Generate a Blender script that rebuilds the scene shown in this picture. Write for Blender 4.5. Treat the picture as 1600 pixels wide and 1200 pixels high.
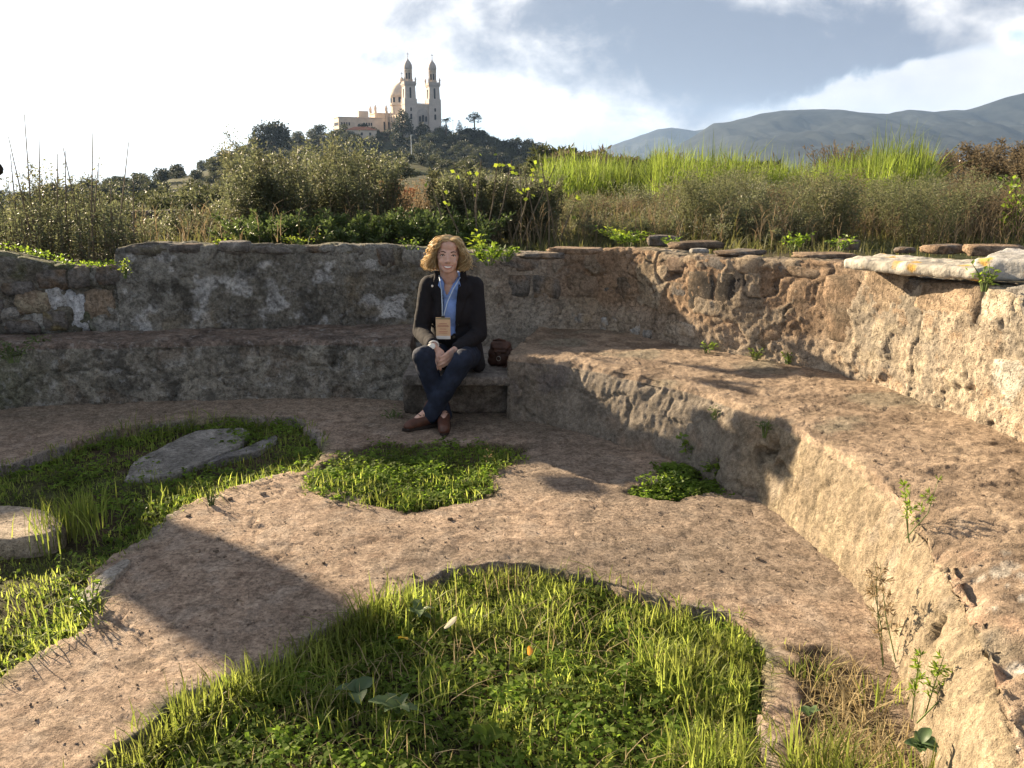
import bpy, bmesh, math, random
import numpy as np
from mathutils import Vector, Matrix, Euler
from mathutils.bvhtree import BVHTree

for _o in list(bpy.data.objects):
    bpy.data.objects.remove(_o)
SC = bpy.context.scene
COL = SC.collection
R = math.radians

# ------------------------------------------------------------------ camera
CAM_H = 1.55
PITCH = math.atan(330 / 1330.0)
cam_d = bpy.data.cameras.new('camera')
cam_d.sensor_width = 36.0
cam_d.lens = 36.0 * 1330 / 1600
cam_d.clip_start = 0.05
cam_d.clip_end = 40000
cam = bpy.data.objects.new('camera', cam_d)
COL.objects.link(cam)
cam.location = (0, 0, CAM_H)
cam.rotation_euler = (math.pi / 2 - PITCH, 0, 0)
SC.camera = cam

# ------------------------------------------------------------------ sun and sky
SUN_AZ = 48.5      # degrees to the left of the view direction
SUN_EL = 18.9
sun_d = bpy.data.lights.new('sun', 'SUN')
sun_d.energy = 5.0
sun_d.angle = R(1.0)
sun_d.color = (1.0, 0.80, 0.55)
sun = bpy.data.objects.new('sun', sun_d)
COL.objects.link(sun)
_sd = Vector((-math.sin(R(SUN_AZ)) * math.cos(R(SUN_EL)), math.cos(R(SUN_AZ)) * math.cos(R(SUN_EL)), math.sin(R(SUN_EL))))
sun.rotation_euler = _sd.to_track_quat('Z', 'Y').to_euler()
sun.location = (-20, 20, 30)

W = bpy.data.worlds.new('World')
SC.world = W
W.use_nodes = True
_nt = W.node_tree
_nt.nodes.clear()
def _n(t, **k):
    n = _nt.nodes.new(t)
    for a, b in k.items():
        setattr(n, a, b)
    return n
def _m(op, a, b=None, c=None, clamp=False):
    n = _n('ShaderNodeMath', operation=op, use_clamp=clamp)
    for i, v in enumerate((a, b, c)):
        if v is None:
            continue
        if isinstance(v, (int, float)):
            n.inputs[i].default_value = v
        else:
            _nt.links.new(v, n.inputs[i])
    return n.outputs[0]
def _ss(v, lo, hi):
    n = _n('ShaderNodeMapRange', interpolation_type='SMOOTHSTEP')
    _nt.links.new(v, n.inputs[0])
    n.inputs[1].default_value = lo; n.inputs[2].default_value = hi
    return n.outputs[0]
def _noise(vec, scale, detail, rough, dist=0.0):
    n = _n('ShaderNodeTexNoise')
    _nt.links.new(vec, n.inputs['Vector'])
    n.inputs['Scale'].default_value = scale; n.inputs['Detail'].default_value = detail
    n.inputs['Roughness'].default_value = rough; n.inputs['Distortion'].default_value = dist
    return n.outputs[0]
def _mixc(f, a, b):
    n = _n('ShaderNodeMix', data_type='RGBA')
    for s, v in ((0, f), (6, a), (7, b)):
        if isinstance(v, tuple):
            n.inputs[s].default_value = (*v, 1)
        elif isinstance(v, (int, float)):
            n.inputs[s].default_value = v
        else:
            _nt.links.new(v, n.inputs[s])
    return n.outputs[2]
sky = _n('ShaderNodeTexSky', sky_type='NISHITA')
sky.sun_disc = False
sky.sun_elevation = R(SUN_EL)
sky.sun_rotation = R(-SUN_AZ)
sky.altitude = 20
sky.air_density = 1.0
sky.dust_density = 1.0
sky.ozone_density = 1.6
tc = _n('ShaderNodeTexCoord')
sep = _n('ShaderNodeSeparateXYZ')
_nt.links.new(tc.outputs['Generated'], sep.inputs[0])
dx, dy, dz = sep.outputs
# cloud field: noise over the directions of the sky, heavier over the mountains, thinning towards the sun
az = _m('ARCTAN2', dx, dy)                                   # 0 ahead, + to the right
el = _m('ARCSINE', dz)
def _vec(a, b, c):
    n = _n('ShaderNodeCombineXYZ')
    for i, v in enumerate((a, b, c)):
        if isinstance(v, (int, float)): n.inputs[i].default_value = v
        else: _nt.links.new(v, n.inputs[i])
    return n.outputs[0]
CLOUD_SEED = (1.37, 2.1, 0.1)
flat = _vec(_m('ADD', dx, CLOUD_SEED[0]), _m('ADD', dy, CLOUD_SEED[1]), _m('ADD', _m('MULTIPLY', dz, 1.45), CLOUD_SEED[2]))
n1 = _noise(flat, 3.1, 6, 0.55, 0.3)
n2 = _noise(flat, 9.0, 8, 0.62, 0.5)
n3 = _noise(flat, 22.0, 6, 0.6, 0.2)
def _ell(a0, e0, ra, re, tilt=0.0):
    u = _m('DIVIDE', _m('SUBTRACT', az, a0), ra)
    v = _m('DIVIDE', _m('SUBTRACT', _m('SUBTRACT', el, e0), _m('MULTIPLY', _m('SUBTRACT', az, a0), tilt)), re)
    return _m('SUBTRACT', 1.0, _m('SQRT', _m('ADD', _m('MULTIPLY', u, u), _m('MULTIPLY', v, v))))
wob = _m('ADD', _m('MULTIPLY', _m('SUBTRACT', n1, 0.5), 0.9), _m('MULTIPLY', _m('SUBTRACT', n2, 0.5), 0.85))
fld = _m('MAXIMUM', _m('ADD', _ell(0.225, 0.125, 0.31, 0.115, -0.14), 0.14), _m('ADD', _ell(0.55, 0.196, 0.17, 0.070), 0.14))
high = _m('SUBTRACT', _m('MULTIPLY', _ss(el, 0.19, 0.32), 0.55), _m('MULTIPLY', _ss(_m('MULTIPLY', az, -1.0), 0.0, 0.6), 0.12))
fld = _m('MAXIMUM', fld, high)                                # broken deck goes on overhead, coverage raised there for neutral fill light
bank = _m('ADD', fld, wob)
dens = _ss(bank, 0.0, 0.20)
thick = _ss(_m('ADD', bank, _m('ADD', _m('MULTIPLY', _m('SUBTRACT', n3, 0.5), 0.55), _m('MULTIPLY', _m('SUBTRACT', _noise(flat, 5.5, 6, 0.6, 0.6), 0.5), 1.15))), -0.05, 0.66)
cumf = _m('ADD', _ell(0.47, 0.078, 0.20, 0.034, 0.12), _m('ADD', _m('MULTIPLY', _m('SUBTRACT', n2, 0.5), 1.5), _m('MULTIPLY', _m('SUBTRACT', n3, 0.5), 0.7)))
cum = _ss(cumf, -0.22, 0.14)
dv = _n('ShaderNodeVectorMath', operation='DOT_PRODUCT')
_nt.links.new(tc.outputs['Generated'], dv.inputs[0]); dv.inputs[1].default_value = tuple(_sd)
veil = _m('MULTIPLY', _ss(_m('ADD', dv.outputs['Value'], _m('MULTIPLY', _m('SUBTRACT', n1, 0.5), 0.35)), 0.72, 0.97), 0.80)
wisp = _m('MULTIPLY', _ss(_m('ADD', n1, _m('MULTIPLY', n2, 0.5)), 0.72, 1.0), 0.6)
c_cloud = _mixc(thick, (5.2, 5.0, 4.8), (0.95, 1.10, 1.46))
low = _m('MULTIPLY', _ss(el, 0.30, -0.02), 0.88)             # light scattered many times low over the sea and plain
side = _ss(dv.outputs['Value'], 0.34, 0.84)
air = _mixc(low, sky.outputs[0], _mixc(side, (1.5, 2.15, 3.4), (3.3, 4.0, 4.7)))
c0 = _mixc(_m('MAXIMUM', veil, wisp), air, (7.4, 7.4, 7.4))
c2 = _mixc(_m('MULTIPLY', cum, 0.9), c0, _mixc(n3, (2.6, 2.65, 2.8), (4.8, 4.6, 4.4)))
dens = _m('MULTIPLY', dens, _m('SUBTRACT', 1.0, _m('MULTIPLY', cum, 0.85)))
c3 = _mixc(_m('MULTIPLY', dens, 0.95), c2, c_cloud)
bg = _n('ShaderNodeBackground')
bg.inputs[1].default_value = 0.070
_nt.links.new(c3, bg.inputs[0])
wo = _n('ShaderNodeOutputWorld')
_nt.links.new(bg.outputs[0], wo.inputs[0])
W.cycles.sampling_method = 'MANUAL'
W.cycles.sample_map_resolution = 512

SC.view_settings.view_transform = 'Standard'
SC.view_settings.look = 'None'
SC.view_settings.gamma = 1.0
SC.view_settings.use_curve_mapping = False
SC.view_settings.exposure = 1.97
SC.render.engine = 'CYCLES'
SC.cycles.use_denoising = True
SC.cycles.denoiser = 'OPENIMAGEDENOISE'
SC.cycles.max_bounces = 7
SC.cycles.diffuse_bounces = 3
SC.cycles.glossy_bounces = 2
SC.cycles.transmission_bounces = 4
SC.cycles.transparent_max_bounces = 6
SC.cycles.volume_bounces = 0
SC.cycles.caustics_reflective = False
SC.cycles.caustics_refractive = False
SC.cycles.sample_clamp_indirect = 6.0

# ------------------------------------------------------------------ helpers: noise
def _hash(ix, iy, iz, seed):
    n = (ix.astype(np.int64) * 374761393 + iy.astype(np.int64) * 668265263 + iz.astype(np.int64) * 2147483629 + seed * 974711) & 0xFFFFFFFF
    n = ((n ^ (n >> 13)) * 1274126177) & 0xFFFFFFFF
    n = ((n ^ (n >> 16)) * 2246822519) & 0xFFFFFFFF
    n = n ^ (n >> 15)
    return (n & 0xFFFFFF) / float(0xFFFFFF)
def vnoise(P, seed=0):
    I = np.floor(P).astype(np.int64)
    f = P - I
    f = f * f * f * (f * (f * 6 - 15) + 10)
    o = 0
    for a in (0, 1):
        wa = f[:, 0] if a else 1 - f[:, 0]
        for b in (0, 1):
            wb = f[:, 1] if b else 1 - f[:, 1]
            for c in (0, 1):
                wc = f[:, 2] if c else 1 - f[:, 2]
                o = o + wa * wb * wc * _hash(I[:, 0] + a, I[:, 1] + b, I[:, 2] + c, seed)
    return o * 2 - 1
def fbm(P, scale, octv=4, seed=0, gain=0.5):
    P = np.asarray(P, float).reshape(-1, 3) * scale
    o = np.zeros(len(P)); a = 1.0; s = 0.0
    for k in range(octv):
        o += a * vnoise(P + 17.3 * k, seed + k); s += a
        a *= gain; P = P * 2.03
    return o / s
def worley(P, scale, seed=0):
    P = np.asarray(P, float).reshape(-1, 3) * scale
    I = np.floor(P).astype(np.int64)
    f1 = np.full(len(P), 9.0); f2 = f1.copy(); idv = np.zeros(len(P))
    for a in (-1, 0, 1):
        for b in (-1, 0, 1):
            for c in (-1, 0, 1):
                J = I + np.array([a, b, c])
                h = [_hash(J[:, 0], J[:, 1], J[:, 2], seed + k) for k in (1, 2, 3)]
                d = np.sqrt(sum((J[:, k] + h[k] - P[:, k]) ** 2 for k in range(3)))
                cl = d < f1
                f2 = np.where(cl, f1, np.minimum(f2, d)); idv = np.where(cl, h[0], idv); f1 = np.where(cl, d, f1)
    return f1, f2, idv
def sstep(x, a, b):
    t = np.clip((x - a) / (b - a), 0, 1)
    return t * t * (3 - 2 * t)
def mixv(a, b, t):
    t = np.asarray(t)[:, None]
    return np.asarray(a) * (1 - t) + np.asarray(b) * t

# ------------------------------------------------------------------ helpers: objects
def tag(o, label=None, cat=None, group=None, kind=None):
    if label: o['label'] = label
    if cat: o['category'] = cat; o['kind'] = 'thing'
    if group: o['group'] = group
    if kind: o['kind'] = kind
    return o
def link(o, parent=None):
    COL.objects.link(o)
    if parent: o.parent = parent
    return o
def empty(name, loc=(0, 0, 0), rz=0.0):
    o = bpy.data.objects.new(name, None)
    o.empty_display_size = 0.1
    o.location = loc; o.rotation_euler = (0, 0, rz)
    return link(o)
def mesh_np(name, V, Fs, mat=None, smooth=True, col=None, attrs=None):
    """V: n x 3, Fs: list of int arrays (m x k)"""
    V = np.asarray(V, np.float32)
    me = bpy.data.meshes.new(name)
    me.vertices.add(len(V)); me.vertices.foreach_set('co', V.ravel())
    if isinstance(Fs, np.ndarray): Fs = [Fs]
    Fs = [np.asarray(f, np.int32) for f in Fs if len(f)]
    nl = sum(f.size for f in Fs); npoly = sum(len(f) for f in Fs)
    me.loops.add(nl); me.loops.foreach_set('vertex_index', np.concatenate([f.ravel() for f in Fs]))
    st = []; c = 0
    for f in Fs:
        st.append(c + np.arange(len(f)) * f.shape[1]); c += f.size
    me.polygons.add(npoly)
    me.polygons.foreach_set('loop_start', np.concatenate(st).astype(np.int32))
    me.polygons.foreach_set('use_smooth', np.full(npoly, smooth))
    me.update(calc_edges=True)
    me.validate()
    if col is not None:
        a = me.color_attributes.new('Col', 'FLOAT_COLOR', 'POINT')
        a.data.foreach_set('color', np.concatenate([np.asarray(col, np.float32), np.ones((len(V), 1), np.float32)], 1).ravel())
    for k, v in (attrs or {}).items():
        a = me.attributes.new(k, 'FLOAT', 'POINT'); a.data.foreach_set('value', np.asarray(v, np.float32))
    if mat: me.materials.append(mat)
    return me
def obj(name, me, parent=None, loc=(0, 0, 0)):
    o = bpy.data.objects.new(name, me)
    o.location = loc
    return link(o, parent)
def grid_faces(ns, nt, flip=False):
    i = np.arange(ns - 1)[:, None] * nt + np.arange(nt - 1)[None]
    f = np.stack([i, i + 1, i + nt + 1, i + nt], -1).reshape(-1, 4)
    return f[:, ::-1] if flip else f
def grid_normals(P):
    a = np.gradient(P, axis=0); b = np.gradient(P, axis=1)
    n = np.cross(a, b)
    return n / (np.linalg.norm(n, axis=2, keepdims=True) + 1e-9)
class MB:
    """collects boxes, tubes, lathes as one mesh"""
    def __init__(s): s.v = []; s.f = []
    def add(s, v, f):
        k = len(s.v); s.v += [tuple(map(float, p)) for p in v]; s.f += [tuple(i + k for i in q) for q in f]
    def box(s, c, d, rz=0.0, rot=None):
        cx, cy, cz = c; a, b, h = d[0] / 2, d[1] / 2, d[2] / 2
        m = rot if rot is not None else Matrix.Rotation(rz, 3, 'Z')
        v = [Vector(c) + m @ Vector((x, y, z)) for z in (-h, h) for x, y in ((-a, -b), (a, -b), (a, b), (-a, b))]
        s.add(v, [(0, 3, 2, 1), (4, 5, 6, 7), (0, 1, 5, 4), (1, 2, 6, 5), (2, 3, 7, 6), (3, 0, 4, 7)])
    def tube(s, pts, rad, n=6, cap=True):
        pts = [Vector(p) for p in pts]
        if isinstance(rad, (int, float)): rad = [rad] * len(pts)
        V = []; F = []
        for i, p in enumerate(pts):
            d = (pts[min(i + 1, len(pts) - 1)] - pts[max(i - 1, 0)]).normalized()
            u = d.orthogonal().normalized() if abs(d.z) > 0.95 else d.cross(Vector((0, 0, 1))).normalized()
            w = d.cross(u)
            for k in range(n):
                a = 2 * math.pi * k / n
                V.append(p + (u * math.cos(a) + w * math.sin(a)) * rad[i])
        for i in range(len(pts) - 1):
            for k in range(n):
                F.append((i * n + k, i * n + (k + 1) % n, (i + 1) * n + (k + 1) % n, (i + 1) * n + k))
        if cap:
            F.append(tuple(range(n))[::-1]); F.append(tuple((len(pts) - 1) * n + k for k in range(n)))
        s.add(V, F)
    def lathe(s, c, prof, n=16, sx=1.0, sy=1.0, rz=0.0):
        V = []; F = []
        for r, z in prof:
            for k in range(n):
                a = 2 * math.pi * k / n + rz
                V.append((c[0] + r * math.cos(a) * sx, c[1] + r * math.sin(a) * sy, c[2] + z))
        for i in range(len(prof) - 1):
            for k in range(n):
                F.append((i * n + k, i * n + (k + 1) % n, (i + 1) * n + (k + 1) % n, (i + 1) * n + k))
        F.append(tuple(range(n))[::-1]); F.append(tuple((len(prof) - 1) * n + k for k in range(n)))
        s.add(V, F)
    def mesh(s, name, mat, smooth=False):
        me = bpy.data.meshes.new(name)
        me.from_pydata(s.v, [], s.f)
        me.update()
        if smooth:
            me.polygons.foreach_set('use_smooth', np.full(len(me.polygons), True))
        me.materials.append(mat)
        return me
    def build(s, name, mat, parent=None, smooth=False, loc=(0, 0, 0)):
        return obj(name, s.mesh(name, mat, smooth), parent, loc)

# pixel (of the 1600 x 1200 photograph) -> world, used only to read off where things stand
_c, _s = math.cos(PITCH), math.sin(PITCH)
def ray(x, y):
    u = (x - 800) / 1330; v = (y - 600) / 1330
    return np.array([u, _c - v * _s, -_s - v * _c])
def at_z(x, y, z=0.0):
    r = ray(x, y); t = (z - CAM_H) / r[2]
    return (r[0] * t, r[1] * t, z)
def at_y(x, y, Y):
    r = ray(x, y); t = Y / r[1]
    return (r[0] * t, Y, CAM_H + r[2] * t)
def proj_np(P):
    dz = P[:, 2] - CAM_H; d = P[:, 1] * _c - dz * _s; up = P[:, 1] * _s + dz * _c
    d = np.maximum(d, 0.05)
    return np.stack([800 + 1330 * P[:, 0] / d, 600 - 1330 * up / d], 1)

# ------------------------------------------------------------------ helpers: materials
def new_mat(name):
    m = bpy.data.materials.new(name); m.use_nodes = True
    nt = m.node_tree; nt.nodes.clear()
    return m, nt
class NT:
    def __init__(s, nt): s.nt = nt
    def n(s, t, **k):
        n = s.nt.nodes.new(t)
        for a, b in k.items(): setattr(n, a, b)
        return n
    def l(s, a, b): s.nt.links.new(a, b)
    def math(s, op, a, b=None, clamp=False):
        n = s.n('ShaderNodeMath', operation=op, use_clamp=clamp)
        for i, v in enumerate((a, b)):
            if v is None: continue
            if isinstance(v, (int, float)): n.inputs[i].default_value = v
            else: s.l(v, n.inputs[i])
        return n.outputs[0]
    def noise(s, scale, detail=4, rough=0.55, vec=None, dist=0.0):
        n = s.n('ShaderNodeTexNoise')
        n.inputs['Scale'].default_value = scale; n.inputs['Detail'].default_value = detail
        n.inputs['Roughness'].default_value = rough; n.inputs['Distortion'].default_value = dist
        s.l(vec if vec is not None else s.pos(), n.inputs['Vector'])
        return n.outputs[0]
    def voro(s, scale, feature='F1', vec=None):
        n = s.n('ShaderNodeTexVoronoi', feature=feature)
        n.inputs['Scale'].default_value = scale
        s.l(vec if vec is not None else s.pos(), n.inputs['Vector'])
        return n
    def pos(s):
        if not hasattr(s, '_p'): s._p = s.n('ShaderNodeTexCoord').outputs['Object']
        return s._p
    def ss(s, v, lo, hi, a=0.0, b=1.0):
        n = s.n('ShaderNodeMapRange', interpolation_type='SMOOTHSTEP')
        s.l(v, n.inputs[0])
        for i, q in enumerate((lo, hi, a, b)): n.inputs[i + 1].default_value = q
        return n.outputs[0]
    def mix(s, f, a, b, mode='MIX'):
        n = s.n('ShaderNodeMix', data_type='RGBA', blend_type=mode)
        for k, v in ((0, f), (6, a), (7, b)):
            if isinstance(v, tuple): n.inputs[k].default_value = (*v, 1)
            elif isinstance(v, (int, float)): n.inputs[k].default_value = v
            else: s.l(v, n.inputs[k])
        return n.outputs[2]
    def bump(s, h, strength, dist, prev=None):
        n = s.n('ShaderNodeBump'); n.inputs['Strength'].default_value = strength; n.inputs['Distance'].default_value = dist
        s.l(h, n.inputs['Height'])
        if prev is not None: s.l(prev, n.inputs['Normal'])
        return n.outputs[0]
    def out(s, sh):
        o = s.n('ShaderNodeOutputMaterial'); s.l(sh, o.inputs[0])
    def principled(s, col, rough=0.9, normal=None, spec=0.3, metallic=0.0):
        p = s.n('ShaderNodeBsdfPrincipled')
        if isinstance(col, tuple): p.inputs['Base Color'].default_value = (*col, 1)
        else: s.l(col, p.inputs['Base Color'])
        if isinstance(rough, (int, float)): p.inputs['Roughness'].default_value = rough
        else: s.l(rough, p.inputs['Roughness'])
        p.inputs['Specular IOR Level'].default_value = spec
        p.inputs['Metallic'].default_value = metallic
        if normal is not None: s.l(normal, p.inputs['Normal'])
        return p.outputs[0]
def mat_masonry(name, fine=1.0, contrast=0.35, pits=1.0, bump=1.0, stretch=None, lichen=0.0):
    """albedo from the 'Col' attribute, broken up by grain, specks and lichen; fine relief as bump"""
    m, nt = new_mat(name); k = NT(nt)
    a = k.n('ShaderNodeAttribute', attribute_name='Col').outputs['Color']
    if stretch:
        mp = k.n('ShaderNodeMapping'); k.l(k.n('ShaderNodeTexCoord').outputs['Object'], mp.inputs[0]); mp.inputs['Scale'].default_value = stretch; k._p = mp.outputs[0]
    g1 = k.noise(38 * fine, 7, 0.68)
    g2 = k.noise(190 * fine, 4, 0.65)
    g3 = k.noise(9 * fine, 6, 0.66)
    v = k.math('ADD', k.math('MULTIPLY', g1, 0.46), k.math('ADD', k.math('MULTIPLY', g2, 0.32), k.math('MULTIPLY', g3, 0.34)))
    f = k.ss(v, 0.42, 0.72, 1.0 - contrast * 1.3, 1.0 + contrast)
    h = k.n('ShaderNodeCombineColor'); k.l(f, h.inputs[0]); k.l(f, h.inputs[1]); k.l(f, h.inputs[2])
    c = k.mix(1.0, a, h.outputs[0], 'MULTIPLY')
    vo = k.voro(95 * fine)
    sp = k.math('MULTIPLY', k.ss(vo.outputs['Distance'], 0.16, 0.30, 1.0, 0.0), k.ss(g3, 0.5, 0.62))
    c = k.mix(k.math('MULTIPLY', sp, 0.5), c, (0.50, 0.45, 0.38))
    if lichen:
        lw = k.noise(24 * fine, 6, 0.7)
        c = k.mix(k.math('MULTIPLY', k.ss(lw, 0.55, 0.62), lichen), c, (0.055, 0.052, 0.045))
        c = k.mix(k.math('MULTIPLY', k.ss(k.noise(15 * fine, 7, 0.72), 0.56, 0.64), lichen * .75), c, (0.46, 0.46, 0.45))
    pit = k.ss(k.noise(62 * fine, 3, 0.55), 0.32, 0.43, 1.0, 0.0)
    pit2 = k.ss(k.noise(140 * fine, 2, 0.5), 0.30, 0.40, 1.0, 0.0)
    c = k.mix(k.math('MULTIPLY', k.math('MAXIMUM', pit, pit2), 0.5 * pits), c, (0.075, 0.06, 0.05))
    hgt = k.math('SUBTRACT', k.math('ADD', k.math('MULTIPLY', g1, 0.8), k.math('MULTIPLY', g2, 0.45)), k.math('ADD', k.math('MULTIPLY', pit, 0.35 * pits), k.math('MULTIPLY', pit2, 0.15 * pits)))
    k.out(k.principled(c, 0.95, k.bump(hgt, 0.95 * bump, 0.018), 0.12))
    return m
def mat_far(name, scale):
    m, nt = new_mat(name); k = NT(nt)
    a = k.n('ShaderNodeAttribute', attribute_name='Col').outputs['Color']
    f = k.ss(k.noise(scale, 6, .65), .35, .65, .6, 1.35); h = k.n('ShaderNodeCombineColor'); [k.l(f, h.inputs[i]) for i in range(3)]
    k.out(k.principled(k.mix(1.0, a, h.outputs[0], 'MULTIPLY'), .95, None, .05)); return m
def mat_leaf(name, c1, c2, trans=0.45, rough=0.5, spec=0.35, tr_gain=1.5, patch=0.0, alt=(.16, .15, .05)):
    m, nt = new_mat(name); k = NT(nt)
    g = k.n('ShaderNodeNewGeometry').outputs['Random Per Island']
    c = k.mix(g, c1, c2)
    if patch:
        c = k.mix(k.ss(k.noise(patch, 4, .6), .45, .68, 0, .85), c, alt)
        f = k.ss(k.noise(patch * .6 + 1.7, 3, .6), .35, .65, .55, 1.2); h = k.n('ShaderNodeCombineColor'); [k.l(f, h.inputs[i]) for i in range(3)]
        c = k.mix(1.0, c, h.outputs[0], 'MULTIPLY')
    d = k.principled(c, rough, None, spec)
    t = k.n('ShaderNodeBsdfTranslucent')
    hs = k.n('ShaderNodeHueSaturation'); k.l(c, hs.inputs['Color']); hs.inputs['Value'].default_value = tr_gain; hs.inputs['Saturation'].default_value = 1.08
    k.l(hs.outputs[0], t.inputs[0])
    mx = k.n('ShaderNodeMixShader'); mx.inputs[0].default_value = trans
    k.l(d, mx.inputs[1]); k.l(t.outputs[0], mx.inputs[2])
    k.out(mx.outputs[0])
    return m
def mat_plain(name, col, rough=0.8, var=0.25, scale=6.0, bump=0.3, bscale=60.0, spec=0.25, metallic=0.0, bdist=0.004):
    m, nt = new_mat(name); k = NT(nt)
    g = k.noise(scale, 5, 0.6)
    f = k.ss(g, 0.3, 0.7, 1 - var, 1 + var)
    h = k.n('ShaderNodeCombineColor'); k.l(f, h.inputs[0]); k.l(f, h.inputs[1]); k.l(f, h.inputs[2])
    c = k.mix(1.0, col, h.outputs[0], 'MULTIPLY')
    k.out(k.principled(c, rough, k.bump(k.noise(bscale, 4, 0.6), bump, bdist), spec, metallic))
    return m
M_MAS = mat_masonry('weathered_masonry', 1.0, .42)
M_GREYW = mat_masonry('lichened_plaster', 1.0, .48, lichen=.42)
M_FLOOR = mat_masonry('mortar_floor', 1.5, 0.48, pits=0.75, bump=1.0)
M_TOP = mat_masonry('bench_mortar', 1.1, 0.40, pits=.5, bump=.95)
M_SOIL = mat_masonry('soil', 1.2, 0.5, pits=1.2, bump=1.3)

# ================================================================== THE EXEDRA: floor, benches, walls
def crom(C, step, dims=2):
    C = np.asarray(C, float)
    E = np.concatenate([2 * C[:1] - C[1:2], C, 2 * C[-1:] - C[-2:-1]])
    out = []
    for i in range(len(C) - 1):
        p0, p1, p2, p3 = E[i], E[i + 1], E[i + 2], E[i + 3]
        t = np.linspace(0, 1, 60, endpoint=False)[:, None]
        out.append(0.5 * (2 * p1 + (p2 - p0) * t + (2 * p0 - 5 * p1 + 4 * p2 - p3) * t ** 2 + (3 * p1 - p0 - 3 * p2 + p3) * t ** 3))
    out.append(C[-1:])
    D = np.concatenate(out)
    L = np.concatenate([[0], np.cumsum(np.linalg.norm(np.diff(D[:, :dims], axis=0), axis=1))])
    n = max(2, int(L[-1] / step))
    s = np.linspace(0, L[-1], n)
    return np.stack([np.interp(s, L, D[:, k]) for k in range(D.shape[1])], 1), s

BH = 0.41
# control points: front top edge, front base, back of the seat
R_CTRL = [(-.04, 5.36, -.01, 5.32, .20, 6.38), (.32, 5.25, .28, 5.15, .45, 6.33), (.61, 4.98, .55, 4.88, .75, 6.17), (.85, 4.72, .78, 4.64, 1.0, 5.88),
          (1.03, 4.48, .95, 4.42, 1.27, 5.52), (1.15, 4.22, 1.08, 4.1, 1.62, 5.17), (1.27, 3.98, 1.21, 3.85, 1.83, 4.9), (1.33, 3.66, 1.27, 3.5, 1.99, 4.5),
          (1.38, 3.38, 1.31, 3.2, 2.1, 4.15), (1.41, 3.1, 1.32, 2.9, 2.18, 3.75), (1.37, 2.75, 1.27, 2.6, 2.24, 3.4), (1.30, 2.42, 1.2, 2.3, 2.26, 3.0),
          (1.22, 2.1, 1.13, 2.03, 2.22, 2.5), (1.1, 1.75, 1.03, 1.72, 2.1, 1.95), (.95, 1.4, .9, 1.4, 1.9, 1.4), (.7, 1.0, .66, 1.0, 1.5, .8)]
L_CTRL = [(-4.5, 4.3, -4.42, 4.3, -4.95, 4.5), (-4.15, 5.15, -4.08, 5.1, -4.5, 5.45), (-3.6, 5.60, -3.55, 5.53, -3.85, 6.0), (-3.2, 5.74, -3.15, 5.64, -3.3, 6.18),
          (-2.46, 5.84, -2.4, 5.74, -2.7, 6.3), (-1.8, 5.88, -1.75, 5.80, -2.0, 6.38), (-1.26, 5.90, -1.2, 5.82, -1.4, 6.46), (-.70, 5.84, -.68, 5.74, -.75, 6.53)]

def bench_mesh(name, ctrl, step, colf, dispf, mat, n_face=42, n_top=70):
    S, s = crom(ctrl, step)
    top, base, back = S[:, 0:2], S[:, 2:4], S[:, 4:6]
    n = len(S); r = 0.04
    prof = []
    zs = np.linspace(-0.06, BH - r, n_face)
    for z in zs:
        q = base + (top - base) * max(z, 0) / BH
        prof.append(np.column_stack([q, np.full(n, z)]))
    d = back - top; w = np.linalg.norm(d, axis=1, keepdims=True); d = d / w
    for a in np.linspace(0.15, math.pi / 2, 6):
        q = top + d * (r * (1 - math.cos(a)))
        prof.append(np.column_stack([q, np.full(n, BH - r + r * math.sin(a))]))
    for t in np.linspace(0, 1, n_top)[1:] ** 1.0:
        q = top + d * (r + t * (w - r + 0.14))
        prof.append(np.column_stack([q, np.full(n, BH)]))
    P = np.stack(prof, 1)
    # vertical end faces
    e0, e1 = P[:1].copy(), P[-1:].copy()
    e0[..., 2] = -0.06; e1[..., 2] = -0.06
    k = 14
    E0 = np.concatenate([e0 + (P[:1] - e0) * t for t in np.linspace(0, 1, k)[:-1]])
    E1 = np.concatenate([P[-1:] + (e1 - P[-1:]) * t for t in np.linspace(0, 1, k)[1:]])
    P = np.concatenate([E0, P, E1])
    nt = P.shape[1]
    N = grid_normals(P)
    flip = N[len(P) // 2, nt - 8, 2] < 0
    if flip: N = -N
    X = P.reshape(-1, 3)
    isface = np.zeros((len(P), nt), bool); isface[:, :n_face] = True
    isface = isface.ravel()
    edge = np.abs(np.arange(nt) - (n_face + 2))[None].repeat(len(P), 0).ravel() * 0.011
    X2 = X + N.reshape(-1, 3) * dispf(X, isface, edge)[:, None]
    return mesh_np(name, X2, grid_faces(len(P), nt, not flip), mat, True, colf(X, isface, edge))

def crack(P, scale, seed, w=0.02):
    a = np.abs(fbm(P, scale, 4, seed, 0.55))
    return 1 - sstep(a, w * 0.3, w)

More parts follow.
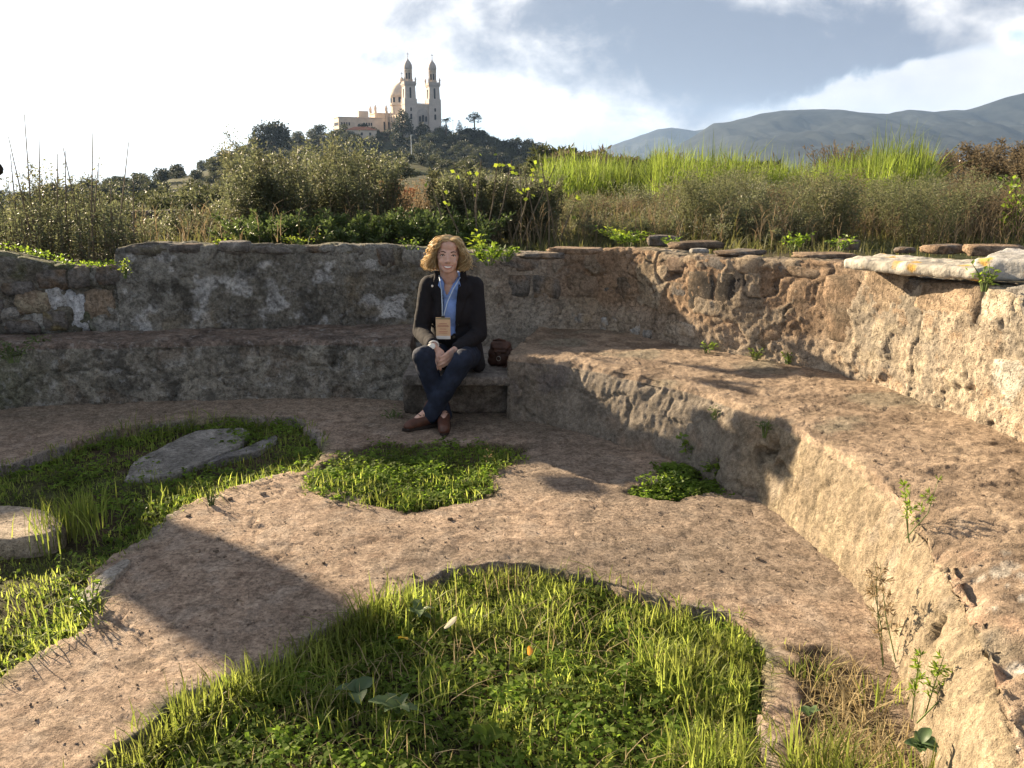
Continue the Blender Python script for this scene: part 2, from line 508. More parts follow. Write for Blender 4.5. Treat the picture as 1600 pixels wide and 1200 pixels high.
def r_disp(P, face, edge):
    b = 0.012 * fbm(P, 3.0, 3, 5) + 0.008 * fbm(P, 14, 3, 9) + 0.004 * fbm(P, 60, 2, 11)
    streak = fbm(P * np.array([1, 1, .16]), 34, 3, 21)
    f = b + 0.007 * streak - 0.012 * crack(P, 2.2, 31, .03)
    near = 1 - sstep(P[:, 1], 2.35, 3.0)
    rag = np.maximum(0, fbm(P, 6.5, 4, 41) + 0.15)
    er = np.exp(-(edge / 0.075) ** 2) * (0.012 + rag * 0.07 * (0.35 + 1.3 * near))
    w1, _, _ = worley(P, 22, 3)
    er += np.exp(-(edge / 0.14) ** 2) * near * (0.030 + 0.03 * fbm(P, 9, 3, 44)) + np.exp(-(edge / 0.09) ** 2) * near * 0.03 * (w1 - .4)
    for c, rr, dp in (((1.24, 3.90, .26), .055, .06), ((1.25, 3.82, .20), .04, .05), ((1.22, 3.97, .20), .04, .045), ((1.29, 3.62, .30), .018, .05), ((1.07, 4.2, .07), .03, .05), ((1.20, 2.28, .22), .05, .06), ((1.13, 3.98, .05), .03, .05)):
        d = np.linalg.norm((P - np.array(c)) * np.array([1, 1, .8]), axis=1) * (1 + .9 * fbm(P, 22, 4, 77))
        er += dp * (1 - sstep(d, rr * .55, rr))
    t = b * .9 - 0.005 * sstep(fbm(P * np.array([1, 1, 1]), 7, 4, 51), .05, .3) + 0.004 * fbm(P, 40, 3, 52)
    return np.where(face, f, t) - er
def r_col(P, face, edge):
    n1 = fbm(P, 3.2, 5, 61); n2 = fbm(P, 9, 4, 62); n3 = fbm(P * np.array([1, 1, .2]), 16, 4, 63)
    lit = 1 - sstep(P[:, 1] + .25 * n1, 3.85, 4.25)                   # sunlit stretch coloured paler, shaded rest darker; also plaster here, lichen beyond
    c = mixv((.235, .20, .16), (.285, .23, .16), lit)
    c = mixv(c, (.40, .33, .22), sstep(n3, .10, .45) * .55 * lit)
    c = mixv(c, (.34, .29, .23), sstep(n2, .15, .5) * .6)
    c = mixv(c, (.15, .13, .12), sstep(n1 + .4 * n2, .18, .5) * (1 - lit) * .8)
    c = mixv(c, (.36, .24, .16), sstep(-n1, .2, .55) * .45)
    t = mixv((.345, .262, .19), (.22, .165, .12), sstep(fbm(P, 7, 4, 51), -.05, .35))
    t = mixv(t, (.38, .295, .21), sstep(n2, .1, .5) * .5)
    t = mixv(t, (.20, .19, .145), sstep(fbm(P, 2.6, 4, 66), .1, .4) * .6)
    near = 1 - sstep(P[:, 1], 2.0, 2.9)
    w1, w2, wi = worley(P, 15, 8)
    t = mixv(t, (.52, .49, .43), (1 - sstep(w1 + .35 * n2, .22, .36)) * sstep(wi, .45, .55) * near * .9)
    t = mixv(t, (.40, .22, .15), np.exp(-(edge / .10) ** 2) * sstep(fbm(P, 5, 3, 67), .0, .3) * near * .8)
    t = mixv(t, (.46, .37, .25), np.exp(-(edge / .05) ** 2) * sstep(n2, -.2, .3) * .6 * lit)
    return np.clip(np.where(face[:, None], c, t), .02, .9)
def l_disp(P, face, edge):
    b = 0.016 * fbm(P, 2.6, 4, 105) + 0.010 * fbm(P, 12, 3, 109) + .004 * fbm(P, 55, 2, 3)
    rag = np.maximum(0, fbm(P, 5.5, 4, 141) + .05)
    er = np.exp(-(edge / 0.06) ** 2) * (0.008 + rag * 0.05)
    er += face * (0.022 * crack(P * np.array([1, 1, 1.6]), 1.9, 131, .035) + .02 * sstep(fbm(P, 3.4, 4, 133), .22, .30))
    return b - er - (~face) * .006 * sstep(fbm(P, 7, 4, 51), .05, .3)
def l_col(P, face, edge):
    n1 = fbm(P, 2.2, 5, 161); n2 = fbm(P, 8, 4, 162); n3 = fbm(P, 20, 3, 163)
    c = mixv((.215, .195, .16), (.30, .275, .225), sstep(n1, -.2, .4))
    c = mixv(c, (.085, .08, .07), sstep(n2 + .5 * n1, .12, .4) * .75)
    c = mixv(c, (.23, .19, .15), sstep(fbm(P, 3.4, 4, 133), .20, .30) * .7)
    c = mixv(c, (.12, .13, .075), sstep(-P[:, 0] + .5 * n1, 2.9, 3.5) * .6)
    c = mixv(c, (.42, .40, .36), sstep(n3 - n1 * .3, .28, .5) * .5)
    t = mixv((.235, .18, .145), (.145, .115, .095), sstep(n2, -.1, .4))
    t = mixv(t, (.33, .29, .25), sstep(n3, .25, .5) * .5)
    return np.where(face[:, None], c, t)

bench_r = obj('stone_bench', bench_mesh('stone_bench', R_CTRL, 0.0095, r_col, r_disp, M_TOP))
tag(bench_r, 'curved stone bench sweeping round the right side below the brown wall', 'stone bench')
bench_l = obj('stone_bench', bench_mesh('stone_bench', L_CTRL, 0.013, l_col, l_disp, M_GREYW, 34, 44))
tag(bench_l, 'long grey stone bench along the shaded back wall left of the seated person', 'stone bench')

# low stone ledge in the gap between the two benches
def block_mesh(name, sx, sy, sz, mat, col, seed, res=0.03, amp=0.012, rnd=0.02, col2=None):
    """a worn rectangular block, origin at its base centre"""
    nx, ny, nz = [max(2, int(a / res) + 1) for a in (sx, sy, sz)]
    V = []; F = []
    def face(o, u, v, nu, nv):
        k = len(V)
        for i in range(nu):
            for j in range(nv):
                V.append(o + u * (i / (nu - 1)) + v * (j / (nv - 1)))
        for i in range(nu - 1):
            for j in range(nv - 1):
                F.append((k + i * nv + j, k + (i + 1) * nv + j, k + (i + 1) * nv + j + 1, k + i * nv + j + 1))
    X, Y, Z = np.array([sx, 0, 0]), np.array([0, sy, 0]), np.array([0, 0, sz]); o = np.array([-sx / 2, -sy / 2, 0.])
    face(o, X, Z, nx, nz); face(o + Y, Z, X, nz, nx); face(o, Z, Y, nz, ny); face(o + X, Y, Z, ny, nz)
    face(o + Z, X, Y, nx, ny); face(o, Y, X, ny, nx)
    V = np.array(V); c = np.array([0, 0, sz / 2]); h = np.array([sx, sy, sz]) / 2
    q = V - c
    inner = np.clip(q, -(h - rnd), h - rnd)
    d = q - inner; L = np.linalg.norm(d, axis=1, keepdims=True)
    N = d / np.maximum(L, 1e-6)
    nn = q / h; nn = np.where(np.abs(nn) > .999, np.sign(nn), 0); nn /= np.maximum(np.linalg.norm(nn, axis=1, keepdims=True), 1e-6)
    V2 = np.where(L > rnd, inner + N * rnd, q) + c
    s = seed * 3.7
    V2 = V2 + nn * (amp * fbm(V + s, 1.1 / max(.05, min(sx, sy, sz)), 3, seed) + amp * .4 * fbm(V + s, 25, 3, seed))[:, None]
    n2 = fbm(V + s, 12, 4, seed + 5)
    cc = mixv(col, col2 if col2 else tuple(x * .55 for x in col), sstep(n2, -.1, .45))
    me = mesh_np(name, V2, np.array(F), mat, True, cc)
    bm = bmesh.new(); bm.from_mesh(me); bmesh.ops.remove_doubles(bm, verts=bm.verts, dist=1e-4); bm.to_mesh(me); bm.free()
    return me
ledge = empty('stone_ledge', (-.36, 5.84, 0))
tag(ledge, 'low stone ledge in the gap between the benches, under the seated person', 'stone ledge')
o = obj('base_block', block_mesh('base_block', .70, .92, .215, M_MAS, (.2, .17, .14), 3, .025, .02), ledge, (0, .05, 0))
o = obj('top_slab', block_mesh('top_slab', .70, 1.02, .062, M_MAS, (.28, .25, .22), 4, .02, .008, .012), ledge, (0, 0, .212))

# ---- walls
WALL_T = 0.42
RW = [(-.52, 6.56, .98), (.0, 6.50, .96), (.25, 6.39, .97), (.5, 6.32, 1.0), (.8, 6.15, 1.03), (1.02, 5.88, 1.02), (1.28, 5.52, 1.03), (1.63, 5.17, 1.05), (1.84, 4.9, 1.06),
      (2.0, 4.5, 1.02), (2.1, 4.15, 1.03), (2.19, 3.75, 1.04), (2.25, 3.4, 1.06), (2.27, 3.0, 1.06), (2.23, 2.5, 1.06), (2.11, 1.95, 1.06), (1.91, 1.4, 1.05), (1.5, .8, 1.0)]
LW = [(-2.93, 6.27, 1.02), (-2.7, 6.30, 1.05), (-2.35, 6.34, 1.04), (-2.0, 6.38, 1.03), (-1.4, 6.46, 1.03), (-1.0, 6.51, 1.02), (-.75, 6.53, 1.00), (-.50, 6.56, .97)]
RU = [(-5.0, 4.3, .95), (-4.75, 5.0, 1.0), (-4.4, 5.55, 1.03), (-3.9, 6.0, 1.03), (-3.6, 6.11, .96), (-3.25, 6.2, .88), (-3.0, 6.25, .86), (-2.86, 6.28, .90)]
def wall_mesh(name, ctrl, step, colf, dispf, mat, n_f=64, n_t=26, z0=.22, seed=0):
    S, s = crom(ctrl, step)
    q = S[:, :2]; top = S[:, 2] + .012 * fbm(np.column_stack([s, s * 0, s * 0]), 5, 3, seed + 900)
    t = np.gradient(q, axis=0); t /= np.linalg.norm(t, axis=1, keepdims=True)
    nrm = np.stack([-t[:, 1], t[:, 0]], 1)
    cen = np.array([-1.0, 3.4])
    sg = np.sign(np.sum((q - cen) * nrm, 1).mean()); nrm = nrm * sg
    n = len(S); r = .05; prof = []
    for u in np.linspace(0, 1, n_f):
        z = z0 + (top - r - z0) * u
        prof.append(np.column_stack([q + nrm * (.05 * u), z]))
    for a in np.linspace(.2, math.pi / 2, 6):
        prof.append(np.column_stack([q + nrm * (.05 + r * (1 - math.cos(a))), top - r + r * math.sin(a)]))
    for u in np.linspace(0, 1, n_t)[1:]:
        prof.append(np.column_stack([q + nrm * (.05 + r + u * (WALL_T - r)), top - .03 * u]))
    prof.append(np.column_stack([q + nrm * (.05 + WALL_T + .02), top * 0 + .1]))
    P = np.stack(prof, 1)
    e0, e1 = P[:1].copy(), P[-1:].copy(); e0[..., 2] = e1[..., 2] = z0 - .1
    k = 16
    P = np.concatenate([np.concatenate([e0 + (P[:1] - e0) * a for a in np.linspace(0, 1, k)[:-1]]), P, np.concatenate([P[-1:] + (e1 - P[-1:]) * a for a in np.linspace(0, 1, k)[1:]])])
    nt = P.shape[1]
    N = grid_normals(P)
    flip = N[len(P) // 2, nt - 8, 2] < 0
    if flip: N = -N
    X = P.reshape(-1, 3)
    ft = np.tile(np.clip(np.arange(nt) / n_f, 0, 1), len(P)); istop = np.tile(np.arange(nt) > n_f + 3, len(P))
    X2 = X + N.reshape(-1, 3) * dispf(X, ft, istop)[:, None]
    return mesh_np(name, X2, grid_faces(len(P), nt, not flip), mat, True, colf(X, ft, istop)), X2.reshape(P.shape), N, nrm
def rw_disp(P, u, top):
    pale = sstep(P[:, 0] + .25 * fbm(P, 2, 3, 8), 1.75, 2.05)
    d = .020 * fbm(P, 2.4, 4, 205) + .008 * fbm(P, 9, 4, 206) + .006 * fbm(P, 34, 3, 207)
    m = sstep(fbm(P, 2.6, 5, 210), .02, .06)                          # where the render has fallen off
    w1, w2, wi = worley(P, 9, 211)
    d -= m * (.010 + .003 * sstep(w2 - w1, .12, .0) - .003 * wi - .007 * fbm(P, 20, 3, 212))
    d -= (.018 * crack(P, 1.5, 220, .014) + .010 * crack(P, 3.4, 221, .014)) * sstep(fbm(P, 1.3, 2, 226), -.1, .2)
    d -= pale * .012 * sstep(fbm(P, 4.5, 5, 230), .10, .15)
    d += pale * (.007 * fbm(P * np.array([1, 1, .45]), 14, 4, 231) + .004 * fbm(P, 48, 2, 232))
    return d
def rw_col(P, u, top):
    n1 = fbm(P, 2.1, 5, 261); n2 = fbm(P, 7, 5, 262); n3 = fbm(P, 18, 4, 263)
    pale = sstep(P[:, 0] + .28 * fbm(P, 2, 3, 8), 1.72, 2.08)
    c = mixv((.34, .265, .18), (.28, .225, .165), sstep(n1, -.3, .3))
    c = mixv(c, (.45, .375, .28), sstep(fbm(P, 3.3, 4, 264), .08, .3) * .75)
    m = sstep(fbm(P, 2.6, 5, 210), .02, .06)
    c = mixv(c, (.285, .185, .115), m * .7)
    c = mixv(c, (.34, .235, .15), sstep(n2, .2, .45) * .4)
    low = 1 - sstep(P[:, 2] + .08 * n1, .52, .66)
    c = mixv(c, (.40, .335, .26), low * .6)
    c2 = mixv((.40, .33, .245), (.30, .26, .205), sstep(n1, -.05, .35))
    c2 = mixv(c2, (.49, .415, .30), sstep(n2, .08, .35) * .7)
    c2 = mixv(c2, (.42, .28, .17), sstep(n3 - n2 * .4, .25, .5) * .5)
    c = mixv(c, c2, pale)
    c = mixv(c, (.10, .085, .075), np.maximum(crack(P, 1.5, 220, .011), .8 * crack(P, 3.4, 221, .009)) * .6 * sstep(fbm(P, 1.3, 2, 226), -.1, .2))
    c = mixv(c, (.17, .15, .11), top * sstep(n2, -.3, .2) * .8)
    left = 1 - sstep(P[:, 0], .2, .6)
    c = mixv(c, (.33, .30, .26), left * .6)
    return np.clip(c, .02, .9)
def lw_disp(P, u, top):
    d = .022 * fbm(P, 2.2, 4, 305) + .012 * fbm(P, 8, 4, 306) + .005 * fbm(P, 32, 3, 307)
    d -= (.018 * crack(P, 1.2, 323, .015) + .008 * crack(P, 3.1, 321, .012)) * sstep(fbm(P, 1.2, 2, 326), -.05, .2)
    d -= .014 * sstep(fbm(P, 3.0, 5, 310), .15, .19)
    return d
def lw_col(P, u, top):
    n1 = fbm(P, 1.7, 5, 361); n2 = fbm(P, 5.5, 5, 362); n3 = fbm(P, 16, 4, 363)
    c = mixv((.265, .25, .215), (.19, .175, .145), sstep(n1, -.2, .3))
    c = mixv(c, (.56, .55, .53), sstep(n2 + .5 * (n3) - .35 * u + .25 * n1, .0, .2) * .8)
    c = mixv(c, (.075, .07, .06), sstep(fbm(P, 4.5, 5, 364) + .3 * n3, .12, .38) * .8)
    c = mixv(c, (.25, .20, .13), sstep(fbm(P, 2.5, 4, 365), .2, .4) * .55)
    c = mixv(c, (.06, .055, .05), np.maximum(crack(P, 1.2, 323, .012), .6 * crack(P, 3.1, 321, .008)) * .7 * sstep(fbm(P, 1.2, 2, 326), -.05, .2))
    c = mixv(c, (.15, .15, .09), top * sstep(n2, -.3, .2) * .8)
    return np.clip(c, .02, .9)
def ru_disp(P, u, top):
    w1, w2, wi = worley(P * np.array([1, 1, 1.2]), 5.0, 411)
    return .03 * fbm(P, 3, 4, 405) + .012 * fbm(P, 14, 4, 406) - .022 * sstep(w2 - w1, .20, .0) + .012 * wi
def ru_col(P, u, top):
    n1 = fbm(P, 2.5, 5, 461); n2 = fbm(P, 7, 4, 462)
    c = mixv((.21, .19, .155), (.10, .095, .07), sstep(n1, -.2, .3))
    c = mixv(c, (.42, .41, .38), sstep(fbm(P, 4, 5, 463), .12, .3) * .7)
    return mixv(c, (.11, .13, .05), np.clip(sstep(n2, .1, .4) * .5 + top * .5, 0, 1))
me, RWP, RWN, RWn = wall_mesh('ruined_wall', RW, .0095, rw_col, rw_disp, M_MAS, 80, 26, .22, 1)
wall_r = tag(obj('ruined_wall', me), 'brown crumbling masonry wall curving behind the right bench, pale plaster at its near end', 'wall')
me, LWP, LWN, LWn = wall_mesh('plastered_wall', LW, .011, lw_col, lw_disp, M_GREYW, 70, 24, .22, 2)
wall_l = tag(obj('plastered_wall', me), 'grey cracked plastered wall with pale lichen blotches behind the long left bench', 'wall')
me, RUP, RUN, RUn = wall_mesh('rubble_wall', RU, .02, ru_col, ru_disp, M_GREYW, 36, 16, .25, 3)
wall_u = tag(obj('rubble_wall', me), 'collapsed low rubble wall at the left edge with white and tan stones', 'wall')

# ---- stones that can be told apart in the walls (children of their wall)
def rock_mesh(name, sx, sy, sz, seed, mat, col, col2, n=7, blocky=.6, amp=.10):
    """an irregular stone centred on its origin: a cube sphere squared off by 'blocky'"""
    V = []; F = []
    for ax in range(3):
        for sgn in (-1, 1):
            k = len(V)
            for i in range(n):
                for j in range(n):
                    p = [0, 0, 0]; p[ax] = sgn; p[(ax + 1) % 3] = (i / (n - 1) * 2 - 1) * sgn; p[(ax + 2) % 3] = j / (n - 1) * 2 - 1
                    V.append(p)
            for i in range(n - 1):
                for j in range(n - 1):
                    F.append((k + i * n + j, k + (i + 1) * n + j, k + (i + 1) * n + j + 1, k + i * n + j + 1))
    V = np.array(V, float)
    sph = V / np.linalg.norm(V, axis=1, keepdims=True)
    Q = sph * (1 - blocky) + V * blocky * .86
    nz = fbm(sph + seed * 5.1, 1.3, 3, seed)
    Q = Q * (1 + amp * 1.6 * nz + amp * .6 * fbm(sph + seed, 4, 2, seed + 3))[:, None]
    Q = Q * np.array([sx, sy, sz]) / 2
    cc = mixv(col, col2, sstep(fbm(Q + seed, 14, 4, seed + 9), -.15, .35))
    me = mesh_np(name, Q, np.array(F), mat, True, cc)
    bm = bmesh.new(); bm.from_mesh(me); bmesh.ops.remove_doubles(bm, verts=bm.verts, dist=1e-5); bm.to_mesh(me); bm.free()
    return me
TAN, TAN2 = (.38, .30, .21), (.27, .205, .145)
DRK, DRK2 = (.055, .05, .045), (.16, .125, .09)
BRN, BRN2 = (.28, .20, .135), (.18, .13, .09)
GRY, GRY2 = (.30, .28, .25), (.17, .155, .14)
WHT, WHT2 = (.58, .58, .58), (.40, .39, .37)
RED, RED2 = (.32, .235, .165), (.23, .17, .125)
_sr = [0]
def wall_stone(wall, GP, GN, x0, y0, x1, y1, c1, c2, proud=.02, depth=.13, blocky=.55, amp=.11, nm='stone', n=7):
    """sets a stone into the wall face where the photograph shows one"""
    A = GP[:, :80].reshape(-1, 3); NN = GN[:, :80].reshape(-1, 3)
    px = proj_np(A)
    i = np.argmin((px[:, 0] - (x0 + x1) / 2) ** 2 + (px[:, 1] - (y0 + y1) / 2) ** 2)
    p = A[i]; nn = NN[i].copy(); nn[2] *= .3; nn /= np.linalg.norm(nn)
    dist = np.linalg.norm(p - np.array([0, 0, CAM_H]))
    view = -p[:2] / np.linalg.norm(p[:2]); fac = max(.4, abs(float(view @ nn[:2])))
    w = (x1 - x0) / 1330 * dist / fac; h = (y1 - y0) / 1330 * dist / .96
    _sr[0] += 1
    me = rock_mesh(nm, w, depth, h, _sr[0], M_MAS, c1, c2, n, blocky, amp)
    o = obj(nm, me, wall)
    o.location = Vector(p) + Vector(nn) * (proud - depth / 2)
    o.rotation_euler = (0, random.Random(_sr[0]).uniform(-.08, .08), math.atan2(nn[1], nn[0]) + math.pi / 2)
    return o
for a in [(1072, 418, 1118, 500, DRK, DRK2), (1112, 424, 1165, 498, DRK, DRK2), (1160, 424, 1226, 506, DRK, BRN2),
          (1226, 432, 1288, 545, BRN, BRN2), (1282, 428, 1346, 540, BRN, DRK2), (1346, 424, 1424, 500, TAN, TAN2), (1405, 428, 1446, 462, GRY2, DRK2),
          (1428, 442, 1528, 502, (.42, .32, .22), TAN2), (1524, 452, 1580, 520, (.55, .47, .36), (.36, .29, .2)), (1565, 452, 1640, 500, GRY, GRY2),
          (1078, 397, 1140, 426, GRY2, BRN2), (1135, 399, 1190, 428, TAN, TAN2), (1186, 397, 1252, 420, TAN, GRY2), (1250, 396, 1322, 416, RED, RED2),
          (1225, 418, 1290, 436, TAN2, BRN2), (1020, 398, 1080, 425, RED2, BRN2), (935, 394, 1022, 412, RED, RED2), (855, 392, 935, 410, TAN2, RED2),
          (768, 402, 858, 424, RED2, GRY2), (990, 420, 1040, 470, TAN2, BRN2), (960, 430, 992, 475, DRK2, BRN2), (1040, 440, 1074, 478, TAN2, GRY2),
          (880, 425, 940, 470, TAN2, RED2), (935, 430, 962, 470, GRY2, TAN2), (884, 488, 930, 512, TAN, GRY), (934, 493, 951, 519, WHT2, TAN), (953, 496, 979, 520, WHT2, TAN),
          (980, 502, 1001, 524, WHT2, TAN), (1002, 514, 1018, 530, GRY, WHT2), (1030, 500, 1090, 534, TAN, (.45, .38, .3)), (1098, 480, 1160, 512, TAN, RED),
          (1170, 505, 1225, 545, BRN, TAN2), (1345, 545, 1372, 600, BRN, TAN), (1545, 560, 1600, 640, (.5, .46, .38), (.33, .3, .25)), (830, 430, 880, 470, GRY2, TAN2), (790, 425, 832, 465, GRY2, RED2)]:
    wall_stone(wall_r, RWP, RWN, *a, proud=random.Random(int(a[0] * 7 + a[1])).uniform(.004, .020))
for a in [(25, 456, 75, 492, (.36, .31, .22), TAN2), (73, 450, 106, 487, WHT, WHT2), (100, 456, 135, 521, WHT, (.45, .46, .48)), (131, 448, 178, 506, (.30, .235, .17), TAN2),
          (108, 418, 142, 450, GRY2, (.2, .17, .14)), (60, 422, 104, 452, BRN2, GRY2), (150, 415, 186, 446, GRY2, BRN2), (68, 488, 102, 520, (.25, .2, .1), GRY2), (0, 478, 30, 498, GRY, GRY2), (10, 500, 62, 522, GRY2, BRN2), (-40, 470, 2, 510, GRY2, BRN2), (5, 440, 50, 462, GRY2, DRK2)]:
    wall_stone(wall_u, RUP, RUN, *a, proud=.036, depth=.18, blocky=.5, amp=.14, n=9)
for a in [(205, 381, 262, 402, GRY2, (.2, .18, .13)), (262, 379, 312, 396, GRY2, BRN2), (348, 381, 392, 398, GRY, GRY2), (392, 384, 458, 400, (.25, .23, .2), GRY2), (456, 381, 530, 396, GRY2, BRN2), (528, 384, 585, 400, GRY2, (.2, .18, .13)), (585, 384, 620, 420, GRY2, BRN2), (622, 388, 690, 420, GRY, GRY2)]:
    wall_stone(wall_l, LWP, LWN, *a, proud=.03, depth=.30, blocky=.5, amp=.10)

# ---- long lichen-spotted coping slabs lying on the near right wall, and loose flat stones on the wall top
def mat_limestone():
    m, nt = new_mat('lichened_limestone'); k = NT(nt)
    a = k.n('ShaderNodeAttribute', attribute_name='Col').outputs['Color']
    g = k.noise(30, 6, .62); f = k.ss(g, .3, .7, .72, 1.15)
    h = k.n('ShaderNodeCombineColor'); [k.l(f, h.inputs[i]) for i in range(3)]
    c = k.mix(1.0, a, h.outputs[0], 'MULTIPLY')
    li = k.math('MULTIPLY', k.ss(k.math('ADD', k.voro(9).outputs['Distance'], k.math('MULTIPLY', k.noise(60, 4, .6), .25)), .34, .50, 1, 0), k.ss(k.noise(4, 4, .6), .46, .54))
    c = k.mix(k.math('MULTIPLY', li, .85), c, (.55, .33, .06))
    dk = k.ss(k.noise(16, 5, .65), .56, .66)
    c = k.mix(k.math('MULTIPLY', dk, .5), c, (.2, .19, .17))
    k.out(k.principled(c, .92, k.bump(g, .7, .012), .15))
    return m
M_LIME = mat_limestone()
def slab(name, p, q, w, t, seed, col, col2, label, mat=None, sink=0.0, tilt=0.0, cat='stone slab', parent=None, group=None, res=.025, amp=.014):
    p, q = Vector(p), Vector(q); d = q - p
    me = block_mesh(name, d.length, w, t, mat or M_MAS, col, seed, res, amp, min(.02, t * .3), col2)
    o = obj(name, me, parent)
    o.location = (p + q) / 2 - Vector((0, 0, sink))
    o.rotation_euler = (tilt, -math.asin(d.z / d.length), math.atan2(d.y, d.x))
    if label: tag(o, label, cat, group)
    return o
def coping(pa, za, pb, zb, w, t, seed, c1, c2, lb, tilt):
    a, b = at_z(*pa, za), at_z(*pb, zb)
    out = Vector((a[1] - b[1], b[0] - a[0], 0)).normalized() * -1
    if out.x < 0: out = -out
    o_ = out * (w * .5)
    slab('coping_slab', Vector(a) + o_, Vector(b) + o_, w, t, seed, c1, c2, lb, M_LIME, t, tilt, res=.016, amp=.011)
coping((1318, 402), 1.105, (1530, 418), 1.125, .30, .058, 11, (.44, .41, .35), (.30, .28, .24), 'long pale coping slab with orange lichen, undercut, on the near right wall', .05)
coping((1522, 400), 1.165, (1680, 402), 1.19, .40, .105, 12, (.40, .39, .37), (.27, .26, .24), 'thick grey coping slab with orange lichen at the right edge of the wall', .06)

# ================================================================== FLOOR AND GRASS BEDS
BED_FRONT = [(-1.25, 1.55), (-1.1, 2.02), (-.97, 2.28), (-.81, 2.46), (-.56, 2.79), (-.37, 3.01), (-.16, 3.17), (0.0, 3.19), (.18, 3.13), (.40, 3.01), (.62, 2.86), (.78, 2.76), (.84, 2.66), (.82, 2.46), (.74, 2.22), (.65, 1.97), (.55, 1.5), (-.4, 1.3)]
BED_LEFT = [(-1.75, 2.0), (-1.64, 2.42), (-1.55, 2.61), (-1.53, 2.79), (-1.62, 2.93), (-1.67, 3.15), (-1.65, 3.39), (-1.64, 3.49), (-1.58, 3.86), (-1.34, 4.20), (-1.10, 4.40), (-1.12, 4.75), (-1.26, 5.09), (-1.55, 5.34), (-2.25, 5.23), (-2.6, 4.75), (-2.8, 4.35), (-3.2, 4.1), (-3.4, 3.2), (-3.0, 2.2)]
BED_MID = [(-1.07, 4.25), (-1.06, 4.50), (-.89, 4.70), (-.38, 4.83), (-.06, 4.83), (.12, 4.70), (-.08, 4.34), (-.10, 4.04), (-.31, 3.84), (-.60, 3.81), (-.98, 4.08)]
BED_BENCH = [(.52, 4.04), (.68, 4.20), (.88, 4.45), (1.02, 4.30), (1.1, 4.04), (.85, 3.96), (.62, 3.97)]
BED_STRIP = [(.93, 2.62), (1.08, 2.55), (1.19, 2.3), (1.12, 2.0), (1.0, 1.6), (.72, 1.7), (.80, 2.1), (.88, 2.4)]
def sd_poly(P2, poly):
    """signed distance, positive inside"""
    poly = np.asarray(poly, float); n = len(poly)
    d = np.full(len(P2), 1e9); ins = np.zeros(len(P2), bool)
    for i in range(n):
        a, b = poly[i], poly[(i + 1) % n]
        e = b - a; w = P2 - a
        t = np.clip(w @ e / (e @ e), 0, 1)
        d = np.minimum(d, np.linalg.norm(w - t[:, None] * e, axis=1))
        c = (a[1] > P2[:, 1]) != (b[1] > P2[:, 1])
        with np.errstate(divide='ignore', invalid='ignore'):
            xi = (b[0] - a[0]) * (P2[:, 1] - a[1]) / (b[1] - a[1]) + a[0]
        ins ^= c & (P2[:, 0] < xi)
    return np.where(ins, d, -d)
def smooth_poly(poly, step=.04):
    C = np.array(poly + poly[:1], float)
    return crom(C, step)[0][:-1]
BEDS = {k: smooth_poly(v) for k, v in dict(front=BED_FRONT, left=BED_LEFT, mid=BED_MID, bench=BED_BENCH, strip=BED_STRIP).items()}
xs = np.concatenate([np.linspace(-6.2, -3.75, 14), np.arange(-3.7, 1.75, .0135), np.linspace(1.8, 2.6, 8)])
ys = np.concatenate([np.linspace(-2.5, 1.5, 22), np.arange(1.55, 6.15, .0135), np.linspace(6.2, 6.9, 8)])
GX, GY = np.meshgrid(xs, ys, indexing='ij')
P = np.column_stack([GX.ravel(), GY.ravel(), np.zeros(GX.size)])
wob = .045 * fbm(P, 4, 4, 501) + .022 * fbm(P, 16, 3, 502)
sds = {k: sd_poly(P[:, :2], v) for k, v in BEDS.items()}
deep = np.maximum(sds['front'], sds['left']) + wob          # beds with a broken mortar rim
soft = np.maximum(np.maximum(sds['mid'], sds['bench']), sds['strip']) + wob * 3.0
z = .014 * fbm(P, 1.1, 3, 511) + .006 * fbm(P, 6, 3, 512) + .0042 * fbm(P, 26, 3, 513) + .002 * fbm(P, 70, 2, 514)
z -= .006 * sstep(fbm(P, 8, 4, 515), .30, .46) + .009 * crack(P, 1.3, 516, .012)
w1, w2, wi = worley(P, 7, 517)
z -= .012 * (1 - sstep(w1, .05, .12)) * (wi > .8)
rimk = np.exp(-(np.minimum(deep, 0) / .05) ** 2)
z -= rimk * .012 * np.maximum(0, fbm(P, 9, 3, 518) + .2)
z -= .05 * sstep(soft, -.03, .14)
w1b, w2b, wib = worley(P, 26, 519)
z -= .0035 * (1 - sstep(w1b, .10, .26)) * (wib > .65)
bb = sstep(P[:, 0], .9, 1.15) * (1 - sstep(P[:, 1], 2.7, 3.1)) * .0
n1 = fbm(P, 1.6, 5, 521); n2 = fbm(P, 6, 5, 522); n3 = fbm(P, 22, 4, 523)
col = mixv((.445, .335, .25), (.33, .252, .19), sstep(n1, -.25, .3))
col = mixv(col, (.47, .36, .268), sstep(n2, .08, .4) * .6)
col = mixv(col, (.24, .165, .12), sstep(n3 + .3 * n2, .15, .45) * .55)
col = mixv(col, (.44, .36, .29), sstep(fbm(P, 11, 4, 524), .22, .4) * .5)
col = mixv(col, (.25, .245, .23), rimk * sstep(fbm(P, 7, 3, 525), -.2, .2) * .75)
col = mixv(col, (.16, .17, .07), rimk * sstep(fbm(P, 5, 3, 526), .1, .35) * .6)
col = mixv(col, (.13, .10, .07), sstep(soft, -.06, .05))
col = mixv(col, (.21, .175, .14), sstep(fbm(P, .9, 5, 527), .12, .4) * .55)
# darker mortar towards the back
col = mixv(col, (.18, .155, .115), sstep(P[:, 1] + .4 * n1, 4.9, 5.5) * .45)
keep = (deep < .012).reshape(GX.shape)
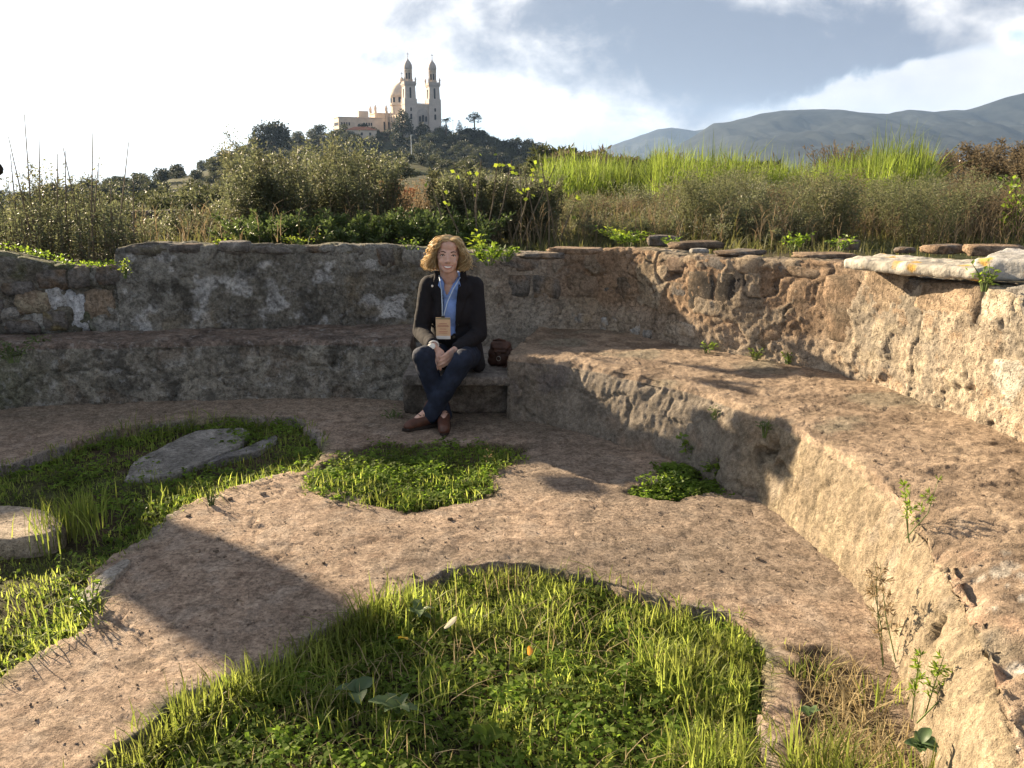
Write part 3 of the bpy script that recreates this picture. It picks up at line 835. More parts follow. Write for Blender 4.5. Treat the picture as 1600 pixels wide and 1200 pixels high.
# sink the rim row to give the broken slab a thickness
edge_in = (deep > -.008)
z = np.where(edge_in, -.14, z)
V = P.copy(); V[:, 2] = z
F = grid_faces(len(xs), len(ys))
kq = keep[:-1, :-1] | keep[1:, :-1] | keep[:-1, 1:] | keep[1:, 1:]
F = F[kq.ravel()][:, ::-1]
used = np.zeros(len(V), bool); used[F.ravel()] = True
remap = np.cumsum(used) - 1
floor = obj('floor', mesh_np('floor', V[used], remap[F], M_FLOOR, True, col[used]))
tag(floor, kind='structure')
def floor_z(x, y):
    return float(.014 * fbm(np.array([[x, y, 0]]), 1.1, 3, 511)[0])
# soil showing in the beds
xs2 = np.arange(-3.7, 1.5, .03); ys2 = np.arange(1.0, 5.6, .03)
GX, GY = np.meshgrid(xs2, ys2, indexing='ij')
Q = np.column_stack([GX.ravel(), GY.ravel(), np.zeros(GX.size)])
def soil_h(Q):
    return -.062 + .022 * fbm(Q, 2.2, 3, 531) + .010 * fbm(Q, 14, 3, 532)
Q[:, 2] = soil_h(Q)
scol = mixv((.115, .085, .055), (.07, .055, .035), sstep(fbm(Q, 5, 4, 533), -.2, .3))
scol = mixv(scol, (.09, .11, .035), sstep(fbm(Q, 3, 4, 534), -.1, .3) * .6)
tag(obj('soil', mesh_np('soil', Q, grid_faces(len(xs2), len(ys2), True), M_SOIL, True, scol)), kind='structure')

# ================================================================== TERRAIN
RWc, _ = crom(RW, .12); LWc, _ = crom(LW, .12); RUc, _ = crom(RU, .12)
loop = np.concatenate([RUc, LWc[1:-1], RWc])
t = np.gradient(loop[:, :2], axis=0); t /= np.linalg.norm(t, axis=1, keepdims=True)
nrm = np.stack([-t[:, 1], t[:, 0]], 1); nrm *= np.sign(np.sum((loop[:, :2] - [-1, 3.4]) * nrm, 1))[:, None]
inner = np.column_stack([loop[:, :2] + nrm * (WALL_T + .0), loop[:, 2] - .07])
back = crom([(1.75, .35), (1.6, -1.2), (0, -2.4), (-3, -2.2), (-5.4, -.2), (-5.9, 2.6), (-5.45, 4.2)], .25)[0]
backz = np.full(len(back), -.02)
LP = np.concatenate([inner, np.column_stack([back, backz])])
cen = np.array([-1.2, 2.4])
rings = np.concatenate([[0, .06, .15, .3, .5, .75, 1.05, 1.4, 1.8, 2.3, 2.9, 3.6, 4.5, 5.6, 7, 9, 11.5, 15, 19, 25, 33, 45], np.geomspace(60, 7400, 24)])
dirv = LP[:, :2] - cen; dirv /= np.linalg.norm(dirv, axis=1, keepdims=True)
T = np.stack([np.column_stack([LP[:, :2] + dirv * r, LP[:, 2]]) for r in rings], 1)
T = np.concatenate([T, T[:1]])
q = T.reshape(-1, 3)
rr = np.tile(rings, len(T))
def field_z(x, y):
    x = np.asarray(x, float); y = np.asarray(y, float)
    base = .84 + .10 * np.clip((x - 1) / 12, -1, 1) * np.clip(y / 20, 0, 1)
    base = base - .35 * sstep(-x, 3.2, 6.5) * (1 - sstep(y, 14, 30))
    base = base - 1.6 * sstep(-x / np.maximum(y, 1), .16, .30) * sstep(np.hypot(x, y), 9, 20)
    base = base - 9.0 * sstep(-x / np.maximum(y, 1), .20, .32) * sstep(np.hypot(x, y), 40, 230)
    return base * sstep(y, -1.0, 4.0)
tz = q[:, 2] * (1 - sstep(rr, 0, 1.6)) + field_z(q[:, 0], q[:, 1]) * sstep(rr, 0, 1.6)
tz += (.05 * fbm(q * [1, 1, 0], .8, 3, 601) + .02 * fbm(q * [1, 1, 0], 4, 3, 602)) * sstep(rr, .02, .5)
q[:, 2] = tz
ncol = fbm(q * [1, 1, 0], .5, 4, 605); far = sstep(rr, 60, 500)
tcol = mixv((.075, .065, .04), (.05, .06, .025), sstep(ncol, -.3, .3))
tcol = mixv(tcol, (.045, .052, .025), far)
F = grid_faces(len(T), len(rings))
gr = obj('ground', mesh_np('ground', q, F, mat_far('field_soil', 2.5), True, tcol))
_zc = gr.data.polygons[len(gr.data.polygons) // 3].normal.z
if _zc < 0: gr.data.flip_normals()
tag(gr, kind='structure')

# ---- the hill that carries the church
HY = 560.0
HPX = [(200, 310), (280, 296), (330, 278), (370, 254), (400, 236), (440, 222), (500, 214), (560, 213), (640, 213), (700, 213), (740, 217), (780, 225), (820, 234), (860, 246), (900, 257), (960, 265), (1040, 269), (1100, 272)]
HXZ = np.array([(at_y(a, b, HY)[0], at_y(a, b, HY)[2]) for a, b in HPX])
def hill_z(x, y):
    pr = np.interp(x, HXZ[:, 0], np.maximum(HXZ[:, 1], -8))
    s = np.where(y < HY, sstep(y, 400, HY - 5) * .35 + .65 * np.clip((y - 400) / (HY - 400), 0, 1), 1 - sstep(y, HY + 60, HY + 240))
    return -9 + (pr + 9) * s
hx = np.linspace(-360, 150, 120); hy = np.linspace(395, 800, 80)
GX, GY = np.meshgrid(hx, hy, indexing='ij')
H3 = np.column_stack([GX.ravel(), GY.ravel(), np.zeros(GX.size)])
H3[:, 2] = hill_z(H3[:, 0], H3[:, 1]) + 1.2 * fbm(H3, .03, 3, 701) * sstep(hill_z(H3[:, 0], H3[:, 1]), 1, 8)
hcol = mixv((.040, .045, .024), (.065, .058, .036), sstep(fbm(H3, .05, 4, 702), -.1, .4))
M_FAR = mat_far('hill_scrub', .25)
tag(obj('hill', mesh_np('hill', H3, grid_faces(len(hx), len(hy), True), M_FAR, True, hcol)), kind='structure')

# ---- nearer green knoll at the left, and the sea beyond it
KPX = [(60, 318), (140, 303), (200, 294), (250, 285), (300, 274), (350, 261), (400, 250), (460, 247), (560, 250), (680, 258), (800, 268)]
KXZ = np.array([(at_y(a, b, 300)[0], at_y(a, b, 300)[2]) for a, b in KPX])
def knoll_z(x, y):
    pr = np.interp(x, KXZ[:, 0], KXZ[:, 1], -9, -3)
    s = np.where(y < 300, .35 * sstep(y, 180, 300) + .65 * np.clip((y - 180) / 120, 0, 1), 1 - sstep(y, 315, 400))
    return -9 + (pr + 9) * s
kx = np.linspace(-185, 5, 80); ky = np.linspace(175, 405, 50)
GX, GY = np.meshgrid(kx, ky, indexing='ij')
K3 = np.column_stack([GX.ravel(), GY.ravel(), np.zeros(GX.size)])
K3[:, 2] = knoll_z(K3[:, 0], K3[:, 1]) + .5 * fbm(K3, .06, 3, 705)
kcol = mixv((.045, .055, .025), (.07, .07, .035), sstep(fbm(K3, .08, 4, 706), -.2, .3))
tag(obj('hill', mesh_np('hill', K3, grid_faces(len(kx), len(ky), True), M_FAR, True, kcol)), kind='structure')
m, nt = new_mat('sea_water'); k = NT(nt)
k.out(k.principled((.03, .06, .07), .12, k.bump(k.noise(.12, 5, .6), .5, 1.0), .5))
mb = MB(); mb.add([(-7400, 60, -6), (-10, 60, -6), (-900, 7300, -6), (-7400, 7300, -6)], [(0, 1, 2, 3)])
tag(mb.build('sea', m), kind='structure')

# ---- mountains
def mountains(name, px, Y, depth, seed, colr, n=260, m=46, rough=1.0):
    A = np.array([at_y(a, b, Y) for a, b in px])
    x = np.linspace(A[0, 0], A[-1, 0], n)
    z = np.interp(x, A[:, 0], A[:, 2])
    v = np.linspace(0, 1, m)
    GX, V_ = np.meshgrid(x, v, indexing='ij')
    prof = np.where(V_ < .62, (V_ / .62) ** 1.15, 1 - ((V_ - .62) / .38) ** 1.4)
    yy = Y + (V_ - .62) * depth
    Pm = np.column_stack([GX.ravel(), yy.ravel(), np.zeros(GX.size)])
    g = np.abs(fbm(Pm, 1 / 420, 6, seed, .6)) * 1.7 * rough
    env = (prof * (1 - prof) * 4).ravel()
    Z = np.repeat(z, m) * prof.ravel() * (1 - .55 * g * env) + 9 * rough * fbm(Pm, 1 / 110, 3, seed + 4) * np.minimum(prof.ravel(), .8)
    Pm[:, 2] = Z - 6
    c = mixv(colr, tuple(k * 1.6 for k in colr), sstep(fbm(Pm, 1 / 500, 5, seed + 8), 0, .4))
    tag(obj(name, mesh_np(name, Pm, grid_faces(n, m, True), M_MTN, True, c)), kind='structure')
M_MTN = mat_far('mountain_scrub', .012)
mountains('mountains', [(1000, 255), (1040, 236), (1080, 214), (1115, 190), (1145, 187), (1190, 175), (1225, 170), (1262, 169), (1310, 168), (1345, 173), (1390, 175), (1420, 168), (1460, 172), (1510, 170), (1545, 160), (1575, 150), (1600, 143), (1660, 125), (1760, 112), (1900, 120), (2100, 150)], 4000, 3400, 811, (.022, .026, .026))
mountains('mountains', [(820, 262), (860, 247), (900, 239), (950, 228), (985, 216), (1010, 206), (1030, 199), (1050, 197), (1085, 203), (1120, 196), (1180, 185), (1260, 180), (1400, 180)], 6300, 2200, 821, (.026, .030, .030))
# low wooded rise between field and mountains
mountains('hills', [(700, 270), (900, 268), (1000, 267), (1120, 266), (1250, 267), (1400, 266), (1500, 265), (1600, 264), (1800, 262), (2000, 264)], 1900, 700, 831, (.025, .03, .018), 200, 24, .6)

# ---- haze
m, nt = new_mat('haze'); k = NT(nt)
v = k.n('ShaderNodeVolumePrincipled')
v.inputs['Color'].default_value = (.42, .63, 1.0, 1); v.inputs['Density'].default_value = 6.2e-5; v.inputs['Anisotropy'].default_value = .25
oo = k.n('ShaderNodeOutputMaterial'); k.l(v.outputs[0], oo.inputs['Volume'])
mb = MB(); mb.box((0, 0, 270), (15800, 15800, 564))
hz = mb.build('haze', m); tag(hz, 'thin pale air haze over the whole landscape', 'haze', kind='stuff')

# ================================================================== FOLIAGE TOOLS
def leaf_quads(P, D, L, Wd, rng, up=None, fold=0.0):
    """diamond leaves at P pointing along D: returns verts, quad faces"""
    n = len(P); D = D / (np.linalg.norm(D, axis=1, keepdims=True) + 1e-9)
    rnd = rng.normal(size=(n, 3)) if up is None else up + .35 * rng.normal(size=(n, 3))
    S = np.cross(D, rnd); S /= (np.linalg.norm(S, axis=1, keepdims=True) + 1e-9)
    N = np.cross(S, D)
    L = np.broadcast_to(np.asarray(L, float), (n,))[:, None]; Wd = np.broadcast_to(np.asarray(Wd, float), (n,))[:, None]
    a = P; b = P + D * L * .45 + S * Wd * .5 + N * fold * L; c = P + D * L; d = P + D * L * .45 - S * Wd * .5 + N * fold * L
    V = np.stack([a, b, c, d], 1).reshape(-1, 3)
    return V, np.arange(4 * n).reshape(n, 4)
def blob_points(n, rng, lobes, shell=.55):
    """points spread through a set of ellipsoid lobes [(centre, radii)], denser near the surface; also outward directions"""
    vol = np.array([np.prod(r) ** .67 for c, r in lobes]); pick = rng.choice(len(lobes), n, p=vol / vol.sum())
    C = np.array([c for c, r in lobes])[pick]; Rr = np.array([r for c, r in lobes])[pick]
    d = rng.normal(size=(n, 3)); d /= np.linalg.norm(d, axis=1, keepdims=True)
    u = (shell + (1 - shell) * rng.random(n)) * (1 + .10 * rng.normal(size=n))
    return C + d * Rr * u[:, None], d
def copy_thing(src, loc, rz=0.0, scale=1.0, label=None):
    c = src.copy(); COL.objects.link(c); c.location = loc; c.rotation_euler = (0, 0, rz)
    c.scale = (scale,) * 3 if isinstance(scale, (int, float)) else scale
    if label: c['label'] = label
    for ch in src.children:
        d = ch.copy(); COL.objects.link(d); d.parent = c
    return c
M_BARK = mat_plain('bark', (.10, .075, .055), .9, .4, 12)
M_SHRUB = mat_leaf('dark_shrub_leaf', (.024, .030, .018), (.048, .055, .028), .25, .6)
M_SHRUB2 = mat_leaf('olive_shrub_leaf', (.042, .050, .024), (.072, .076, .036), .3, .6)
M_BROWNSH = mat_leaf('brown_shrub_leaf', (.075, .058, .038), (.12, .095, .06), .3, .7)
M_PALM = mat_leaf('palm_leaf', (.025, .032, .018), (.05, .06, .03), .2, .5)

def tree_proto(name, seed, lobes, nleaf, leafL, mat, trunk_h, trunk_r, limbs=5):
    """unit thing: trunk + crown as children of an empty; returned unplaced at the origin"""
    rng = np.random.default_rng(seed)
    e = empty(name)
    P, d = blob_points(nleaf, rng, lobes)
    V, F = leaf_quads(P, d + .8 * rng.normal(size=d.shape), leafL * (.6 + .8 * rng.random(nleaf)), leafL * .7, rng)
    obj('crown', mesh_np('crown', V, F, mat, False), e)
    mb = MB()
    mb.tube([(0, 0, -.6), (.02, 0, trunk_h * .5), (0, .02, trunk_h)], [trunk_r * 1.3, trunk_r, trunk_r * .75], 7)
    for i in range(limbs):
        c, r = lobes[i % len(lobes)]
        mb.tube([(0, 0, trunk_h * .85), (c[0] * .5, c[1] * .5, trunk_h * .8 + (c[2] - trunk_h * .8) * .6), c], [trunk_r * .6, trunk_r * .35, trunk_r * .12], 5)
    mb.build('trunk', M_BARK, e)
    return e
def round_lobes(seed, n=7, flat=.75):
    r = random.Random(seed); L = [((0, 0, .5), (.36, .36, .40 * flat + .08))]
    for i in range(n):
        a = r.uniform(0, 6.28); q = r.uniform(.12, .28)
        L.append(((math.cos(a) * q, math.sin(a) * q, r.uniform(.35, .72)), (r.uniform(.16, .26),) * 2 + (r.uniform(.13, .22),)))
    return L
# ================================================================== THE HILLTOP CHURCH
M_STONE = mat_plain('pale_church_stone', (.56, .48, .42), .9, .10, .35, .1, 3)
M_STONE2 = mat_plain('warm_church_stone', (.60, .50, .40), .9, .10, .35, .1, 3)
M_DOME = mat_plain('dome_stone', (.44, .38, .34), .85, .12, .5, .1, 3)
M_OPEN = mat_plain('dark_window', (.03, .03, .035), .3, .1, 2, .0, 3)
M_RTILE = mat_plain('red_roof_tile', (.30, .13, .075), .9, .25, 1.2, .2, 4)
M_WHITE = mat_plain('white_paint', (.75, .74, .72), .7, .05, 3, .0, 10)
M_IRON = mat_plain('dark_iron', (.05, .05, .05), .6, .1, 3, .0, 10)
cx, cy, cz = at_y(661, 213, HY)
CH = empty('church', (cx, cy, cz - 1.0), R(24))
CH.scale = (1, 1, .965)
tag(CH, 'pale twin-towered domed church on top of the wooded hill', 'church')
PXM = HY / 1330 * 1.0        # metres per photograph pixel at the hill (about)
PXM = 0.418
def prism(mb, pts, z0, z1):
    n = len(pts)
    mb.add([(x, y, z0) for x, y in pts] + [(x, y, z1) for x, y in pts], [tuple(range(n))[::-1], tuple(range(n, 2 * n))] + [(i, (i + 1) % n, n + (i + 1) % n, n + i) for i in range(n)])
def arch(mb, x, y, z, w, h, t=.3, n=8):
    """arched panel in the local xz plane, facing -y"""
    pts = [(x - w / 2, z), (x + w / 2, z)] + [(x + w / 2 * math.cos(a), z + h - w / 2 + w / 2 * math.sin(a)) for a in np.linspace(0, math.pi, n)]
    k = len(pts)
    mb.add([(p, y - t, q) for p, q in pts] + [(p, y + t, q) for p, q in pts], [tuple(range(k)), tuple(range(k, 2 * k))[::-1]] + [(i, k + i, k + (i + 1) % k, (i + 1) % k) for i in range(k)])
def window(parent, x, y, z, w, h, frame=.35):
    mb = MB(); arch(mb, x, y, z - .2, w + 2 * frame, h + frame + .2, .22); f = mb.build('window', M_STONE, parent)
    mb = MB(); arch(mb, x, y - .12, z, w, h, .18); mb.build('pane', M_OPEN, f)
    return f
FW, FD = 23.4, 2.6           # facade between the outer faces of the towers
TW = 7.6
mb = MB(); mb.box((0, 2.2, 10.4), (FW - 2 * TW + 1, 5.0, 20.8)); fac = mb.build('facade', M_STONE, CH)
mb = MB()
for i in range(11): mb.box((-4.15 + i * .83, -.1, 21.4), (.42, .5, 1.2))
mb.box((0, -.15, 20.9), (8.6, .7, .5)); mb.build('battlement', M_STONE, fac)
mb = MB(); arch(mb, 0, -.45, 8.8, 7.2, 9.6, .25, 14); blind = mb.build('blind_arch', M_DOME, fac)
for i in range(3):
    mb = MB(); arch(mb, -2 + i * 2.0, -.9, 10.2, 1.2, 4.2 if i == 1 else 3.4, .3); mb.build('window', M_OPEN, fac)
mb = MB(); arch(mb, 0, -.5, 0, 6.2, 8.0, .4, 12); por = mb.build('portal', M_STONE2, fac)
mb = MB(); arch(mb, 0, -.95, 0, 3.4, 6.0, .3, 10); mb.build('door', M_OPEN, por)
for z_ in (8.35, 19.6):
    mb = MB(); mb.box((0, -.4, z_), (8.4, .5, .35)); mb.build('cornice', M_STONE2, fac)
def tower(sx):
    X = sx * (FW - TW) / 2
    mb = MB()
    mb.box((X, 2.4, 12), (TW, TW, 24.0)); mb.box((X, 2.4, 21.0), (TW + .5, TW + .5, .5)); mb.box((X, 2.4, 8.4), (TW + .4, TW + .4, .45))
    w = TW * .47; w2 = TW * .43
    b = [(X - w, 2.4 - w), (X + w, 2.4 - w), (X + w, 2.4 + w), (X - w, 2.4 + w)]; t = [(X - w2, 2.4 - w2), (X + w2, 2.4 - w2), (X + w2, 2.4 + w2), (X - w2, 2.4 + w2)]
    mb.add([(x, y, 23.8) for x, y in b] + [(x, y, 33.0) for x, y in t], [(3, 2, 1, 0), (4, 5, 6, 7)] + [(i, (i + 1) % 4, 4 + (i + 1) % 4, 4 + i) for i in range(4)])
    for ax in (-1, 1):
        for ay in (-1, 1): mb.box((X + ax * TW * .46, 2.4 + ay * TW * .46, 12), (1.0, 1.0, 24.6))
    T = mb.build('tower', M_STONE, CH)
    mb = MB(); mb.box((X, 2.4, 33.3), (TW + .3, TW + .3, .9)); mb.box((X, 2.4, 32.5), (TW - .3, TW - .3, .8)); mb.box((X, 2.4, 34.3), (TW - .2, TW - .2, 1.0)); mb.build('gallery', M_DOME, T)
    for ax in (-1, 1):
        for ay in (-1, 1): mb = MB(); mb.lathe((X + ax * TW * .46, 2.4 + ay * TW * .46, 33.6), [(.5, 0), (.5, 2.2), (.75, 2.4), (.45, 3.0), (.05, 4.0)], 8); mb.build('pinnacle', M_STONE2, T)
    mb = MB(); mb.lathe((X, 2.4, 34.5), [(2.35, 0), (2.35, .7), (1.9, .8), (1.9, 6.6), (2.35, 6.9), (2.6, 7.5), (2.2, 7.8)], 12); 
    for i in range(8): mb.tube([(X + 2.15 * math.cos(i * .785 + .39), 2.4 + 2.15 * math.sin(i * .785 + .39), 35.2), (X + 2.15 * math.cos(i * .785 + .39), 2.4 + 2.15 * math.sin(i * .785 + .39), 41.6)], .25, 6)
    ln = mb.build('lantern', M_STONE2, T)
    mb = MB()
    for i in range(8):
        a = i * .785
        mb.box((X + 1.95 * math.cos(a), 2.4 + 1.95 * math.sin(a), 38.2), (.25, .85, 3.6), a)
    mb.build('lantern_opening', M_OPEN, T)
    mb = MB(); mb.lathe((X, 2.4, 42.2), [(2.3, 0), (2.55, .8), (2.6, 1.8), (2.3, 3.2), (1.6, 4.6), (.8, 5.6), (.25, 6.4), (.18, 7.4)], 16); mb.build('dome', M_DOME, T, True)
    mb = MB(); mb.box((X, 2.4, 51.0), (.22, .22, 3.2)); mb.box((X, 2.4, 51.6), (1.5, .22, .22)); mb.build('cross', M_IRON, T)
    yf = 2.4 - TW / 2 - .12
    for z, w, h in ((2.0, 1.6, 4.2), (11.5, 1.1, 3.4), (16.6, .8, 2.2)): 
        mb = MB(); arch(mb, X, yf, z, w, h, .25); mb.build('window', M_OPEN, T)
    mb = MB(); arch(mb, X, 2.4 - TW * .455, 24.6, 1.0, 6.6, .3); mb.build('window', M_OPEN, T)
    mb = MB(); mb.box((X - sx * 0 - TW * .455, 2.4, 27.6), (.5, 1.0, 5.6)); mb.build('window', M_OPEN, T)
tower(-1); tower(1)
mb = MB(); mb.box((0, 24, 7.6), (19.5, 40, 15.2)); mb.box((0, 24, 15.3), (20.3, 40.6, .6)); nave = mb.build('nave', M_STONE2, CH)
mb = MB(); mb.add([(-9.7, 4, 15.5), (9.7, 4, 15.5), (9.7, 44, 15.5), (-9.7, 44, 15.5), (0, 4, 18.4), (0, 44, 18.4)], [(0, 4, 5, 3), (1, 2, 5, 4), (0, 1, 4), (3, 5, 2), (0, 3, 2, 1)]); mb.build('roof', M_DOME, nave)
for i in range(6):
    mb = MB(); mb.box((-9.85, 9 + i * 6, 9.2), (.5, 1.5, 4.4)); mb.build('window', M_OPEN, nave)
    mb = MB(); mb.box((-10.1, 12 + i * 6, 7.9), (.9, .9, 15.8)); mb.lathe((-10.1, 12 + i * 6, 15.8), [(.55, 0), (.55, 1.6), (.3, 2.2), (.05, 3.2)], 8); mb.build('buttress', M_STONE2, nave)
mb = MB(); mb.box((0, 46, 8.6), (40, 13, 17.2)); mb.box((0, 46, 17.4), (40.8, 13.8, .6)); tr = mb.build('transept', M_STONE2, CH)
for x, y in ((-19.4, 39.8), (-19.4, 52.2), (-12, 39.8), (19.4, 39.8)):
    mb = MB(); mb.box((x, y, 9.5), (1.5, 1.5, 19)); mb.lathe((x, y, 19), [(.9, 0), (.9, 1.6), (1.1, 1.8), (.7, 2.8), (.1, 4.2)], 8); mb.build('pinnacle', M_STONE2, tr)
for i in range(3):
    mb = MB(); arch(mb, -16.5 + i * 2.6, 39.35, 6.0, 1.4, 6.0, .25); mb.build('window', M_OPEN, tr)
mb = MB(); mb.box((-20.2, 46, 9), (.5, 2.4, 6)); mb.build('window', M_OPEN, tr)
mb = MB(); mb.lathe((0, 42, 15), [(8.0, 0), (8.0, 7.5), (8.8, 8.0), (8.8, 9.2), (7.9, 9.4), (7.9, 13.0), (8.3, 13.6)], 20); dr = mb.build('drum', M_STONE2, CH)
mb = MB(); mb.lathe((0, 42, 28.5), [(8.0, 0), (8.1, 1.8), (7.5, 4.4), (6.0, 7.0), (3.8, 9.0), (1.5, 10.2), (1.2, 11.6), (1.4, 12.0), (.6, 13.0), (.1, 13.6)], 24); dm = mb.build('dome', M_STONE2, CH, True)
mb = MB(); mb.box((0, 42, 43.6), (.25, .25, 3.4)); mb.box((0, 42, 44.2), (1.7, .25, .25)); mb.build('cross', M_IRON, dm)
for i in range(12):
    a = i * math.pi / 6
    mb = MB(); mb.box((7.9 * math.cos(a), 42 + 7.9 * math.sin(a), 26.4), (.5, 1.6, 3.2), a); mb.build('window', M_OPEN, dr)
mb = MB(); mb.lathe((0, 53, 0), [(9, 0), (9, 13), (9.4, 13.6), (7, 16.5), (.3, 18.5)], 18); mb.build('apse', M_STONE2, CH)
# the long convent block beside the church
bx, by, bz = at_y(561, 209, HY + 12)
MO = empty('convent', (bx, by, bz - 1), R(24)); tag(MO, 'flat-roofed cream block joined to the left of the church', 'building')
mb = MB(); mb.box((0, 0, 5.2), (29, 14, 10.4)); mb.box((0, 0, 10.6), (29.6, 14.6, .5)); wl = mb.build('wall', M_STONE2, MO)
mb = MB(); mb.box((3, 1, 12.2), (6.4, 6, 5.6)); mb.build('roof_house', M_STONE2, MO)
for i in range(8):
    mb = MB(); mb.box((-12.6 + i * 1.6 + (i > 3) * 8, -7.05, 6.6), (.8, .4, 1.9)); mb.build('window', M_OPEN, wl)
for i in range(5):
    mb = MB(); mb.box((-14.55, -5 + i * 2.4, 6.6), (.4, .9, 1.9)); mb.build('window', M_OPEN, wl)
bx, by, bz = at_y(565, 214, HY - 22)
HO = empty('house', (bx, by, bz - 1), R(12)); tag(HO, 'low red-roofed house among trees below the cream block', 'house')
mb = MB(); mb.box((0, 0, 2.4), (18, 9, 4.8)); mb.build('wall', M_STONE2, HO)
mb = MB(); mb.add([(-9.6, -5, 4.8), (9.6, -5, 4.8), (9.6, 5, 4.8), (-9.6, 5, 4.8), (-4, 0, 7.0), (4, 0, 7.0)], [(0, 1, 5, 4), (1, 2, 5), (2, 3, 4, 5), (3, 0, 4), (3, 2, 1, 0)]); mb.build('roof', M_RTILE, HO)
for i in range(3):
    mb = MB(); mb.box((-5 + i * 5, -4.55, 2.6), (1.2, .3, 1.6)); mb.build('window', M_OPEN, HO)
# white lamp post and thin mast on the slope
p = at_y(643, 243, 455)
mb = MB(); mb.tube([(0, 0, -1), (0, 0, 10.2)], [.22, .14], 8); mb.box((.5, 0, 10.2), (1.4, .3, .2))
tag(mb.build('lamp_post', M_WHITE, None, False, p), 'tall white lamp post halfway up the church hill', 'lamp post')
p = at_y(708, 213, HY - 10)
mb = MB(); mb.tube([(0, 0, -1), (0, 0, 10)], [.18, .1], 6); mb.box((0, 0, 9.6), (1.6, .2, .3))
tag(mb.build('mast', M_WHITE, None, False, p), 'thin pale mast beside the palm right of the church', 'mast')
# ---- trees and shrubs on the hill
def hz_(x, y):
    return float(hill_z(np.array([x]), np.array([y]))[0])
protos = [tree_proto('hill_shrub', 900 + i, round_lobes(i, 8), 900, .085, M_SHRUB if i % 3 else M_SHRUB2, .35, .035, 4) for i in range(5)]
for e in protos: tag(e, 'dark rounded shrub on the church hillside', 'shrub', 'shrubs scattered over the church hill')
rg = random.Random(5)
first = [True] * 5
n_sh = 0
cand = []
for _ in range(2600):
    x = rg.uniform(-250, 95); y = rg.uniform(415, 556)
    z = hz_(x, y)
    if z < 1.5: continue
    if abs(x - (cx)) < 11 and y > 535: continue
    r = rg.uniform(5.0, 10.5)
    if any((x - a) ** 2 + ((y - b) * .8) ** 2 < (.30 * (r + c)) ** 2 for a, b, _z, c in cand): continue
    cand.append((x, y, z, r))
    if len(cand) >= 230: break
for x, y, z, r in cand:
    i = rg.randrange(5)
    s = (r, r, r * rg.uniform(.85, 1.1))
    if first[i]:
        o = protos[i]; o.location = (x, y, z - .10 * r); o.scale = s; first[i] = False
    else:
        copy_thing(protos[i], (x, y, z - .10 * r), rg.uniform(0, 6.28), s)
def hill_tree(name, px, pyb, pyt, wpx, Y, lobes, label, mat=M_SHRUB, nleaf=2200, leafL=.06, trunk=.3, cat='tree', group=None):
    b = at_y(px, pyb, Y); t = at_y(px, pyt, Y)
    h = t[2] - b[2]; w = wpx / 1330 * Y
    e = tree_proto(name, px + pyb, [(c, r) for c, r in lobes], nleaf, leafL, mat, trunk, .035, 5)
    e.location = b; e.scale = (w, w, h)
    tag(e, label, cat, group); return e
CONE = [((0, 0, .45), (.40, .40, .33)), ((0.04, 0, .68), (.28, .28, .20)), ((0, 0, .86), (.14, .14, .15)), ((-.2, .1, .35), (.28, .28, .2)), ((.2, -.1, .38), (.26, .26, .22))]
PINE = [((0, 0, .80), (.34, .34, .10)), ((.18, 0, .70), (.24, .24, .09)), ((-.22, .1, .66), (.24, .24, .09)), ((.05, .1, .92), (.2, .2, .08)), ((-.1, 0, .52), (.18, .18, .06)), ((.25, 0, .5), (.15, .15, .05))]
hill_tree('conifer', 629, 217, 170, 36, HY - 14, CONE, 'broad dark conifer standing in front of the church nave')
hill_tree('conifer', 660, 219, 191, 34, HY - 18, CONE, 'lower dark bushy tree before the church portal')
hill_tree('conifer', 718, 212, 187, 13, HY - 6, CONE, 'small pointed conifer between palm and pine right of church', nleaf=900)
hill_tree('pine_tree', 741, 205, 175, 28, HY - 4, PINE, 'flat-topped open pine right of the church', nleaf=1100, leafL=.05, trunk=.75)
hill_tree('broad_tree', 735, 226, 196, 72, HY - 16, round_lobes(31, 9), 'wide dark tree below the flat-topped pine')
hill_tree('broad_tree', 688, 222, 199, 26, HY - 14, round_lobes(32, 9), 'dark round tree at the foot of the right church tower', mat=M_SHRUB2)
hill_tree('broad_tree', 800, 240, 214, 52, HY - 20, round_lobes(33, 9), 'dark tree on the right shoulder of the hill')
hill_tree('broad_tree', 838, 246, 220, 44, HY - 26, round_lobes(34, 9), 'dark tree at the right foot of the hill')
hill_tree('broad_tree', 428, 242, 182, 62, 440, round_lobes(35, 10), 'large dark tree crowning the left shoulder of the hill', nleaf=3000)
hill_tree('broad_tree', 402, 245, 205, 34, 440, round_lobes(36, 10), 'smaller dark tree left of the large one on the hill shoulder')
rk = random.Random(12); cand = []
for _ in range(900):
    x = rk.uniform(-170, -10); y = rk.uniform(215, 312); z = float(knoll_z(np.array([x]), np.array([y]))[0])
    if z < -7: continue
    r = rk.uniform(3.2, 7.0)
    if any((x - a) ** 2 + ((y - b) * .7) ** 2 < (.27 * (r + c)) ** 2 for a, b, c in cand): continue
    cand.append((x, y, r))
    if len(cand) > 190: break
kp = [tree_proto('slope_bush', 950 + i, round_lobes(60 + i, 9), 900, .085, (M_SHRUB2, M_SHRUB, M_SHRUB2)[i], .35, .035, 4) for i in range(3)]
for e in kp: tag(e, 'rounded green bush on the long left slope below the hill', 'bush', 'bushes on the left slope')
fk = [True] * 3
for x, y, r in cand:
    i = rk.randrange(3); z = float(knoll_z(np.array([x]), np.array([y]))[0]) - .12 * r; sc_ = (r, r, r * rk.uniform(.75, 1.0))
    if fk[i]: kp[i].location = (x, y, z); kp[i].scale = sc_; fk[i] = False
    else: copy_thing(kp[i], (x, y, z), rk.uniform(0, 6.28), sc_)
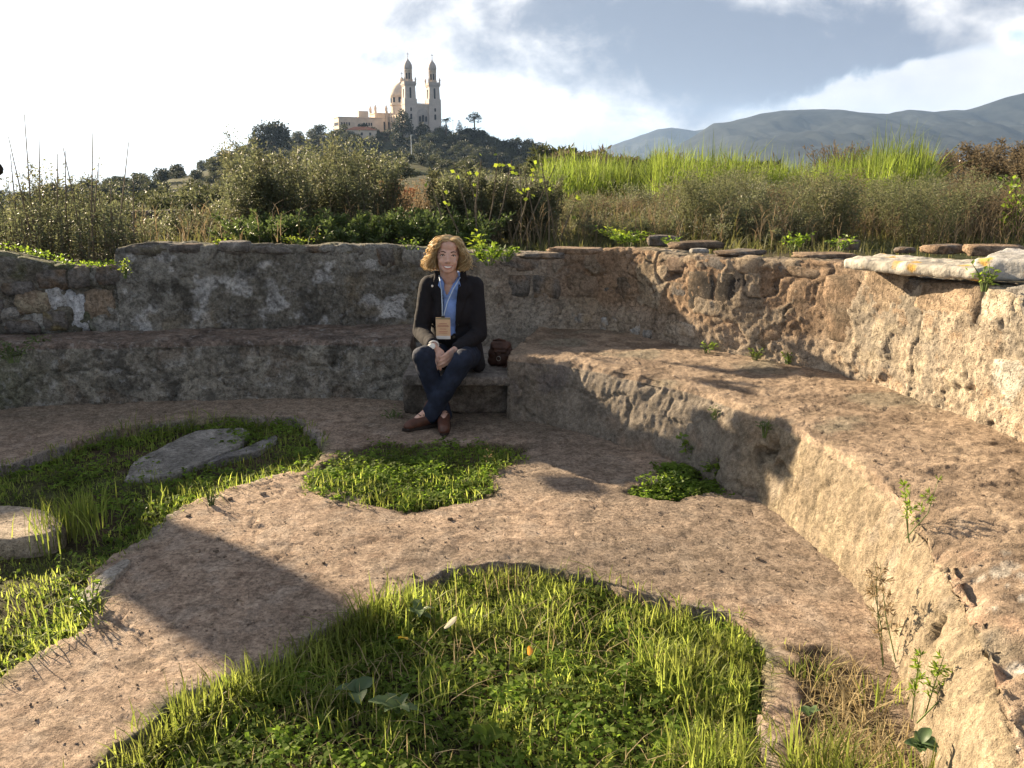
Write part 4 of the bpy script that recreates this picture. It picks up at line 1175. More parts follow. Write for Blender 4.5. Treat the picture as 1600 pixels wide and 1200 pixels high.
for i in range(80):
    Y = rk.uniform(28, 165); px = rk.uniform(0, 470); x = (px - 800) / 1330 * Y; z = float(field_z(x, Y)); r = min(rk.uniform(2.4, 4.8), 1.2 + Y * .035)
    copy_thing(kp[i % 3], (x, Y, z - .15 * r), rk.uniform(0, 6.28), (r, r, r * rk.uniform(.55, .8)))
for i in range(46):
    Y = rk.uniform(60, 390); px = rk.uniform(520, 960); x = (px - 800) / 1330 * Y; z = float(field_z(x, Y)); r = min(rk.uniform(2.4, 5.5), 1.0 + Y * .022)
    copy_thing(protos[i % 5], (x, Y, z - .15 * r), rk.uniform(0, 6.28), (r, r, r * rk.uniform(.6, .9)), 'dark shrub on the plain at the foot of the church hill')['group'] = 'shrubs at the foot of the church hill'
# palm
p = at_y(697, 207, HY - 24)
PA = empty('palm_tree', (p[0], p[1], p[2] - .5)); tag(PA, 'single palm tree beside the right church tower', 'palm tree')
mb = MB(); mb.tube([(0, 0, -.5), (.1, 0, 4), (0, 0, 8.2)], [.5, .36, .4], 8); mb.build('trunk', M_BARK, PA)
rng = np.random.default_rng(77); Vs, Fs = [], []; k0 = 0
for i in range(26):
    a = rng.uniform(0, 6.28); up = rng.uniform(-.3, 1.0); L = rng.uniform(2.6, 3.6)
    for s_ in np.linspace(.1, 1, 12):
        c = np.array([math.cos(a) * L * s_, math.sin(a) * L * s_, 8.2 + up * L * s_ * .8 - 1.6 * s_ ** 2])
        for sg in (-1, 1):
            d = np.array([math.cos(a) * .5 - sg * math.sin(a) * .8, math.sin(a) * .5 + sg * math.cos(a) * .8, -.35])
            v, f = leaf_quads(c[None], d[None], .9 * (1.1 - .5 * s_), .22, rng); Vs.append(v); Fs.append(f + k0); k0 += 4
obj('crown', mesh_np('crown', np.concatenate(Vs), np.concatenate(Fs), M_PALM, False), PA)

# ================================================================== VEGETATION BEYOND THE WALL
def blades(P, h, w, bend, ang, rng, tip=True):
    """grass blades: 7 verts, 2 quads + 1 tri each"""
    n = len(P); h = np.broadcast_to(h, (n,)); w = np.broadcast_to(w, (n,)); bend = np.broadcast_to(bend, (n,))
    d = np.stack([np.cos(ang), np.sin(ang), np.zeros(n)], 1); sd = ang + np.pi / 2 + rng.normal(size=n) * .5
    s = np.stack([np.cos(sd), np.sin(sd), np.zeros(n)], 1)
    V = np.zeros((n, 7, 3)); up = np.array([0, 0, 1.])
    for i, (t, ww) in enumerate(((0, .8), (.38, 1.0), (.72, .72))):
        c = P + up * (h * t * (1 - .25 * bend * t))[:, None] + d * (h * bend * t * t)[:, None]
        V[:, 2 * i] = c - s * (w * ww / 2)[:, None]; V[:, 2 * i + 1] = c + s * (w * ww / 2)[:, None]
    V[:, 6] = P + up * (h * (1 - .30 * bend))[:, None] + d * (h * bend)[:, None]
    k = np.arange(n)[:, None] * 7
    q = np.concatenate([k + np.array([[0, 1, 3, 2]]), k + np.array([[2, 3, 5, 4]])]); tr = k + np.array([[4, 5, 6]])
    return V.reshape(-1, 3), q, tr
def join(parts):
    V = []; Q = []; T = []; k = 0
    for p in parts:
        V.append(p[0]); Q.append(p[1] + k)
        if len(p) > 2: T.append(p[2] + k)
        k += len(p[0])
    return np.concatenate(V), [np.concatenate(Q)] + ([np.concatenate(T)] if T else [])
def on_field(x, y):
    q = np.column_stack([x, y, np.zeros(len(x))])
    return np.column_stack([x, y, field_z(x, y) + .05 * fbm(q, .8, 3, 601)])
M_CANE = mat_leaf('cane_leaf', (.12, .175, .033), (.22, .265, .06), .5, .6, .2, 1.55, 1.0, (.09, .125, .035))
M_DRY = mat_leaf('dry_weed', (.17, .125, .075), (.30, .235, .15), .35, .8, .1, 1.3)
M_DRYG = mat_leaf('olive_brown_weed', (.105, .115, .055), (.18, .19, .10), .35, .7, .15, 1.3)
M_DRY2 = mat_leaf('dark_dry_weed', (.11, .085, .055), (.19, .15, .095), .3, .8, .1, 1.3)
M_OLIVE = mat_leaf('grey_green_leaf', (.085, .10, .052), (.165, .175, .095), .42, .5, .35, 1.5, 2.2, (.12, .115, .06))
M_GREEN = mat_leaf('fresh_leaf', (.10, .16, .025), (.20, .27, .045), .5, .45, .35, 1.6)
M_LIME_L = mat_leaf('sunlit_leaf', (.14, .20, .03), (.25, .29, .05), .55, .45, .3, 1.6)
M_DGREEN = mat_leaf('deep_green_leaf', (.065, .095, .032), (.11, .145, .05), .35, .5, .3, 1.5)
M_RUST = mat_leaf('rust_leaf', (.20, .075, .04), (.30, .13, .07), .35, .7, .1, 1.3)
M_TAM = mat_leaf('tamarisk_leaf', (.095, .075, .05), (.16, .13, .085), .35, .7, .1)
M_TWIG = mat_plain('twig', (.12, .095, .07), .85, .3, 20)
M_REED = mat_plain('dead_stalk', (.15, .115, .075), .8, .35, 14)
def stems_and_leaves(rng, n_stem, w, h, leafL, leafW, per, spread=.6, r0=.008, wavy=.06, lean=.35, start=.2, twig=.12, droop=0.0):
    """stems from a clump; returns stem MB and leaf arrays. The clump is w wide and h tall, base at the origin"""
    mb = MB(); LPs, LDs = [], []
    for i in range(n_stem):
        a = rng.uniform(0, 6.28); rb = w * .5 * spread * math.sqrt(rng.random()) * .6
        b = np.array([math.cos(a) * rb, math.sin(a) * rb, -.08])
        hh = h * (1.0 - .55 * rng.random() ** 1.2 + (.14 if rng.random() < .12 else 0)) * (1 - .25 * (rb / (w * .5)) ** 2); out = w * .5 * rng.uniform(.1, 1.0) * lean * 2
        a2 = a + rng.normal() * .5
        tip = b + np.array([math.cos(a2) * out, math.sin(a2) * out, hh + .08])
        mid = (b + tip) / 2 + rng.normal(size=3) * wavy * h * np.array([1, 1, .3]) - np.array([math.cos(a2), math.sin(a2), 0]) * out * .18
        pts = [b, b * .55 + mid * .45, mid, mid * .45 + tip * .55 + rng.normal(size=3) * .015 * h, tip]
        r = r0 * rng.uniform(.6, 1.2)
        mb.tube(pts, [r, r * .85, r * .7, r * .5, r * .25], 4, False)
        P_ = np.array(pts)
        t = start + (1 - start) * rng.random(per) ** .8
        u = t * 4; k = np.minimum(u.astype(int), 3); f = (u - k)[:, None]
        q = P_[k] * (1 - f) + P_[k + 1] * f
        d = rng.normal(size=(per, 3)) * np.array([1, 1, .7]) + np.array([0, 0, .5 - droop])
        q = q + d * (twig * .8 * rng.random(per) ** 1.5)[:, None] * h * .5
        LPs.append(q); LDs.append(d)
    P_ = np.concatenate(LPs); D_ = np.concatenate(LDs)
    n = len(P_)
    return mb, leaf_quads(P_, D_, leafL * (.6 + .8 * rng.random(n)), leafW * (.7 + .6 * rng.random(n)), rng, fold=.05)
def near_shrub(name, px, py_top, wpx, Y, label, mat, seed, n_stem=40, per=160, leafL=.035, leafW=.014, cat='shrub', group=None, stem_mat=None, base_z=None, **kw):
    rng = np.random.default_rng(seed)
    t = at_y(px, py_top, Y); bz = float(field_z(t[0], Y)) if base_z is None else base_z
    w = wpx / 1330 * Y; h = t[2] - bz
    e = empty(name, (t[0], Y, bz)); tag(e, label, cat, group)
    mb, (V, F) = stems_and_leaves(rng, n_stem, w, h, leafL, leafW, per, **kw)
    mb.build('stem', stem_mat or M_TWIG, e)
    obj('foliage', mesh_np('foliage', V, F, mat, False), e)
    return e
near_shrub('olive_shrub', 468, 218, 250, 9.8, 'big grey-green olive-like bush behind the left wall below the church', M_OLIVE, 11, 110, 330, .034, .015, spread=1.0, twig=.16, lean=.30)
near_shrub('olive_shrub', 565, 232, 130, 9.4, 'brownish-green bush right of the big grey-green bush', M_OLIVE, 12, 60, 240, .030, .012, spread=1.0, twig=.15)
near_shrub('olive_shrub', 395, 262, 120, 9.2, 'low grey-green bush on the left flank of the big bush', M_OLIVE, 13, 50, 220, .03, .013, spread=1.0, twig=.15)
near_shrub('olive_shrub', 315, 318, 150, 9.0, 'low twiggy bush above the left wall step', M_OLIVE, 14, 50, 170, .028, .012, spread=1.0, twig=.15)
near_shrub('dry_bush', 640, 285, 110, 10.5, 'dry straw-tipped bush above the seated person on the left', M_DRY, 15, 50, 130, .026, .010, spread=1.0, twig=.12)
near_shrub('rust_bush', 622, 288, 56, 16.0, 'small rust-brown dry bush at the foot of the hill', M_RUST, 16, 30, 150, .05, .02, spread=1.0, twig=.2)
near_shrub('olive_shrub', 735, 262, 150, 9.0, 'tall narrow-leaved grey-green bush above the seated person', M_OLIVE, 17, 90, 260, .036, .013, spread=1.0, lean=.22, twig=.12)
near_shrub('olive_shrub', 825, 268, 120, 9.2, 'narrow-leaved bush with upright twigs right of the seated person', M_OLIVE, 18, 80, 220, .034, .012, spread=1.0, lean=.22, twig=.12)
near_shrub('leafy_bush', 700, 330, 170, 8.2, 'deep green undergrowth bush just behind the wall at the person', M_DGREEN, 19, 60, 170, .04, .02, spread=1.0, twig=.2)
near_shrub('leafy_bush', 560, 335, 160, 8.3, 'deep green undergrowth bush behind the left wall', M_DGREEN, 20, 60, 150, .04, .02, spread=1.0, twig=.2)
near_shrub('leafy_bush', 430, 335, 160, 8.4, 'dark undergrowth below the big grey-green bush', M_DGREEN, 21, 60, 150, .04, .02, spread=1.0, twig=.2)
near_shrub('leafy_bush', 8, 388, 110, 6.62, 'dark leafy growth over the rubble wall at the left edge', M_DGREEN, 29, 50, 120, .035, .02, spread=1.0, twig=.2, base_z=.55)
for i, (px, yt, w, Y) in enumerate([(-70, 300, 170, 9.5), (-200, 296, 200, 10.5), (-330, 300, 200, 9.8), (-470, 292, 230, 11.0), (-130, 285, 240, 16), (-380, 282, 260, 17)]):
    near_shrub('scrub_bush', px, yt, w, Y, 'scrub bush beyond the left edge of the view', M_OLIVE, 1400 + i, 44, 130, .0042 * Y, .0018 * Y, group='scrub beyond the left edge', spread=1.0, twig=.2)
near_shrub('grey_bush', 1228, 290, 165, 13.5, 'grey-green dome bush in front of the tall grass', M_OLIVE, 22, 60, 220, .035, .013, spread=1.0, twig=.2)
near_shrub('grey_bush', 1470, 300, 200, 11.5, 'sprawling grey bramble bush right of the tall grass', M_OLIVE, 23, 60, 190, .035, .014, spread=1.0, twig=.2)
near_shrub('grey_bush', 1590, 292, 170, 10.0, 'bramble bush at the right edge of the field', M_OLIVE, 24, 60, 170, .034, .014, spread=1.0, twig=.2)
near_shrub('grey_bush', 1385, 318, 120, 12.0, 'small grey bush at the end of the tall grass', M_OLIVE, 25, 40, 170, .034, .014, spread=1.0, twig=.2)
near_shrub('tamarisk', 1565, 226, 130, 24.0, 'brown feathery tamarisk against the mountain at the right', M_TAM, 26, 70, 220, .10, .035, spread=1.0, twig=.2, r0=.02)
near_shrub('tamarisk', 1640, 240, 100, 22.0, 'second brown tamarisk cut by the right edge', M_TAM, 27, 50, 160, .10, .035, spread=1.0, twig=.2, r0=.02)
near_shrub('broad_leaf_vine', 1604, 272, 46, 9.2, 'pale broad-leaved vine at the right edge of the field', M_GREEN, 28, 14, 22, .06, .04, spread=1.0, twig=.25)
for i, (px, yt, w, Y, mt) in enumerate([(900, 240, 70, 95, M_BROWNSH), (935, 246, 60, 90, M_SHRUB2), (868, 232, 60, 120, M_SHRUB2), (970, 250, 50, 85, M_BROWNSH), (1005, 252, 60, 95, M_SHRUB2), (1110, 256, 80, 110, M_SHRUB), (1180, 258, 90, 120, M_SHRUB2), (860, 248, 60, 60, M_SHRUB2), (1390, 252, 60, 60, M_BROWNSH), (1330, 256, 70, 70, M_SHRUB2), (1420, 256, 50, 50, M_SHRUB)]):
    near_shrub('field_shrub', px, yt, w, Y, 'far field shrub, %s, at the %s' % ('brown' if mt is M_BROWNSH else 'dark green', ['hill foot beside the mountain line', 'tall grass back, left of bare trees', 'right foot of the church hill', 'back of the tall grass beside the bare tree', 'back of the field right of a bare tree', 'middle of the skyline under the mountains', 'middle skyline above the tall grass', 'left end of the tall grass', 'end of the tall grass by the reddish twigs', 'skyline behind the tallest grass', 'skyline near the distant house'][i]), mt, 60 + i, 36, 150, .006 * Y, .0026 * Y, spread=1.0, twig=.3, r0=.0006 * Y)
for i, (px, yt, w, Y, lb) in enumerate([(1045, 238, 66, 60, 'bare grey tree in the middle of the skyline'), (942, 238, 44, 60, 'bare twiggy tree left on the field skyline'), (1310, 226, 90, 45, 'reddish bare bush behind the tall grass'), (1350, 232, 60, 45, 'smaller reddish bare bush behind the tall grass'), (1443, 240, 26, 70, 'small bare tree left of the distant house'), (1482, 236, 26, 70, 'bare reddish tree right before the distant house')]):
    near_shrub('bare_tree', px, yt, w, Y, lb, M_DRY2, 80 + i, 70, 14, .004 * Y, .0012 * Y, cat='bare tree', spread=.5, lean=.45, r0=.0008 * Y, wavy=.1)
for i, (px, yt, w, Y) in enumerate([(225, 308, 90, 32), (285, 298, 100, 36), (345, 288, 110, 38), (250, 335, 120, 17), (330, 325, 130, 16), (180, 318, 90, 30), (130, 322, 100, 32), (60, 318, 120, 30), (200, 345, 110, 15), (380, 300, 110, 22), (300, 345, 120, 14), (150, 345, 120, 15)]):
    near_shrub('scrub_bush', px, yt, w, Y, 'green scrub bush on the slope behind the left wall', M_OLIVE if i % 2 else M_SHRUB2, 90 + i, 46, 190, .0042 * Y, .0018 * Y, group='scrub on the left slope', spread=1.0, twig=.25, r0=.0006 * Y)
# ruined dark masonry showing through the scrub at the left
RUIN = empty('ruin_wall', (at_y(278, 345, 24)[0], 24, -.35)); tag(RUIN, 'dark remnant of an old wall on the slope left of the big bush', 'ruined wall')
for i, (x, z, w, h) in enumerate([(-1.0, 0, .9, .42), (-.1, 0, .95, .48), (.85, 0, .9, .40), (-.6, .38, .9, .33), (.35, .40, .85, .36), (-.9, .68, .7, .22), (0, .72, 1.0, .20)]):
    o = obj('stone', rock_mesh('stone', w, .6, h, 300 + i, M_MAS, (.10, .085, .075), (.06, .055, .05), 6, .7, .06), RUIN, (x, 0, z + h / 2))
# far house on the plain
hp = at_y(1468, 266, 190)
HF = empty('farm_house', (hp[0], 190, hp[2] - .5)); tag(HF, 'small distant flat farm building on the plain at the right', 'house')
mb = MB(); mb.box((0, 0, 1.0), (8.5, 5, 2.0)); mb.build('wall', mat_plain('farm_wall', (.16, .11, .09), .9), HF)
mb = MB(); mb.box((0, 0, 2.1), (9.2, 5.6, .3)); mb.build('roof', M_RTILE, HF)
mb = MB(); mb.box((4.0, -2.0, 2.6), (1.4, 1.0, .7)); mb.build('water_tank', M_WHITE, HF)
for i in range(2):
    mb = MB(); mb.box((-2 + i * 3, -2.52, 1.1), (.9, .1, 1.0)); mb.build('window', M_OPEN, HF)

# tall dead stalks with small leaves behind the rubble wall, left
rng = np.random.default_rng(400)
stalk_px = [(30, 255, 7.9), (62, 240, 8.1), (95, 250, 8.0), (122, 262, 8.2), (150, 268, 7.8), (178, 280, 8.0), (205, 310, 8.1), (8, 275, 7.8), (80, 285, 7.5), (140, 300, 7.4), (190, 330, 7.5), (45, 300, 7.4)]
for i, (px, pyt, Y) in enumerate(stalk_px):
    near_shrub('stalk_plant', px, pyt, 95, Y, 'clump of tall thin dead stalks with small leaves behind the rubble wall', M_OLIVE, 410 + i, 20, 70, .032, .014, 'plant', 'stalk plants at the left', M_REED, base_z=.45, spread=1.0, lean=.10, twig=.09, wavy=.02, start=.15, r0=.006)
for i, (x0, y0, x1, y1, Y) in enumerate([(62, 370, 38, 178, 7.6), (60, 360, 13, 213, 7.6), (58, 350, 61, 214, 7.7), (147, 360, 145, 207, 7.6), (178, 370, 201, 222, 7.6), (132, 360, 98, 228, 7.7), (95, 370, 90, 240, 7.6), (210, 375, 208, 272, 7.5), (28, 370, 16, 240, 7.8), (110, 360, 102, 235, 7.9), (140, 350, 154, 255, 7.7), (172, 390, 172, 285, 7.5)]):
    a, b = at_y(x0, y0 + 60, Y), at_y(x1, y1, Y)
    mb = MB(); mid = [(a[k] + b[k]) / 2 + .012 * (i % 3 - 1) for k in range(3)]
    mb.tube([a, mid, b], [.009, .0065, .003], 5)
    tag(mb.build('dead_stalk', M_REED), 'bare dead stalk standing tall against the bright sky at the left', 'stalk', 'tall bare stalks at the left')
# fig saplings with few bright leaves, right of the person
rng = np.random.default_rng(500)
for i, (x0, y0, x1, y1) in enumerate([(700, 372, 672, 282), (745, 375, 728, 262), (748, 372, 752, 250), (752, 375, 778, 246), (742, 375, 708, 255), (790, 372, 835, 262), (800, 385, 868, 258), (855, 385, 818, 262), (858, 388, 845, 250), (862, 385, 905, 300), (870, 380, 848, 270), (735, 372, 690, 300), (760, 375, 800, 250), (812, 380, 812, 262)]):
    Y = 8.2 + .25 * math.sin(i * 2.1)
    a, b = np.array(at_y(x0, y0 + 14, Y)), np.array(at_y(x1, y1, Y + .15 * math.cos(i)))
    mid = (a + b) / 2 + rng.normal(size=3) * .03
    e = empty('fig_sapling', tuple(a)); tag(e, 'thin bare fig shoot with a few bright leaves behind the wall right of the person', 'sapling', 'fig shoots behind the wall')
    mb = MB(); mb.tube([(0, 0, -.1), mid - a, b - a], [.009, .007, .0035], 5); mb.build('stem', M_REED, e)
    n = rng.integers(3, 6) if i % 2 else 2
    t = np.clip(1 - .35 * rng.random(n) ** 2, 0, 1)
    Pn = (b - a)[None] * t[:, None] + rng.normal(size=(n, 3)) * .035
    V, F = leaf_quads(Pn, rng.normal(size=(n, 3)) * [1, .5, .6], .05, .042, rng, up=np.array([0, -1, .6]))
    obj('foliage', mesh_np('foliage', V, F, M_LIME_L, False), e)

# tall bright cane grass in the field
rng = np.random.default_rng(600)
def scatter_px(n, poly_px, Y0, Y1):
    """random field points whose bearing lies between two photograph columns"""
    x = rng.uniform(0, 1, n); y = Y0 + (Y1 - Y0) * rng.random(n) ** .8
    u = (poly_px[0] + (poly_px[1] - poly_px[0]) * x - 800) / 1330 / .985
    return on_field(u * y, y)
def grass_patch(n, cols, Y0, Y1, h, w, bend, up_noise=.25, lean=None):
    P_ = scatter_px(n, cols, Y0, Y1)
    k = .55 + .85 * sstep(fbm(P_ * [1, 1, 0], .55, 4, 611), -.5, .5)
    ang = rng.uniform(0, 6.28, n) if lean is None else lean + rng.normal(size=n) * .9
    return blades(P_, h * k * (1 + up_noise * rng.normal(size=n)).clip(.4, 1.6), w * (.7 + .6 * rng.random(n)), np.abs(rng.normal(size=n)) * bend, ang, rng)
V, Fs = join([grass_patch(17000, (1010, 1425), 14.5, 21, .72, .013, .40), grass_patch(12000, (845, 1060), 16.5, 26, .68, .015, .38), grass_patch(9000, (1060, 1420), 13.8, 17, .54, .013, .5), grass_patch(1500, (1330, 1425), 14.5, 17, .82, .014, .3), grass_patch(2500, (845, 1400), 22, 38, .72, .035, .3)])
tag(obj('cane_grass', mesh_np('cane_grass', V, Fs, M_CANE, False)), 'band of tall bright green cane grass across the field', 'tall grass', kind='stuff')
# low tangled bushes and weeds between wall and cane grass
rt = random.Random(77)
where = ['behind the wall bend', 'in front of the tall grass']
for i in range(38):
    px = 870 + i * 20.5 + rt.uniform(-12, 12); Y = rt.uniform(8.4, 13.2); yt = 270 + (1.55 - .87 - (.16 + .62 * rt.random() ** 1.6)) / Y * 1330
    mt = [M_OLIVE, M_DRYG, M_DRY2, M_OLIVE, M_DRYG][i % 5]
    near_shrub('tangled_weed', px, yt, rt.uniform(80, 190), Y, '%s tangled weed bush in the field behind the right wall' % {M_OLIVE: 'grey-green', M_DRY2: 'dark brown', M_DRYG: 'olive-brown'}[mt], mt, 1300 + i, 44, 190, .032, .010, 'weed bush', '%s weed bushes behind the right wall' % {M_OLIVE: 'grey-green', M_DRY2: 'dark brown', M_DRYG: 'olive-brown'}[mt], spread=1.0, twig=.3, lean=.5, wavy=.12, r0=.004)
V, Fs = join([grass_patch(4500, (840, 1640), 8.2, 15, .22, .009, .9), grass_patch(4500, (840, 1640), 7.0, 10, .12, .008, .9), grass_patch(2000, (200, 860), 7.4, 10, .16, .009, .9)])
tag(obj('dull_grass', mesh_np('dull_grass', V, Fs, mat_leaf('dull_grass_leaf', (.075, .085, .03), (.16, .15, .06), .45, .6), False)), 'dull green undergrowth grass between the wall and the tall grass', 'grass', kind='stuff')
def weeds(n, cols, Y0, Y1, h):
    P_ = scatter_px(n * 2, cols, Y0, Y1); P_ = P_[fbm(P_ * [1, 1, 0], .9, 3, 617) > -.05][:n]; n = len(P_); parts = []
    hh = h * (.45 + .8 * rng.random(n)); ang = rng.uniform(0, 6.28, n)
    parts.append(blades(P_, hh, .006, .45 * rng.random(n), ang, rng))
    for k in range(5):
        s_ = P_ + np.column_stack([np.zeros(n), np.zeros(n), hh * (.30 + .14 * k)])
        parts.append(blades(s_, hh * .42, .005, .7 + .7 * rng.random(n), rng.uniform(0, 6.28, n), rng))
    return parts
V, Fs = join(weeds(1000, (860, 1640), 7.8, 14.0, .36)); tag(obj('dry_weeds', mesh_np('dry_weeds', V, Fs, M_DRY2, False)), 'brown dry weeds covering the field behind the right wall', 'dry weeds', kind='stuff')
V, Fs = join(weeds(420, (860, 1640), 7.6, 13.0, .36) + weeds(150, (230, 860), 7.6, 9.5, .36)); tag(obj('straw_weeds', mesh_np('straw_weeds', V, Fs, M_DRY, False)), 'pale straw-coloured dead weeds among the brown ones', 'dry weeds', kind='stuff')
# plumes above the cane grass
for i, (px, yt) in enumerate([(1135, 238), (1168, 240), (1186, 236), (1212, 237), (1252, 236), (1274, 236), (1368, 218), (1128, 246)]):
    a = np.array(at_y(px + 4, 300, 17.0)); b = np.array(at_y(px - 4, yt, 17.0))
    mb = MB(); mb.tube([a, a * .4 + b * .6, b], [.008, .006, .004], 4); mb.tube([a * .12 + b * .88, b], [.016, .004], 5)
    tag(mb.build('grass_plume', M_DRY), 'thin grass plume rising above the tall cane grass', 'grass plume', 'plumes above the cane grass')

# ---- small leafy herbs and loose stones on the wall tops
def herb(name, p, r, h, n, leaf, mat, label, seed, group=None, stems=9, parent_cat='plant', up=True):
    rg_ = np.random.default_rng(seed); e = empty(name, p); tag(e, label, parent_cat, group)
    mb = MB(); Ps = []; Ds = []
    for i in range(stems):
        a = rg_.uniform(0, 6.28); q = r * math.sqrt(rg_.random()); hh = h * rg_.uniform(.4, 1)
        tip = np.array([math.cos(a) * q, math.sin(a) * q, hh])
        mb.tube([(tip[0] * .2, tip[1] * .2, -.03), (tip[0] * .6, tip[1] * .6, hh * .6), tip], [.003, .0025, .0015], 4, False)
        m_ = max(1, n // stems); t = .25 + .75 * rg_.random(m_)
        d = rg_.normal(size=(m_, 3)) * [1, 1, .4] + [math.cos(a) * .4, math.sin(a) * .4, .25]
        Ps.append(tip[None] * t[:, None] + rg_.normal(size=(m_, 3)) * .012); Ds.append(d)
    mb.build('stem', M_TWIG if mat is M_OLIVE else M_STEMG, e)
    P_ = np.concatenate(Ps); D_ = np.concatenate(Ds)
    V, F = leaf_quads(P_, D_, leaf * (.6 + .7 * rg_.random(len(P_))), leaf * .62, rg_, up=np.array([0, 0, 1.]), fold=.08)
    obj('foliage', mesh_np('foliage', V, F, mat, False), e)
    return e
M_STEMG = mat_plain('green_stem', (.10, .14, .04), .7)
for i, (px, py, z_, r, h, n, lf, mt, lb) in enumerate([
    (765, 408, .97, .12, .12, 150, .045, M_GREEN, 'bright green leafy herb on the wall top right of the person'), (745, 396, .98, .08, .16, 50, .05, M_LIME_L, 'yellow-green sprig on the wall top by the person'),
    (790, 402, .97, .12, .08, 120, .035, M_GREEN, 'low green herb on the wall top past the person'), (985, 380, 1.0, .16, .08, 160, .04, M_GREEN, 'green herb tuft on the right wall top near its bend'),
    (970, 372, 1.0, .3, .08, 240, .035, M_LIME_L, 'bright low weeds on the bank behind the right wall bend'), (1050, 384, 1.02, .1, .07, 60, .03, M_GREEN, 'tiny green tuft on the right wall top'),
    (1240, 384, 1.05, .14, .09, 120, .035, M_GREEN, 'green weeds behind the right wall before the coping slab'), (1312, 388, 1.06, .10, .08, 90, .03, M_GREEN, 'green weeds at the tip of the coping slab'),
    (1540, 445, 1.06, .06, .09, 60, .03, M_GREEN, 'small green plant under the coping slab'), (350, 384, 1.04, .1, .05, 80, .025, M_LIME_L, 'small bright weeds on the left wall top'),
    (480, 378, 1.03, .25, .05, 90, .02, M_LIME_L, 'thin bright weeds along the left wall top'), (640, 384, 1.02, .12, .05, 70, .022, M_GREEN, 'small weeds on the left wall top by the person'), (195, 428, .9, .06, .10, 100, .022, M_LIME_L, 'sunlit yellow-green weed at the wall step')]):
    herb('wall_herb', at_z(px, py, z_), r, h, n, lf, mt, lb, 700 + i)
# moss-like low growth along the rubble wall top
rng = np.random.default_rng(720)
S_, _ = crom(RU, .02); n = 5200
k = rng.integers(0, len(S_), n); off = rng.random(n) * .5
T_ = np.gradient(S_[:, :2], axis=0); T_ /= np.linalg.norm(T_, axis=1, keepdims=True); Nn = np.stack([-T_[:, 1], T_[:, 0]], 1); Nn *= np.sign(np.sum((S_[:, :2] - [-1, 3.4]) * Nn, 1))[:, None]
P_ = np.column_stack([S_[k, :2] + Nn[k] * off[:, None], S_[k, 2] - .01 + .05 * rng.random(n)])
ok = fbm(P_, 3, 3, 721) > .18
P_ = P_[ok]
V, F = leaf_quads(P_, rng.normal(size=P_.shape) * [1, 1, .3] + [0, 0, .5], .022, .016, rng)
tag(obj('ground_cover', mesh_np('ground_cover', V, F, M_GREEN, False)), 'low yellow-green growth on the rubble wall top', 'ground cover', kind='stuff')
# loose stones lying on the right wall top
for i, (px, py, z_, sx, sy, sz, c1, c2, lb) in enumerate([
    (900, 392, 1.02, .42, .26, .05, RED, RED2, 'flat reddish stone on the wall top near the bend'), (845, 400, .99, .36, .24, .05, GRY2, TAN2, 'flat grey-brown stone on the wall top near the person'), (1040, 377, 1.03, .30, .2, .10, GRY2, DRK2, 'dark stone in the weeds behind the right wall'),
    (1090, 384, 1.03, .5, .22, .07, DRK2, BRN2, 'long dark stone lying behind the right wall'), (1095, 393, 1.03, .14, .10, .04, WHT2, GRY, 'small pale stone on the right wall top'), (1160, 396, 1.04, .4, .22, .04, GRY2, BRN2, 'flat slate-like stone on the right wall top'),
    (1290, 400, 1.05, .42, .24, .035, RED, BRN2, 'reddish flat stone beside the coping slab tip'), (1330, 383, 1.02, .18, .16, .09, GRY2, BRN2, 'rough dark rock behind the wall before the coping slab'), (1480, 390, 1.11, .26, .18, .06, BRN, GRY2, 'brown block behind the coping slab'), (1560, 392, 1.12, .36, .2, .07, RED, BRN, 'orange-brown flat rock behind the coping slab'), (1420, 392, 1.1, .12, .1, .04, GRY2, BRN2, 'small stone behind the coping slab'), (365, 386, 1.04, .24, .2, .09, GRY, GRY2, 'rounded grey stone on the left wall top')]):
    o = obj('loose_stone', rock_mesh('loose_stone', sx, sy, sz, 800 + i, M_MAS, c1, c2, 7, .6, .1)); p = at_z(px, py, z_); o.location = (p[0], p[1] + .05, z_); o.rotation_euler = (0, 0, i * .7 % 1.2 - .4)
    tag(o, lb, 'stone')

# ================================================================== GRASS AND SMALL PLANTS INSIDE THE EXEDRA
M_GRASS = mat_leaf('grass_blade', (.12, .165, .035), (.27, .305, .08), .58, .55, .2, 1.8, 5.0, (.19, .21, .06))
M_STRAW = mat_leaf('straw', (.30, .24, .13), (.45, .37, .22), .4, .8, .1, 1.2)
M_CLOVER = mat_leaf('clover_leaf', (.10, .165, .027), (.20, .275, .055), .55, .7, .12, 1.8, 6.0, (.11, .17, .03))
rng = np.random.default_rng(900)
def bed_points(n, poly, inset=-.01, dens=None, z=None):
    lo, hi = poly.min(0), poly.max(0); out = []
    got = 0
    while got < n:
        q = lo + (hi - lo) * rng.random((n * 2, 2))
        w = .03 * fbm(np.column_stack([q, np.zeros(len(q))]), 4, 3, 501)
        q = q[sd_poly(q, poly) + w > inset]
        if dens is not None: q = q[rng.random(len(q)) < dens(np.column_stack([q, np.zeros(len(q))]))]
        out.append(q); got += len(q)
    q = np.concatenate(out)[:n]
    q = np.column_stack([q, np.zeros(n)])
    q[:, 2] = (soil_h(q) - .005) if z is None else z
    return q
def turf(n, poly, h, w, dens=None, bend=.45, inset=-.01, z=None, clump=2.2):
    P_ = bed_points(n, poly, inset, dens, z)
    k = .65 + .8 * sstep(fbm(P_ * [1, 1, 0], clump, 3, 905), -.35, .45)
    hh = h * k * (1 + .28 * rng.normal(size=n)).clip(.35, 1.9)
    return blades(P_, hh, w * (.6 + .7 * rng.random(n)), np.abs(rng.normal(size=n)) * bend, rng.uniform(0, 6.28, n), rng)
